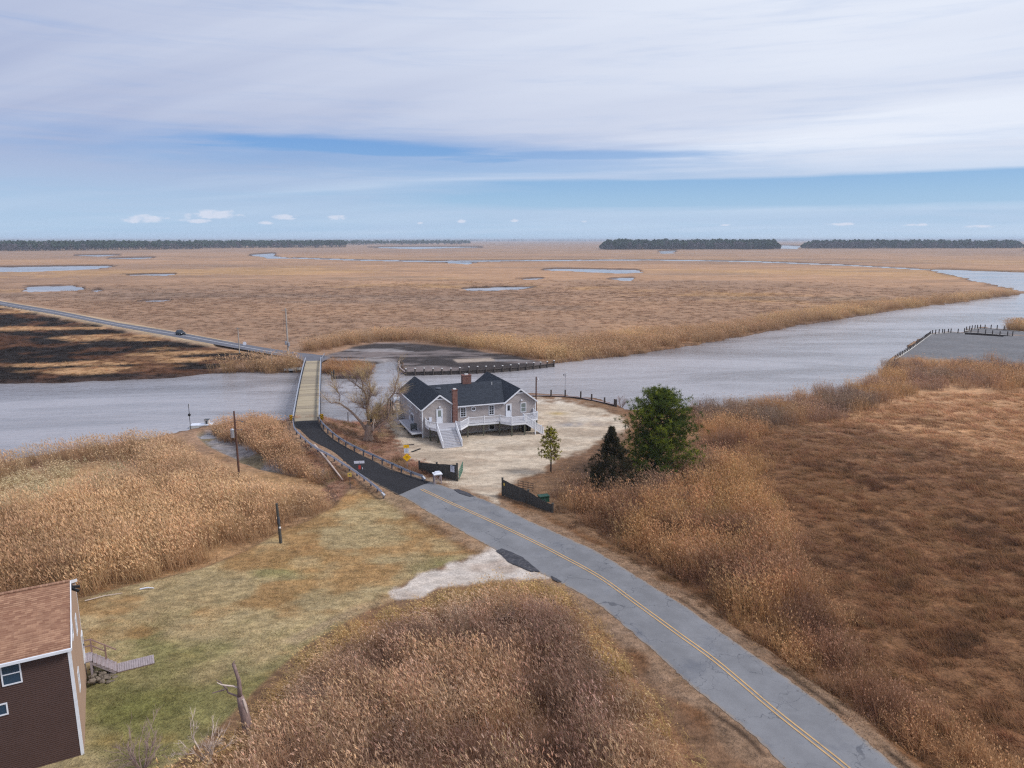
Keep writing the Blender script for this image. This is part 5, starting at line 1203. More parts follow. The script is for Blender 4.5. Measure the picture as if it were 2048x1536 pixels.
# ------------------------------------------------------------------ bulkheads, dock, boats
def bulkhead(label, px, z, piles, pr=.16, pt=.9, capmat='walk', wallmat='pile', capw=.3, caps=False, npile=None, low=-1.0):
    P = resample([at(u, v, z) for u, v in px], 40); root = thing('bulkhead', label, 'bulkhead', (P[0].x, P[0].y, 0)); o0 = root.location.copy()
    s = MB(); c = MB()
    for a, b in zip(P, P[1:]):
        a, b = a - o0, b - o0; s.beam((a.x, a.y, (z + low) / 2), (b.x, b.y, (z + low) / 2), .12, z - low); c.beam((a.x, a.y, z + .04), (b.x, b.y, z + .04), capw, .09)
    s.build('sheet_wall', wallmat, root); c.build('cap_board', capmat, root)
    Q = resample(P, npile) if npile else [at(u, v, z) for u, v in piles]
    for i, p in enumerate(Q):
        d = p - o0; k = .1 * math.sin(i * 7.3)
        s = MB(); s.tube([(d.x, d.y - .18, -1.2), (d.x + k * .3, d.y - .18, z + pt + k)], [pr, pr * .9], 8); pl_ = s.build('piling', 'pile', root)
        if caps:
            s = MB(); s.tube([(d.x + k * .3, d.y - .18, z + pt + k), (d.x + k * .3, d.y - .18, z + pt + k + .12)], [pr * 1.25, pr * .7], 8); s.build('pile_cap', 'capw', pl_)
    return root
bulkhead('far bulkhead with a row of white-capped pilings across the river', [(812, 744.5), (880, 743), (960, 740), (1046, 734), (1108, 727)], .80, None, .20, .8, 'pile', 'pile', .4, True, 19)
bulkhead('lot bulkhead curving behind the house with a few dark pilings', [(1062, 791), (1100, 791.5), (1150, 794), (1180, 799), (1232, 810)], 1.05, [(1102, 791.5), (1130, 792.5), (1161, 795.5), (1183, 800), (1209, 806), (1229, 809.5), (1232, 811)], .17, 1.2, 'walk', 'pile', .35)
bulkhead('short broken bulkhead beside the reed islet right of the bridge', [(664, 753), (690, 752.5), (739, 752)], .55, [(664, 754), (668, 752)], .2, 1.3, 'pile', 'pile', .3)
bulkhead('short side bulkhead at the mud inlet mouth', [(798, 723), (800, 735), (811, 744)], .75, [(798, 722)], .15, .5, 'walk', 'pile', .3)
bulkhead('angled dock bulkhead crowded with pilings on the right bank', [(1789, 719), (1815, 702), (1840, 684), (1860, 669)], 1.35, None, .15, 1.15, 'conc', 'pile', .6, False, 26)
bulkhead('far dock bulkhead with sparse pilings on the right bank', [(1860, 669), (1900, 665), (1927, 667)], 1.35, [(1864, 668), (1870, 668), (1877, 667), (1884, 666), (1888, 666), (1896, 665), (1901, 665), (1915, 666)], .17, 1.35, 'conc', 'pile', .45)
bulkhead('outer boat basin bulkhead at the right edge', [(1929, 662), (1960, 656.5), (2000, 659), (2046, 663.5)], 1.35, [(1932, 661), (1938, 660), (1943, 659), (1949, 658), (1954, 657), (1960, 656.5), (1969, 657), (1981, 657.5), (1993, 658.5), (2007, 660)], .17, 1.35, 'conc', 'pile', .45)
bulkhead('inner boat basin bulkhead with posts, at the right edge', [(1930, 664.5), (1970, 667), (2026, 671.5)], 1.4, [(1928, 664), (1941, 665), (1955, 666), (1970, 667), (1984, 668.5), (1999, 670), (2014, 671), (2024, 671.5)], .17, 1.35, 'conc', 'pile', .45)
for (u, v, h, lab) in ((1773, 746, 1.9, 'stout broken piling standing in the shallows below the dock'), (430 / 1 + 0, 0, 0, None), (696, 845, 1.8, 'thin broken post in the water left of the willow')):
    if lab:
        p = at(u, v, 0); s = MB(); s.tube([(0, 0, -1), (.05, 0, h)], [.3 if u > 1000 else .1, .24 if u > 1000 else .07], 8); o = s.build('piling', 'pile', loc=p); tag(o, lab, 'piling')
t = thing('skiff', 'pale open skiff pulled under the reeds beside the far bridge end', 'boat', at(587, 741.5, .35), .1)
s = MB(); n = 9
secs = []
for i in range(n):
    f = i / (n - 1); wd = .85 * math.sin(math.pi * min(1, .18 + f * .9)) ** .6 if f < .98 else .08; x_ = -2.1 + 4.2 * f; k_ = .12 + .25 * f ** 3
    secs.append([(x_, -wd, .5 + k_), (x_, -wd * .7, k_ * .6), (x_, 0, k_ * .3), (x_, wd * .7, k_ * .6), (x_, wd, .5 + k_)])
for a, b in zip(secs, secs[1:]):
    for k in range(4): s.quad(a[k], a[k + 1], b[k + 1], b[k])
s.quad(secs[0][0], secs[0][1], secs[0][3], secs[0][4]); s.build('hull', 'boat', t, smooth=False)
for x_ in (-1.0, .4):
    s = MB(); s.box(x_ - .15, -.75, .42, x_ + .15, .75, .48); s.build('thwart', 'boatin', t)
t = thing('floating_dock', 'low white floating dock at the end of the reedy lane', 'dock', at(398, 853, .15), .12)
s = MB(); s.box(-1.3, -.8, -.2, 2.2, .8, .35); s.build('float', 'boat', t)
for k in range(14):
    s = MB(); s.box(-1.28 + k * .25, -.82, .35, -1.28 + k * .25 + .22, .82, .39); s.build('board', 'signw', t)
s = MB(); s.box(1.0, -.3, .39, 1.7, .4, 1.15); s.build('dock_box', 'capw', t); s = MB(); s.box(.95, -.36, 1.15, 1.75, .45, 1.22); s.box(1.2, -.34, .5, 1.5, -.3, 1.0); s.build('box_lid', 'ac', t)
t = thing('gangway', 'bluish steel gangway with a pale edge beside the floating dock', 'gangway', at(444, 862, .7), -.55)
s = MB(); s.box(-1.7, -.7, 0, 1.7, .7, .1); s.build('gangway_deck', 'galvdark', t); s = MB(); s.beam((-1.7, -.7, .3), (1.7, -.7, .3), .08, .08); s.beam((-1.7, .7, .3), (1.7, .7, .3), .06, .06); s.build('gangway_rail', 'galv', t)

# ------------------------------------------------------------------ car
p = at(361, 668, RFZ + .05); q = at(342, 664.5, RFZ); d = (p - q); ca_ = math.atan2(d.y, d.x)
t = thing('car', 'dark blue hatchback driving along the causeway road', 'car', at(361.5, 669.5, RFZ + .04), ca_)
s = MB(); N = 15
prof = [(-2.1, .35, .62), (-2.05, .3, .9), (-1.75, .25, 1.0), (-1.2, .22, 1.0), (-.4, .22, 1.0), (.5, .22, .98), (.95, .22, .95), (1.6, .25, .86), (2.0, .3, .74), (2.12, .36, .6)]
rows = []
for x_, z0, z1 in prof:
    w_ = .86 if abs(x_) < 1.7 else .74
    rows.append([(x_, -w_, z0), (x_, -w_ - .02, (z0 + z1) / 2), (x_, -w_ + .05, z1), (x_, w_ - .05, z1), (x_, w_ + .02, (z0 + z1) / 2), (x_, w_, z0)])
for a, b in zip(rows, rows[1:]):
    for k in range(5): s.quad(a[k], a[k + 1], b[k + 1], b[k])
    s.quad(a[5], a[0], b[0], b[5])
i = len(s.v); s.v += rows[0]; s.f.append(tuple(range(i, i + 6))); i = len(s.v); s.v += rows[-1]; s.f.append(tuple(range(i, i + 6))[::-1]); s.build('body', 'car', t)
s = MB(); s.hexa([(-1.8, -.74, .98), (.95, -.74, .95), (.95, .74, .95), (-1.8, .74, .98), (-1.25, -.58, 1.45), (.15, -.58, 1.45), (.15, .58, 1.45), (-1.25, .58, 1.45)]); cab = s.build('cabin_glass', 'carglass', t)
s = MB(); s.hexa([(-1.3, -.6, 1.44), (.2, -.6, 1.44), (.2, .6, 1.44), (-1.3, .6, 1.44), (-1.1, -.5, 1.5), (.05, -.5, 1.5), (.05, .5, 1.5), (-1.1, .5, 1.5)]); s.build('roof', 'car', t)
for x_ in (-1.3, 1.3):
    for y_ in (-.82, .82):
        s = MB(); s.tube([(x_, y_ - .1, .32), (x_, y_ + .1, .32)], .32, 14); wl = s.build('wheel', 'tyre', t)
        s = MB(); s.tube([(x_, y_ + (.1 if y_ > 0 else -.12), .32), (x_, y_ + (.12 if y_ > 0 else -.1), .32)], .19, 10); s.build('rim', 'rim', wl)
for y_ in (-.6, .6):
    s = MB(); s.box(2.02, y_ - .15, .6, 2.12, y_ + .15, .72); s.build('headlight', 'lamp', t); s = MB(); s.box(-2.14, y_ - .15, .75, -2.04, y_ + .15, .88); s.build('tail_light', 'red', t)

# ------------------------------------------------------------------ trees
def curve_pts(P, n):
    return resample(P, n)
def add_limb(s, P, r0, r1, n=10, sides=7):
    Q = curve_pts(P, n); s.tube(Q, [r0 + (r1 - r0) * (i / (n - 1)) ** .8 for i in range(n)], sides, cap=True); return Q
def twigs(s, p, d, L, r, depth, rnd, droop=0.0, spread=.6, sides=3):
    """recursive bare branching"""
    q = p.copy(); P = [p]; dd = d.normalized()
    n = 3
    for k in range(n):
        dd = (dd + Vector((rnd.uniform(-1, 1), rnd.uniform(-1, 1), rnd.uniform(-1, 1))) * .22 + Vector((0, 0, -droop))).normalized()
        q = q + dd * L / n; P.append(q.copy())
    s.tube(P, [r, r * .8, r * .6, r * .4], sides, cap=False)
    if depth > 0:
        for k in range(rnd.randint(2, 4)):
            b = P[rnd.randint(1, 3)]
            e = (dd + Vector((rnd.uniform(-1, 1), rnd.uniform(-1, 1), rnd.uniform(-.7, 1))) * spread).normalized()
            twigs(s, b, e, L * rnd.uniform(.5, .75), r * .6, depth - 1, rnd, droop, spread, sides)
# willow
WB = at(737, 880, 1.0); WB.z = gz(WB); K = 1 / (13.35 * 7.68)
willow = thing('willow_tree', 'big bare willow with sprawling limbs between bridge and house', 'tree', WB)
def wl_(P, yd): # from image-plane sketch to metres about the trunk foot
    n = len(P); return [Vector(((u - 738) * K, yd * i / max(n - 1, 1) + ((u - 738) * .0), max((1372 - v) * K, -.2))) for i, (u, v) in enumerate(P)]
s = MB(); rnd = random.Random(12)
tr_ = add_limb(s, wl_([(738, 1385), (742, 1330), (740, 1270), (745, 1190), (748, 1130)], 0), .72, .48, 10, 12)
for k in range(7):
    a = k * .9; s.tube([(math.cos(a) * .95, math.sin(a) * .95, -.25), (math.cos(a) * .5, math.sin(a) * .5, .25), (0, 0, .9)], [.12, .28, .35], 6)
limbs = [
    (wl_([(720, 1240), (690, 1165), (620, 1050), (520, 920), (400, 810), (310, 745), (215, 752), (130, 655)], -1.5), .30, .05),
    (wl_([(310, 745), (325, 690), (318, 640), (285, 590), (272, 520)], -.2), .09, .03),
    (wl_([(748, 1180), (745, 1050), (735, 930), (722, 830), (712, 700), (682, 612), (560, 520), (480, 465), (390, 410)], 1.5), .34, .04),
    (wl_([(682, 612), (665, 560), (672, 500), (648, 430), (625, 350)], .8), .11, .03), (wl_([(560, 520), (585, 450), (578, 370)], .3), .07, .02), (wl_([(665, 490), (700, 430), (720, 370)], .3), .05, .02),
    (wl_([(735, 930), (760, 760), (800, 640), (800, 560), (770, 470), (705, 410)], -1), .22, .04), (wl_([(800, 640), (785, 520), (768, 400), (790, 290)], .8), .09, .03), (wl_([(775, 680), (830, 650), (890, 668)], -.6), .08, .03),
    (wl_([(710, 800), (660, 795), (600, 765), (560, 745)], -1.2), .10, .03), (wl_([(715, 870), (690, 860), (665, 840)], -.6), .08, .03),
    (wl_([(770, 1240), (830, 1170), (920, 1090), (1020, 1030), (1075, 960), (1110, 850), (1165, 790)], .6), .36, .08),
    (wl_([(1055, 985), (1062, 930), (1048, 830), (1075, 730), (1150, 640), (1180, 560), (1178, 490), (1222, 400), (1210, 300), (1212, 200)], 1.2), .19, .035),
    (wl_([(1150, 640), (1200, 625), (1260, 632)], -.5), .05, .02), (wl_([(930, 1045), (1000, 1045), (1080, 1080), (1130, 1115)], -1.6), .08, .03),
    (wl_([(950, 1110), (905, 1180), (935, 1235)], -1.2), .05, .02), (wl_([(1050, 1000), (1100, 960), (1180, 950)], 1.2), .11, .04), (wl_([(800, 1150), (860, 1010), (900, 900), (960, 820)], 2.2), .16, .05),
    (wl_([(780, 1170), (790, 1060), (850, 960), (880, 860)], -1.6), .14, .05)]
ends = []
for P, r0, r1 in limbs:
    # a limb that starts on another keeps its start depth there
    Q = add_limb(s, P, r0, r1, 14, 6); ends.append(Q)
s.build('trunk', 'barkw', willow, smooth=True)
s = MB()
for Q in ends:
    for k in range(2, 14):
        for j in range(3 if k > 4 else 1):
            d = Vector((rnd.uniform(-1, 1), rnd.uniform(-1, 1), rnd.uniform(-.1, 1.3)))
            twigs(s, Q[k].copy(), d, rnd.uniform(.6, 1.5), .020, 2, rnd, .03, .7)
s.build('twigs', 'twigg', willow)
s = MB()
for Q in ends:
    for k in range(6, 14):
        for j in range(4):
            out = (Q[k] - Vector((0, 0, 3.0))).normalized()
            d = out + Vector((rnd.uniform(-.7, .7), rnd.uniform(-.7, .7), rnd.uniform(-.2, .9)))
            twigs(s, Q[k].copy(), d, rnd.uniform(1.0, 2.0), .013, 1, rnd, .02, .5)
s.build('fine_twigs', 'twig', willow)
s = MB()
for k in range(620):       # yellowish shoots massed on the inner limbs
    Q = ends[rnd.choice((2, 6, 11, 17, 18, 12, 11, 17))]; b = Q[rnd.randint(3, 8)] + Vector((rnd.gauss(0, .25), rnd.gauss(0, .25), rnd.gauss(0, .2)))
    twigs(s, b, Vector((rnd.uniform(-.5, .5), rnd.uniform(-.5, .5), 1)), rnd.uniform(.6, 1.3), .019, 1, rnd, .05, .35)
s.build('young_shoots', 'twig', willow)
s = MB(); twigs(s, wl_([(880, 980)], 0)[0] + Vector((0, -2.0, 0)), Vector((0, 0, -1)), 1.3, .07, 1, random.Random(4), .1, .5, 5); twigs(s, wl_([(760, 1010)], 0)[0] + Vector((0, -1.8, 0)), Vector((1, 0, -.3)), 1.4, .05, 1, random.Random(6), 0, .5, 5)
s.tube([(wl_([(1135, 830)], 0)[0]) , (wl_([(1150, 900)], 0)[0])], [.09, .04], 6); s.build('bare_snag', 'barkl', willow, label='pale barkless broken limbs')
s = MB(); c = wl_([(832, 1008)], 0)[0]; s.box(c.x - .12, -2.2, c.z - .22, c.x + .14, -1.95, c.z + .25); s.build('bird_box', 'black', willow)

class Leafy:
    """needle or leaf clusters gathered in one crown mesh with a colour for each cluster"""
    def __init__(s, rnd): s.mb = MB(); s.vc = []; s.r = rnd
    def tuft(s, p, n, L, wd, col, up=.4, flat=1.0):
        r = s.r
        for k in range(n):
            d = Vector((r.gauss(0, 1), r.gauss(0, 1), r.gauss(0, 1) * flat + up)).normalized()
            sd = d.cross(Vector((r.gauss(0, 1), r.gauss(0, 1), r.gauss(0, 1)))).normalized() * wd
            q = p + d * L * r.uniform(.6, 1.1); o = p + d * L * .05
            s.mb.v += [tuple(o - sd * .6), tuple(o + sd * .6), tuple(q + sd * .5), tuple(q - sd * .5)]; i = len(s.mb.v) - 4; s.mb.f.append((i, i + 1, i + 2, i + 3))
            f = r.uniform(.75, 1.25); s.vc += [tuple(c * f for c in col)] * 4
    def build(s, name, mat, parent): return s.mb.build(name, mat, parent, vc=s.vc)
# pine
PB = at(1318, 946, .9); PB.z = gz(PB); rnd = random.Random(21)
pine = thing('pine_tree', 'large bushy green pine right of the gravel lot', 'tree', PB)
s = MB(); tk = add_limb(s, [Vector((-.6, 0, -.3)), Vector((-.45, 0, 2)), Vector((-.1, 0, 5)), Vector((-.2, 0, 8)), Vector((.2, 0, 11))], .27, .06, 14, 9)
lf = Leafy(rnd)
def prof_p(h):   # crown radius against height
    xs = [0.2, 1.2, 2.2, 3.5, 5.0, 6.5, 8.0, 9.5, 10.6, 11.6]; ys = [2.4, 4.2, 5.0, 4.6, 4.3, 4.3, 3.9, 3.2, 1.9, .6]
    return float(np.interp(h, xs, ys))
nb = 96
for k in range(nb):
    h0 = .8 + 10.2 * (k / nb) ** .93; a = k * 2.39996 + rnd.uniform(-.3, .3); R = prof_p(h0 + .6) * rnd.uniform(.62, 1.08) * (1 + .16 * math.sin(3 * a + h0 * 1.3))
    j = min(13, int(h0 / 11 * 13)); st = tk[j].copy(); st.z = max(h0 - .3, .4)
    e = Vector((math.cos(a) * R, math.sin(a) * R, h0 + .25 * R + rnd.uniform(-.2, .5))); m = st.lerp(e, .55) + Vector((0, 0, -.12 * R))
    Q = curve_pts([st, m, e], 9); s.tube(Q, [.075 * (1 - i / 10) + .012 for i in range(9)], 5)
    for i in range(3, 9):
        nn = 4 if i < 8 else 8
        for z_ in range(nn):
            sp_ = .20 + .065 * i
            c = Q[i] + Vector((rnd.gauss(0, sp_), rnd.gauss(0, sp_), rnd.gauss(0, sp_ * .45) + .1))
            base = Vector(lin((76, 90, 38))).lerp(Vector(lin((150, 156, 54))), rnd.random() ** 1.6 * (.5 + .5 * math.sin(a * 2 + h0 * .9)))
            lf.tuft(c, 18, .44, .034, tuple(base), .5)
    if k % 2 == 0:
        e2 = e + Vector((0, 0, .3))
        lf.tuft(e + Vector((0, 0, .15)), 16, .42, .04, tuple(lin((70, 84, 42))), 1.4)
for k in range(26):
    a = rnd.uniform(0, 6.28); q = Vector((.3 + .9 * math.cos(a) * rnd.random(), .9 * math.sin(a) * rnd.random(), rnd.uniform(10.6, 11.7))); lf.tuft(q, 14, .36, .035, tuple(lin((58, 78, 44))), 1.6)
s.build('trunk', 'barkp', pine, smooth=True); lf.build('crown', 'needles', pine)
# cedar
CB = at(1226, 972, .9); CB.z = gz(CB); rnd = random.Random(31)
cedar = thing('cedar_tree', 'dark conical cedar in front of the large pine', 'tree', CB)
s = MB(); s.tube([(0, 0, -.3), (0, 0, 4), (-.35, 0, 7.8)], [.2, .12, .02], 7); s.build('trunk', 'barkp', cedar)
lf = Leafy(rnd)
for k in range(1500):
    h = 7.9 * (1 - rnd.random() ** .72 * 1.0); a = rnd.uniform(0, 6.283); lobe = 1 + .30 * math.sin(h * 4.2 + 2 * a)
    R = (np.interp(h, [0, 1, 2, 3.2, 4.5, 6, 7.3, 8], [1.9, 2.8, 3.0, 2.4, 1.5, .85, .35, .1]) * (1 + .22 * math.sin(a * 3 + h * 1.7) + .15 * math.sin(a * 7 - h * 3)) + (.8 if (h < 3 and math.cos(a) > .2) else 0)) * rnd.uniform(.45, 1.05) ** .6 * (lobe if h > 2.5 else 1)
    c = Vector((math.cos(a) * R - .35 * h / 8, math.sin(a) * R, h))
    base = Vector(lin((50, 54, 38))).lerp(Vector(lin((88, 76, 56))), rnd.random() ** 1.5)
    lf.tuft(c, 17, .38, .028, tuple(base), .9)
lf.build('crown', 'needles', cedar)
# young tree
YB = at(1101.5, 945.5, 1.0); YB.z = gz(YB); rnd = random.Random(8)
yt = thing('young_tree', 'slender young tree with yellow-green leaves at the lot edge', 'tree', YB)
s = MB(); s.tube([(0, 0, -.2), (.03, 0, 2.2), (-.08, 0, 4.5), (-.2, 0, 6.3)], [.12, .09, .05, .015], 8)
lf = Leafy(rnd)
for k in range(46):
    h = 1.75 + 4.3 * k / 46; a = k * 2.4; R = float(np.interp(h, [1.7, 2.2, 3.2, 4.2, 5.4, 6.1], [1.0, 1.85, 1.75, 1.45, .8, .3])) * rnd.uniform(.65, 1.05)
    st = Vector((-.03 * h, 0, h - .15)); e = Vector((math.cos(a) * R - .1, math.sin(a) * R, h + .25 * R))
    s.tube([st, st.lerp(e, .5) + Vector((0, 0, .08)), e], [.022, .015, .008], 4)
    for i in range(4):
        c = st.lerp(e, .5 + .16 * i) + Vector((rnd.gauss(0, .15), rnd.gauss(0, .15), rnd.gauss(0, .1)))
        base = Vector(lin((118, 118, 36))).lerp(Vector(lin((168, 158, 66))), rnd.random())
        if rnd.random() < .2: base = Vector(lin((108, 84, 44)))
        lf.tuft(c, 13, .30, .06, tuple(base), .3)
s.build('trunk', 'barkp', yt); lf.build('crown', 'leaf', yt)
# dead snag at the bottom left
SB = at(500, 1472, 1.1); SB.z = gz(SB)
sn = thing('dead_tree', 'broken dead tree trunk with two side limbs at the reed mound edge', 'tree', SB)
K2 = 1 / (1 * 6 * 31.6)                       # sketch px (6x crop) to metres at that distance
def sk_(P, y=0): return [Vector(((u - 965) * K2, y * i / max(1, len(P) - 1), (1195 - v) * K2 * 1.06)) for i, (u, v) in enumerate(P)]
s = MB(); s.tube(sk_([(968, 1240), (955, 1150), (930, 960), (905, 800), (885, 700)]), [.38, .33, .29, .26, .19], 9); s.tube(sk_([(885, 715), (890, 600), (885, 500), (862, 400), (842, 320)]), [.15, .13, .11, .10, .10], 8)
s.tube(sk_([(842, 330), (830, 318), (862, 275)]), [.06, .05, .02], 5); s.tube(sk_([(900, 600), (905, 540), (902, 470)]), [.07, .05, .015], 5); s.build('trunk', 'barkd', sn, smooth=True)
s = MB(); s.tube(sk_([(880, 600), (820, 570), (760, 555), (700, 535), (660, 500)], -.3), [.06, .05, .05, .04, .02], 6); s.build('bare_limb', 'barkl', sn, label='pale barkless upper limb')
s = MB(); s.tube(sk_([(870, 705), (800, 685), (745, 670), (728, 630), (690, 600), (650, 555), (600, 540)], .3), [.06, .055, .05, .05, .045, .035, .02], 6); s.tube(sk_([(720, 620), (660, 628), (585, 640)], -.2), [.05, .04, .025], 5); s.build('lower_limb', 'barkd', sn)
s = MB(); s.tube(sk_([(930, 720), (945, 800), (965, 890)], 0), [.07, .10, .05], 6); o = s.build('bare_wood', 'barkl', sn, label='pale split wood face'); o.location.y = -.12

def bare_shrub(loc, sc, seed, mat, label, nstem=9, L=1.0, name='bare_shrub', r=.03, depth=3, group=None, spread=.55):
    rn = random.Random(seed); t = thing(name, label, 'shrub', loc, rn.uniform(0, 6), group)
    s = MB()
    for k in range(nstem):
        a = k * 6.28 / nstem + rn.uniform(-.3, .3); d = Vector((math.cos(a) * .55, math.sin(a) * .55, 1))
        twigs(s, Vector((math.cos(a) * .1, math.sin(a) * .1, -.05)), d, L * sc, r, depth, rn, 0, spread, 3)
    s.build('branches', mat, t); return t
def sg(u, v): 
    p = at(u, v, .8); p.z = gz(p); return p
bare_shrub(sg(415, 1530), 1.0, 3, 'barkl', 'pale leafless dead shrub at the bottom edge by the broken tree', 6, 1.35, 'dead_shrub', .05, 4)
bare_shrub(sg(285, 1545), 1.0, 4, 'twigg', 'grey twiggy shrub at the bottom left corner of the lawn', 14, 1.5, 'dead_shrub', .035, 3)
bare_shrub(sg(1243, 813), 1.0, 5, 'twigg', 'pinkish grey shrub at the end of the lot bulkhead', 12, 1.2)
bare_shrub(sg(1262, 1035), 1.0, 6, 'barks', 'grey bare shrub in the reeds below the cedar', 10, 1.0)
bare_shrub(sg(1368, 1000), 1.0, 7, 'twigg', 'grey bare shrub in the reeds right of the pine foot', 10, .9)
bare_shrub(sg(505, 992), 1.0, 8, 'twigg', 'low grey shrub patch inside the left reed bed', 16, .9)
bare_shrub(sg(640, 958), 1.0, 9, 'barks', 'small pale shrub where the left reeds meet the bank', 8, .7)
bare_shrub(sg(1010, 1260), 1.0, 19, 'twigg', 'grey shrub patch poking through the near reed mound', 14, .8)
k = 0
SHL = ['leafless grey shrub on the dock edge, second from the left end of the thicket', 'small leafless shrub on the dock edge, third from the left end', 'mid-sized leafless shrub where the dock edge bends, fourth from the left',
       'leafless shrub on the dock edge, fifth from the left', 'low leafless shrub just in front of the dock edge, sixth from the left', 'smallest leafless shrub, close against the dock, seventh from the left',
       'large leafless shrub in the right half of the dock thicket, eighth from the left', 'tall leafless shrub against the dock, ninth from the left', 'large leafless shrub near the right frame edge, tenth from the left',
       'leafless shrub cut by the right edge of the photograph, against the dock', 'leafless shrub standing forward of the others among the golden reeds', 'leafless shrub just past the right end of the dock thicket', 'leafless shrub at the foot of the dock corner pilings']
for (u, v, sc) in ((1836, 735, .9), (1868, 732, .7), (1905, 738, 1.0), (1932, 733, 1.2), (1950, 742, 1.0), (1968, 730, .9), (1992, 742, 1.3), (2005, 736, 1.2), (2028, 744, 1.3), (2046, 735, 1.2), (1925, 748, .9), (2060, 748, 1.3), (1786, 735, .8)):
    k += 1; nbk = ('leftmost, on the dock corner', 'second', 'third', 'fourth', 'fifth')
    bare_shrub(sg(u, v), sc, 40 + k, 'twigg' if k % 2 else 'barks', SHL[k - 1], 10, 1.35, 'bare_shrub', .04, 3, 'leafless shrubs along the dock edge')

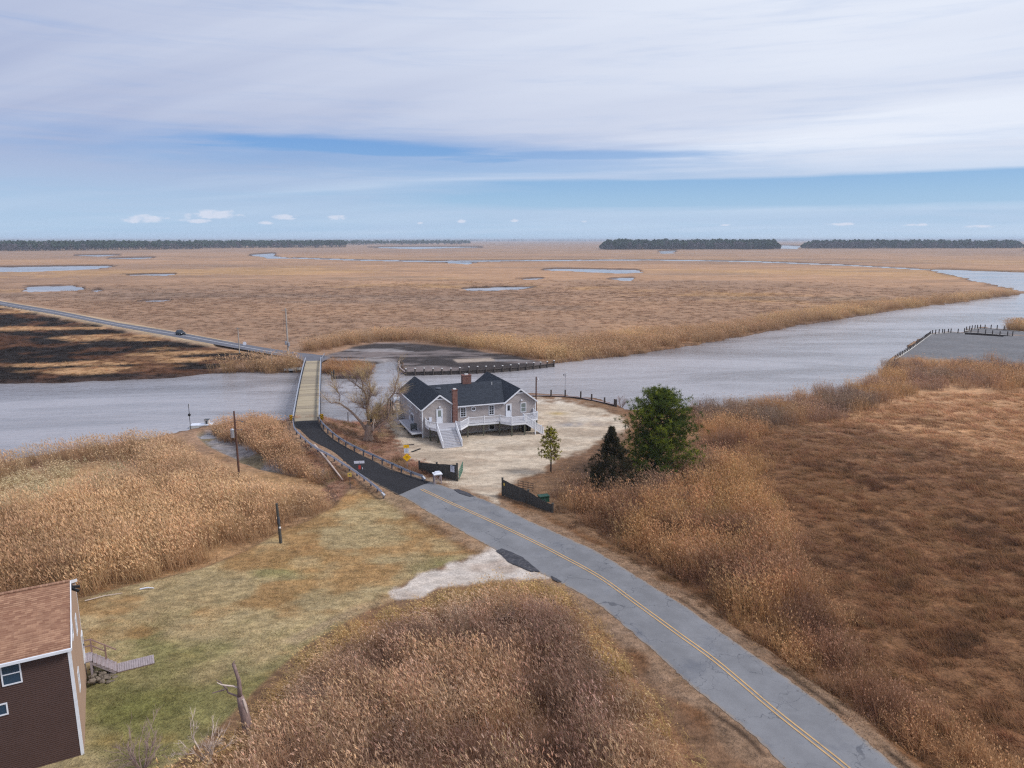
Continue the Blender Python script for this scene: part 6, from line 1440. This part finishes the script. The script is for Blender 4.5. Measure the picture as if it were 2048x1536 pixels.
# ------------------------------------------------------------------ reeds, marsh grass: clumps set out by geometry nodes
hidden = {}
def coll(name):
    c = bpy.data.collections.new(name); hidden[name] = c; return c
def clump_mesh(name, kind, seed):
    r = random.Random(seed); V = []; F = []; VC = []
    def blade(p, d, L, w0, w1, c0, c1, bend=.0, seg=2):
        az_ = r.uniform(0, 6.283); sd_ = Vector((math.cos(az_), math.sin(az_), 0)); q = p.copy(); dd = d.normalized(); i0 = len(V)
        bd = Vector((r.uniform(-1, 1), r.uniform(-1, 1), 0)) * bend
        for k in range(seg + 1):
            f = k / seg; w_ = w0 + (w1 - w0) * f
            V.append(tuple(q - sd_ * w_ / 2)); V.append(tuple(q + sd_ * w_ / 2)); c = [a + (b - a) * f for a, b in zip(c0, c1)]; VC.append(c); VC.append(c)
            q = q + dd * L / seg; dd = (dd + bd + Vector((0, 0, -abs(bend) * .5))).normalized()
        for k in range(seg): a = i0 + 2 * k; F.append((a, a + 1, a + 3, a + 2))
        return q, dd
    if kind == 'reed':
        for k in range(34):
            p = Vector((r.uniform(-.95, .95), r.uniform(-.95, .95), -.05)); h = r.uniform(1.9, 3.0); tn = r.uniform(.75, 1.15)
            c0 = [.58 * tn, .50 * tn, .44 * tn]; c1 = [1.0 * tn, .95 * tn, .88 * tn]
            q, dd = blade(p, Vector((r.gauss(-.14, .10), r.gauss(0, .10), 1)), h, .030, .020, c0, c1, .05)
            for j in range(2):
                f = r.uniform(.3, .9); b = p.lerp(q, f); a = r.uniform(0, 6.283)
                blade(b, Vector((math.cos(a), math.sin(a), r.uniform(.7, 1.9))), r.uniform(.3, .55), .035, .006, [v * .9 for v in c1], c1, .25, 2)
            if r.random() < .55:
                e = Vector((r.uniform(-.5, -.1), r.uniform(-.2, .2), .8)); pc = r.uniform(.8, 1.5); cc = [1.02 * pc, 1.0 * pc, .98 * pc]
                for j in range(3): blade(q - Vector((0, 0, .05)), e + Vector((r.gauss(0, .15), r.gauss(0, .15), 0)), r.uniform(.26, .40), .06, .025, cc, cc, .15, 2)
    elif kind == 'cat':       # shorter, redder, with pale fluffy heads
        for k in range(32):
            p = Vector((r.uniform(-.9, .9), r.uniform(-.9, .9), -.05)); h = r.uniform(1.0, 2.0); tn = r.uniform(.7, 1.15)
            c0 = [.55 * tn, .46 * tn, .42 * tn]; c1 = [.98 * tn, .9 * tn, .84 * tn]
            q, dd = blade(p, Vector((r.gauss(-.16, .15), r.gauss(0, .14), 1)), h, .030, .018, c0, c1, .10)
            for j in range(3):
                b = p.lerp(q, r.uniform(.15, .85)); a = r.uniform(0, 6.283)
                blade(b, Vector((math.cos(a) - .2, math.sin(a), r.uniform(.7, 1.9))), r.uniform(.3, .6), .03, .006, [v * .85 for v in c1], c1, .3, 2)
            if r.random() < .22:
                cc = [1.5, 1.5, 1.5]
                for j in range(2): blade(q, Vector((r.gauss(0, .2), r.gauss(0, .2), 1)), .16, .05, .03, cc, cc, .1, 1)
    elif kind == 'lodged':    # wind-laid stalks
        a0 = r.uniform(0, 6.283)
        for k in range(40):
            p = Vector((r.gauss(0, .6), r.gauss(0, .6), r.uniform(.1, 1.2))); a = a0 + r.gauss(0, .5); tn = r.uniform(.6, 1.25)
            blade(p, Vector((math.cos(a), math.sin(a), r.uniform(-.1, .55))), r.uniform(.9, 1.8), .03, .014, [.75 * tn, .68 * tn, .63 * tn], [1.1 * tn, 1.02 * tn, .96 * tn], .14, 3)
    elif kind == 'tuft':      # salt-hay tussock
        for k in range(46):
            p = Vector((r.gauss(0, .34), r.gauss(0, .34), -.03)); a = r.gauss(2.6, 1.0); tn = r.uniform(.6, 1.2)
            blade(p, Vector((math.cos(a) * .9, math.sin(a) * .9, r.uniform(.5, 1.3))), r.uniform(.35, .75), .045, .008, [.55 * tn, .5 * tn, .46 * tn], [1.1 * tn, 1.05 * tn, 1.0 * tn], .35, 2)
    elif kind == 'lawn':
        for k in range(30):
            p = Vector((r.gauss(0, .5), r.gauss(0, .5), -.01)); a = r.uniform(0, 6.283); tn = r.uniform(.7, 1.25)
            blade(p, Vector((math.cos(a), math.sin(a), r.uniform(.4, 1.1))), r.uniform(.07, .16), .045, .008, [.8 * tn] * 3, [1.1 * tn] * 3, .3, 1)
    elif kind in ('farpine', 'fardecid', 'farsnag'):
        if kind == 'farsnag':
            blade(Vector((0, 0, -.5)), Vector((r.gauss(0, .04), 0, 1)), r.uniform(9, 16), .5, .2, [.5, .47, .46], [.5, .47, .46], .02, 2)
            for k in range(8):
                a = r.uniform(0, 6.28); blade(Vector((0, 0, r.uniform(4, 12))), Vector((math.cos(a), math.sin(a), .5)), 3, .3, .1, [.45, .42, .42], [.45, .42, .42], .05, 1)
        else:
            H = 1.0; pn = kind == 'farpine'
            blade(Vector((0, 0, -.02)), Vector((0, 0, 1)), .8, .03, .015, [.35, .3, .28] if pn else [.6, .56, .56], [.35, .3, .28] if pn else [.6, .56, .56], 0, 1)
            nB = 70 if pn else 90
            for k in range(nB):
                f = r.random(); hh = (.42 + .56 * f) if pn else (.12 + .80 * f); R = (.20 * math.sin(math.pi * min(1, .25 + f * .72)) + .02) if pn else .24 * math.sin(math.pi * (.18 + f * .75)); a = r.uniform(0, 6.283); R *= r.uniform(.5, 1) ** .5
                c = Vector((math.cos(a) * R, math.sin(a) * R, hh)); tn = r.uniform(.6, 1.35)
                n = Vector((r.gauss(0, 1), r.gauss(0, 1), r.gauss(0, 1))).normalized(); u = n.cross(Vector((0, 0, 1))).normalized(); v_ = n.cross(u); z_ = r.uniform(.04, .075) * (1 if pn else .8)
                i = len(V); V.extend([tuple(c - u * z_ - v_ * z_ * .7), tuple(c + u * z_ - v_ * z_ * .7), tuple(c + u * z_ * .7 + v_ * z_), tuple(c - u * z_ * .7 + v_ * z_)]); F.append((i, i + 1, i + 2, i + 3)); VC.extend([[tn, tn, tn]] * 4)
    me = bpy.data.meshes.new(name); me.from_pydata(V, [], F); me.update(); me.materials.append(M['tree'] if kind.startswith('far') else M['reed'])
    a = me.color_attributes.new('vc', 'FLOAT_COLOR', 'POINT'); arr = np.ones((len(V), 4), np.float32); arr[:, :3] = np.array(VC); a.data.foreach_set('color', arr.ravel())
    return me
for kind, n in (('reed', 6), ('cat', 5), ('lodged', 5), ('tuft', 6), ('lawn', 4), ('farpine', 5), ('fardecid', 5), ('farsnag', 3)):
    c = coll('clumps_' + kind)
    for i in range(n):
        o = bpy.data.objects.new(kind + '_clump', clump_mesh(kind + '_clump', kind, 100 * i + len(kind))); c.objects.link(o)

def scatter(name, label, cat, kind, pts, scale, color, tilt=.08, seed=1):
    """one mesh of root points; a geometry-nodes modifier plants a clump on every point"""
    n = len(pts); rs = np.random.RandomState(seed)
    me = bpy.data.meshes.new(name); me.vertices.add(n); me.vertices.foreach_set('co', pts.astype(np.float32).ravel())
    nk = len(hidden['clumps_' + kind].objects)
    a = me.attributes.new('rot', 'FLOAT_VECTOR', 'POINT'); rot = np.stack([rs.normal(0, tilt, n), rs.normal(0, tilt, n), rs.uniform(-.5, .5, n) if kind in ('reed', 'tuft', 'cat') else rs.uniform(0, 6.283, n)], -1).astype(np.float32); a.data.foreach_set('vector', rot.ravel())
    a = me.attributes.new('scl', 'FLOAT_VECTOR', 'POINT'); a.data.foreach_set('vector', scale.astype(np.float32).ravel())
    a = me.attributes.new('idx', 'INT', 'POINT'); a.data.foreach_set('value', rs.randint(0, nk, n).astype(np.int32))
    a = me.attributes.new('ccol', 'FLOAT_COLOR', 'POINT'); c4 = np.ones((n, 4), np.float32); c4[:, :3] = np.clip(color * np.array([.985, 1.02, 1.09]), 0, .95); a.data.foreach_set('color', c4.ravel())
    me.materials.append(M['reed'])
    o = bpy.data.objects.new(name, me); scn.collection.objects.link(o)
    ng = bpy.data.node_groups.new(name + '_nodes', 'GeometryNodeTree')
    ng.interface.new_socket('Geometry', in_out='INPUT', socket_type='NodeSocketGeometry'); ng.interface.new_socket('Geometry', in_out='OUTPUT', socket_type='NodeSocketGeometry')
    N = ng.nodes; L = ng.links; gi = N.new('NodeGroupInput'); go = N.new('NodeGroupOutput'); iop = N.new('GeometryNodeInstanceOnPoints')
    ci = N.new('GeometryNodeCollectionInfo'); ci.inputs['Collection'].default_value = hidden['clumps_' + kind]; ci.inputs['Separate Children'].default_value = True; ci.inputs['Reset Children'].default_value = True
    def na(nm, ty):
        x_ = N.new('GeometryNodeInputNamedAttribute'); x_.data_type = ty; x_.inputs['Name'].default_value = nm; return x_.outputs[0]
    e2r = N.new('FunctionNodeEulerToRotation'); L.new(na('rot', 'FLOAT_VECTOR'), e2r.inputs[0])
    L.new(gi.outputs[0], iop.inputs['Points']); L.new(ci.outputs[0], iop.inputs['Instance']); iop.inputs['Pick Instance'].default_value = True
    L.new(na('idx', 'INT'), iop.inputs['Instance Index']); L.new(e2r.outputs[0], iop.inputs['Rotation']); L.new(na('scl', 'FLOAT_VECTOR'), iop.inputs['Scale']); L.new(iop.outputs[0], go.inputs[0])
    md = o.modifiers.new('plant', 'NODES'); md.node_group = ng
    return tag(o, label, cat, None, 'stuff')

def sample(poly, density, seed, edge=(-6, 2), far=None, zr=.6, jitter=.3):
    """random root points in a surveyed outline; density per square metre falls with distance"""
    rs = np.random.RandomState(seed)
    W = np.array([at(u, v, zr)[:2] for u, v in poly]); x0, y0 = W.min(0) - 2; x1, y1 = W.max(0) + 2
    x0 = max(x0, -330); x1 = min(x1, 420); y0 = max(y0, 14); y1 = min(y1, 700)
    A = (x1 - x0) * (y1 - y0); n = int(A * density)
    if n > 900000: n = 900000
    x = rs.uniform(x0, x1, n); y = rs.uniform(y0, y1, n)
    r = np.hypot(x, y)
    keep = (np.abs(np.arctan2(x, y)) < math.radians(50))
    if far: keep &= rs.uniform(0, 1, n) < np.clip((far / r) ** 1.5, 0, 1)
    x, y, r = x[keep], y[keep], r[keep]
    U, V = toimg(x + (fbm(x, y, 3, 3, 2) - .5) * 2.0, y + (fbm(x, y, 3, 4, 2) - .5) * 2.0, zr)
    d = sdist(U, V, poly); m = rs.uniform(0, 1, len(x)) < sstep(d, *edge)
    return x[m], y[m], d[m]
def mixc(a, b, t): return lerp(np.array(lin(a)) * np.ones(t.shape + (3,)), np.array(lin(b)), t)
def notroad(x, y, m=1.0):
    d, _ = roadinfo(x, y); return d > m
def grow(name, label, poly, kind, dens, sfun, cfun, seed, edge=(-6, 2), far=None, tilt=.08, road=1.0, cat='reeds', zr=.6, wet=True, gap=None):
    x, y, d = sample(poly, dens, seed, edge, far, zr)
    if seed == 18:
        r_ = np.hypot(x, y); k = np.random.RandomState(91).uniform(0, 1, len(x)) > sstep(r_, 260, 620); x, y, d = x[k], y[k], d[k]
    if gap:
        k = np.random.RandomState(seed + 50).uniform(0, 1, len(x)) > gap[3] * sstep(fbm(x, y, gap[0], 400 + seed, 3), gap[1], gap[2]); x, y, d = x[k], y[k], d[k]
    k = notroad(x, y, road); x, y, d = x[k], y[k], d[k]
    z = terrain(x, y, False)
    k = z > (-.45 if wet else .3); x, y, d, z = x[k], y[k], d[k], z[k]
    # keep clear of the two houses and the pole feet
    lx = (x - HO.x) * math.cos(HA) + (y - HO.y) * math.sin(HA); ly = -(x - HO.x) * math.sin(HA) + (y - HO.y) * math.cos(HA)
    bx_ = (x - BO.x) * math.cos(BA) + (y - BO.y) * math.sin(BA); by_ = -(x - BO.x) * math.sin(BA) + (y - BO.y) * math.cos(BA)
    k = ~((lx > -2) & (lx < 19.5) & (ly > -7) & (ly < 19)) & ~((bx_ > -15.6) & (bx_ < .5) & (by_ > -.6) & (by_ < 10.4))
    x, y, d, z = x[k], y[k], d[k], z[k]
    rs = np.random.RandomState(seed + 7); s3 = sfun(x, y, d, rs); c3 = cfun(x, y, d, rs)
    print(name, kind, len(x))
    return scatter(name, label, cat, kind, np.stack([x, y, z], -1), s3, c3, tilt, seed)
def S(h, w_=None): w_ = h if w_ is None else w_; return np.stack([w_, w_, h], -1)
def jc(c, rs, a=.12): return c * (1 + rs.uniform(-a, a, (len(c), 1))) * (1 + rs.uniform(-a * .35, a * .35, c.shape))

# left reed bed with a flattened clearing near its river side
CLR = [(-400, 1000), (0, 962), (60, 938), (200, 922), (262, 926), (290, 950), (220, 985), (100, 1012), (0, 1032), (-400, 1080)]
def sL(x, y, d, rs):
    U, V = toimg(x, y, .6); c = sstep(sdist(U, V, CLR), -6, 8); b = fbm(x, y, 9, 201, 3)
    low_ = 1 - .42 * sstep(x + .25 * (y - 70), -46, -30) * sstep(y, 72, 92)
    low_ = low_ * (.28 + .72 * sstep(-sdist(U, V, LANE), 4, 70))
    return S((.60 + .32 * b + rs.uniform(-.12, .12, len(x))) * low_ * (1 - .75 * c) * (0.65 + .35 * sstep(d, -2, 22)), np.full(len(x), 1.0))
def cL(x, y, d, rs):
    t = sstep(fbm(x, y, 11, 205, 4), .38, .64); c = mixc((210, 176, 134), (184, 150, 114), t); f = sstep(y, 50, 120)
    c = lerp(c, np.array(lin((206, 178, 146))), f * .5)
    U, V = toimg(x, y, .6); q = sstep(sdist(U, V, CLR), -6, 8); c = lerp(c, np.array(lin((204, 188, 150))), q * .8)
    return jc(c * 1.12, rs)
grow('reed_bed', 'tall tan reed bed between the lawn and the river on the left', REEDL, 'reed', 1.9, sL, cL, 1, (-3, 3), 75, gap=(3.2, .54, .66, .5))
grow('reed_bed', 'strip of leaning tan reeds between the lane and the bridge bank', REEDL2, 'reed', 2.0, lambda x, y, d, rs: S(.36 + .20 * fbm(x, y, 5, 3) + rs.uniform(-.1, .1, len(x)), np.full(len(x), .9)), lambda x, y, d, rs: jc(mixc((208, 172, 134), (184, 148, 114), fbm(x, y, 6, 9)) * 1.1, rs), 2, (-5, 2))
# near mound
def sM(x, y, d, rs):
    e = sstep(d, 0, 70); b = fbm(x, y, 5, 211, 3)
    e = sstep(d, 0, 120)
    return S((.24 + .50 * e + .50 * (b - .5) + rs.uniform(-.12, .12, len(x))), np.full(len(x), .82))
def cM(x, y, d, rs):
    e = sstep(d + 40 * (fbm(x, y, 4, 216, 3) - .5), 8, 62); c = mixc((206, 176, 120), (202, 168, 134), e)
    c = lerp(c, np.array(lin((146, 116, 100))), sstep(fbm(x, y, 4.5, 217, 4), .48, .62) * e * .8); c = lerp(c, np.array(lin((214, 184, 158))), sstep(fbm(x, y, 3.0, 219, 3), .6, .74) * e * .7)
    return jc(c * 1.05, rs, .16)
grow('reed_mound', 'near mound of red-brown reeds standing between lawn and road', MOUND, 'reed', 1.5, lambda x, y, d, rs: sM(x, y, d, rs) * np.array([1, 1, .92]), cM, 3, (-2, 8), None, .13, gap=(2.6, .50, .62, .75))
grow('reed_mound_undergrowth', 'shorter reeds with pale seed heads on the near mound', MOUND, 'cat', 1.3, lambda x, y, d, rs: S(.30 + .50 * sstep(d, 0, 120) + rs.uniform(-.1, .1, len(x)), np.full(len(x), .95)), cM, 4, (-8, 4), None, .13, gap=(2.2, .52, .64, .8))
def keep_lodged(x, y, d, rs):
    m = sstep(fbm(x, y, 6, 231, 3), .46, .58) * sstep(d, 30, 80); return S(.35 + .8 * m, .15 + .95 * m)
grow('flattened_reeds', 'wind-flattened reed stalks lying across the near mound', MOUND, 'lodged', .75, keep_lodged, lambda x, y, d, rs: jc(mixc((206, 178, 152), (170, 142, 122), fbm(x, y, 3, 3)) * 1.1, rs, .2), 5, (10, 50), None, .12)
# lawn edge of short golden grass
grow('lawn_grass', 'short yellow-green lawn grass in front of the reeds', LAWN, 'lawn', 2.6, lambda x, y, d, rs: S(.7 + rs.uniform(0, .6, len(x)), np.full(len(x), 1.0)), lambda x, y, d, rs: jc(lerp(terrain(x, y)[1] * 1.15, np.array(lin((176, 156, 104))), .25 * fbm(x, y, 2, 4)), rs, .22), 6, (-6, 6), 60, .05, 1.2, 'grass')
# right of the road
def sR(x, y, d, rs):
    return S(.55 + .62 * sstep(d, 0, 45) * fbm(x, y, 8, 241, 3) * 1.2 + rs.uniform(-.12, .12, len(x)), np.full(len(x), .95))
def cR(x, y, d, rs):
    n_ = fbm(x, y, 8, 245, 4); c = mixc((202, 160, 116), (172, 134, 104), sstep(n_, .4, .6)); c = lerp(c, np.array(lin((208, 168, 116))), sstep(fbm(x, y, 9, 247, 4), .54, .68) * .75)
    c = lerp(c, np.array(lin((124, 92, 76))), sstep(fbm(x, y, 6, 249, 4), .56, .68) * .75); c = lerp(c, np.array(lin((150, 130, 122))), sstep(fbm(x, y, 12, 252, 3), .60, .72) * .6)
    return jc(c * 1.08, rs, .16)
grow('roadside_reeds', 'red-brown and golden reeds along the right side of the grey road', REEDR, 'cat', 2.6, sR, cR, 7, (-8, 6), 55, .12, 2.0, gap=(3.5, .50, .62, .7))
grow('roadside_tall_reeds', 'taller plumed reeds around the feet of the pine and cedar', [(1112, 1008), (1130, 978), (1200, 990), (1300, 965), (1400, 900), (1480, 940), (1540, 1010), (1580, 1090), (1600, 1180), (1500, 1250), (1400, 1170), (1300, 1100), (1200, 1055)], 'reed', 1.1,
     lambda x, y, d, rs: S(.50 + .25 * fbm(x, y, 6, 3) + rs.uniform(-.1, .1, len(x)), np.full(len(x), .9)), lambda x, y, d, rs: jc(lerp(cR(x, y, d, rs), np.array(lin((190, 150, 112))), .35), rs, .15), 8, (-10, 12), 60, .1)
# low red-brown marsh on the right
MR = [(1520, 870), (1700, 830), (1900, 790), (2300, 800), (2700, 900), (2900, 1300), (2500, 1750), (2150, 1640), (1950, 1500), (1800, 1400), (1700, 1300), (1640, 1160), (1600, 1085), (1550, 990), (1525, 930)]
def sT(x, y, d, rs):
    n_ = fbm(x, y, 3.2, 261, 3); r = np.hypot(x, y); return S(.42 + .85 * sstep(n_, .4, .66) + rs.uniform(-.1, .1, len(x)), .95 + .9 * sstep(r, 60, 180))
def cT(x, y, d, rs):
    c = terrain(x, y)[1]; n_ = fbm(x, y, 2.6, 265, 3); c = lerp(c * 1.65, np.array(lin((196, 150, 108))), .25 + .25 * sstep(n_, .5, .7)); c = lerp(c, np.array(lin((92, 66, 54))), sstep(fbm(x, y, 5, 267, 4), .55, .66) * .5 * (1 - sstep(np.hypot(x, y), 100, 180)))
    return jc(c, rs, .2)
grow('marsh_grass', 'low tussocky red-brown marsh grass on the right', MR, 'tuft', 2.2, sT, cT, 9, (-25, 5), 70, .15, 1.5, 'grass')
# near bank fringe on the right
def cF(x, y, d, rs):
    c = mixc((196, 158, 116), (176, 144, 120), sstep(fbm(x, y, 14, 271, 4), .42, .6)); c = lerp(c, np.array(lin((212, 172, 116))), sstep(fbm(x, y, 12, 273, 3), .56, .7) * .8); c = lerp(c, np.array(lin((140, 124, 112))), sstep(fbm(x, y, 16, 275, 3), .56, .68) * .75)
    return jc(c * 1.08, rs, .14)
grow('bank_reeds', 'mixed golden and grey reeds along the near right river bank', FRR, 'cat', .9, lambda x, y, d, rs: S(.55 + .9 * fbm(x, y, 10, 5, 3) + rs.uniform(-.1, .2, len(x)), np.full(len(x), 1.3)), cF, 10, (-8, 4), 110, .12, 2)
# brush on the bridge bank and between road and water
grow('bank_brush', 'dry pinkish-brown brush on the banks of the bridge approach', BRUSH, 'tuft', 1.5, lambda x, y, d, rs: S(.35 + .75 * sstep(fbm(x, y, 3, 281, 3), .4, .7), np.full(len(x), 1.0)), lambda x, y, d, rs: jc(lerp(mixc((200, 156, 130), (150, 112, 90), sstep(fbm(x, y, 4, 283, 3), .4, .6)), np.array(lin((120, 108, 62))), .5 * sstep(fbm(x, y, 5, 285, 3), .58, .7)), rs, .2), 11, (-8, 3), None, .15, .7, 'brush')
# verge grass both sides of the near road
VERGE = [(640, 965), (700, 950), (800, 990), (1000, 1100), (1120, 1165), (1210, 1230), (1320, 1330), (1480, 1480), (1560, 1560), (1750, 1800), (2300, 1800), (1900, 1570), (1760, 1470), (1600, 1350), (1420, 1215), (1280, 1110), (1160, 1045), (1110, 1015), (1000, 1000), (990, 1010), (880, 970), (800, 935)]
grow('verge_grass', 'short dry grass on the verges of the grey road', VERGE, 'lawn', 3.0, lambda x, y, d, rs: S(.9 + rs.uniform(0, 1.1, len(x)), np.full(len(x), 1.0)), lambda x, y, d, rs: jc(lerp(terrain(x, y)[1] * 1.2, np.array(lin((190, 150, 104))), .3), rs, .25), 12, (-10, 4), 60, .08, .35, 'grass')
EDGE = [(1110, 1012), (1160, 1046), (1250, 1092), (1340, 1142), (1440, 1212), (1540, 1296), (1640, 1372), (1740, 1446), (1900, 1565), (2100, 1700), (2060, 1720), (1860, 1570), (1715, 1462), (1600, 1378), (1500, 1300), (1400, 1222), (1300, 1152), (1200, 1100), (1120, 1045)]
grow('ditch_grass', 'dark matted grass in the ditch beside the right verge', EDGE, 'tuft', 1.6, lambda x, y, d, rs: S(.25 + .4 * rs.uniform(0, 1, len(x)), np.full(len(x), .8)), lambda x, y, d, rs: jc(mixc((150, 112, 78), (98, 76, 56), fbm(x, y, 3, 3)), rs, .2), 13, (-8, 4), 60, .2, 1.2, 'grass')
# far banks
def cB(x, y, d, rs):
    c = mixc((212, 178, 134), (192, 158, 122), sstep(fbm(x, y, 20, 291, 4), .42, .6)); return jc(c * 1.05, rs, .12)
grow('far_bank_reeds', 'golden reeds fringing the far bank of the river bend', FRB, 'reed', .5, lambda x, y, d, rs: S(.55 + .30 * fbm(x, y, 15, 7) + rs.uniform(-.1, .12, len(x)), np.full(len(x), 1.4)), cB, 14, (-2, 3), 210, .1, 1.5)
grow('far_bank_reeds', 'reed patch on the far bank left of the bridge', FRL, 'reed', .9, lambda x, y, d, rs: S(.72 + .2 * fbm(x, y, 9, 7) + rs.uniform(-.1, .15, len(x)), np.full(len(x), 1.4)), cB, 15, (-2, 2), None, .1, 1.5)
grow('islet_reeds', 'low orange-tan reeds on the islet right of the far bridge end', FRI, 'cat', .9, lambda x, y, d, rs: S(.50 + .3 * fbm(x, y, 6, 7) + rs.uniform(-.1, .1, len(x)), np.full(len(x), 1.3)), lambda x, y, d, rs: jc(mixc((200, 158, 112), (178, 138, 102), fbm(x, y, 6, 2)) * 1.05, rs), 16, (-2, 1.5), None, .1, .6)
grow('dock_reeds', 'small reed patch beyond the boat basin at the right edge', [(2018, 666), (2022, 656), (2080, 652), (2200, 656), (2200, 668), (2080, 667)], 'reed', .7, lambda x, y, d, rs: S(.9 + rs.uniform(-.1, .1, len(x)), np.full(len(x), 1.4)), cB, 19, (-2, 2), None, .1, 1.5)
# burnt ground tussocks and far marsh tussocks
grow('burnt_marsh_grass', 'patchy tan and scorched grass left of the far bridge end', BURN, 'tuft', .30, lambda x, y, d, rs: S(.3 + .5 * rs.uniform(0, 1, len(x)), np.full(len(x), 1.5)), lambda x, y, d, rs: jc(terrain(x, y)[1] * 1.3, rs, .25), 17, (-2, 3), 260, .15, 2, 'grass')
FM = [(-700, 512), (0, 520), (1000, 512), (2700, 515), (2600, 640), (2040, 560), (1850, 545), (2035, 585), (1700, 628), (1400, 678), (1150, 712), (1050, 690), (800, 668), (640, 690), (560, 690), (300, 650), (0, 600), (-700, 498)]
def sF(x, y, d, rs):
    r = np.hypot(x, y); return S((.30 + .32 * rs.uniform(0, 1, len(x))) * (1 + .3 * sstep(r, 250, 600)), 1.8 + 2.6 * sstep(r, 200, 600))
grow('far_marsh_grass', 'wide flat marsh of brown and gold grass beyond the river', FM, 'tuft', .11, sF, lambda x, y, d, rs: jc(terrain(x, y)[1] * 1.24, rs, .09), 18, (-1, 2), 420, .12, 6, 'grass')

# ------------------------------------------------------------------ far woods
def forest(name, label, bands, seed, kinds=((.65, 'farpine'),), hmin=18, hmax=26):
    """bands: (u0, u1, v_front at u0, v_front at u1, depth m, trees)"""
    rs = np.random.RandomState(seed); X = []; Y = []; TP = []
    for (u0, u1, v0, v1, dep, n) in bands:
        f = rs.uniform(0, 1, n); u = u0 + (u1 - u0) * f; v = v0 + (v1 - v0) * f + rs.normal(0, .25, n)
        P = np.array([at(a, b, .5)[:2] for a, b in zip(u, v)]); r = np.hypot(P[:, 0], P[:, 1]); k = 1 + dep * rs.uniform(0, 1, n) ** 1.6 / r
        X.append(P[:, 0] * k); Y.append(P[:, 1] * k); TP.append(np.clip(np.minimum(f, 1 - f) * 14 + .45, 0, 1) if seed in (321, 331) else np.ones(n))
    x = np.concatenate(X); y = np.concatenate(Y); n = len(x); tp = np.concatenate(TP)
    pm_ = sstep(fbm(x, y, 130, seed, 3), .40, .56); front = rs.uniform(0, 1, n)
    dd_ = (np.hypot(x, y) - np.hypot(x, y).min()) ; hv = .80 + .42 * fbm(x, y, 70, seed + 9, 3); isp = rs.uniform(0, 1, n) < (.22 + .55 * pm_ + (.25 if seed == 301 else 0))
    out = []
    for kd, m, lab in (('farpine', isp, ', pines'), ('fardecid', ~isp, ', bare trees')):
        if kinds == 'snag': kd = 'farsnag'; m = np.ones(n, bool) if lab == ', pines' else np.zeros(n, bool)
        if not m.any(): continue
        xx, yy = x[m], y[m]; h = rs.uniform(hmin, hmax, m.sum()) * (1.0 if kd == 'farpine' else .84) * hv[m] * (tp[m] if tp is not None else 1)
        if kd == 'farsnag': s3 = S(rs.uniform(.7, 1.2, m.sum()))
        else: s3 = S(h, h * rs.uniform(1.15, 1.7, m.sum()))
        c = mixc((44, 62, 46), (60, 76, 50), rs.uniform(0, 1, m.sum())) if kd == 'farpine' else mixc((74, 66, 72), (106, 92, 92), rs.uniform(0, 1, m.sum()))
        if kd == 'farsnag': c = mixc((150, 140, 140), (120, 110, 110), rs.uniform(0, 1, m.sum()))
        print(name, kd, m.sum())
        o = scatter(name, label + (lab if kinds != 'snag' else ''), 'woods', kd, np.stack([xx, yy, np.full(len(xx), .4)], -1), s3, c, .03, seed + (5 if kd == 'fardecid' else 0))
        out.append(o)
    return out
forest('far_woods', 'long band of woods across the left horizon', [(-900, 0, 505, 502.5, 700, 900), (0, 400, 502.5, 498.5, 900, 900), (400, 690, 497, 495, 900, 700), (650, 940, 491, 489, 1500, 420)], 301, hmin=20, hmax=27)
forest('far_snags', 'sparse dead trees at the end of the left woods', [(690, 940, 490, 488.5, 500, 90)], 311, 'snag')
forest('island_woods', 'dark wooded island on the marsh, centre right of the horizon', [(1200, 1560, 499, 498.5, 260, 1100), (1200, 1560, 498, 497.5, 200, 250)], 321, hmin=22, hmax=31)
forest('right_woods', 'dark wooded strip at the right end of the horizon', [(1602, 2048, 497, 496.5, 320, 1100), (2048, 2800, 496.5, 497, 420, 900)], 331, hmin=21, hmax=29)
forest('horizon_woods', 'faint blue line of woods on the far horizon', [(-700, 1000, 482.6, 482.6, 1500, 1500), (1000, 2700, 482.4, 482.4, 1800, 1500)], 341, hmin=26, hmax=36)

# ------------------------------------------------------------------ haze: thin closed box of air round the whole scene
m = bpy.data.materials.new('thin_air'); m.use_nodes = True; t = NT(m.node_tree); t.n.clear()
o_ = t.n.new('ShaderNodeOutputMaterial'); pv = t.n.new('ShaderNodeVolumePrincipled')
pv.inputs['Color'].default_value = (0.78, 0.87, 1.0, 1); pv.inputs['Density'].default_value = 0.00011; pv.inputs['Anisotropy'].default_value = 0.0
t.l.new(pv.outputs[0], o_.inputs['Volume'])
mb = MB(); mb.box(-28000, -28000, -3.0, 28000, 28000, 42.0)
hzb = mb.build('haze', m); tag(hzb, 'thin pale air over the marsh', None, None, 'stuff')
HAZE = True
if not HAZE: bpy.data.objects.remove(hzb)
print('objects', len(scn.objects))
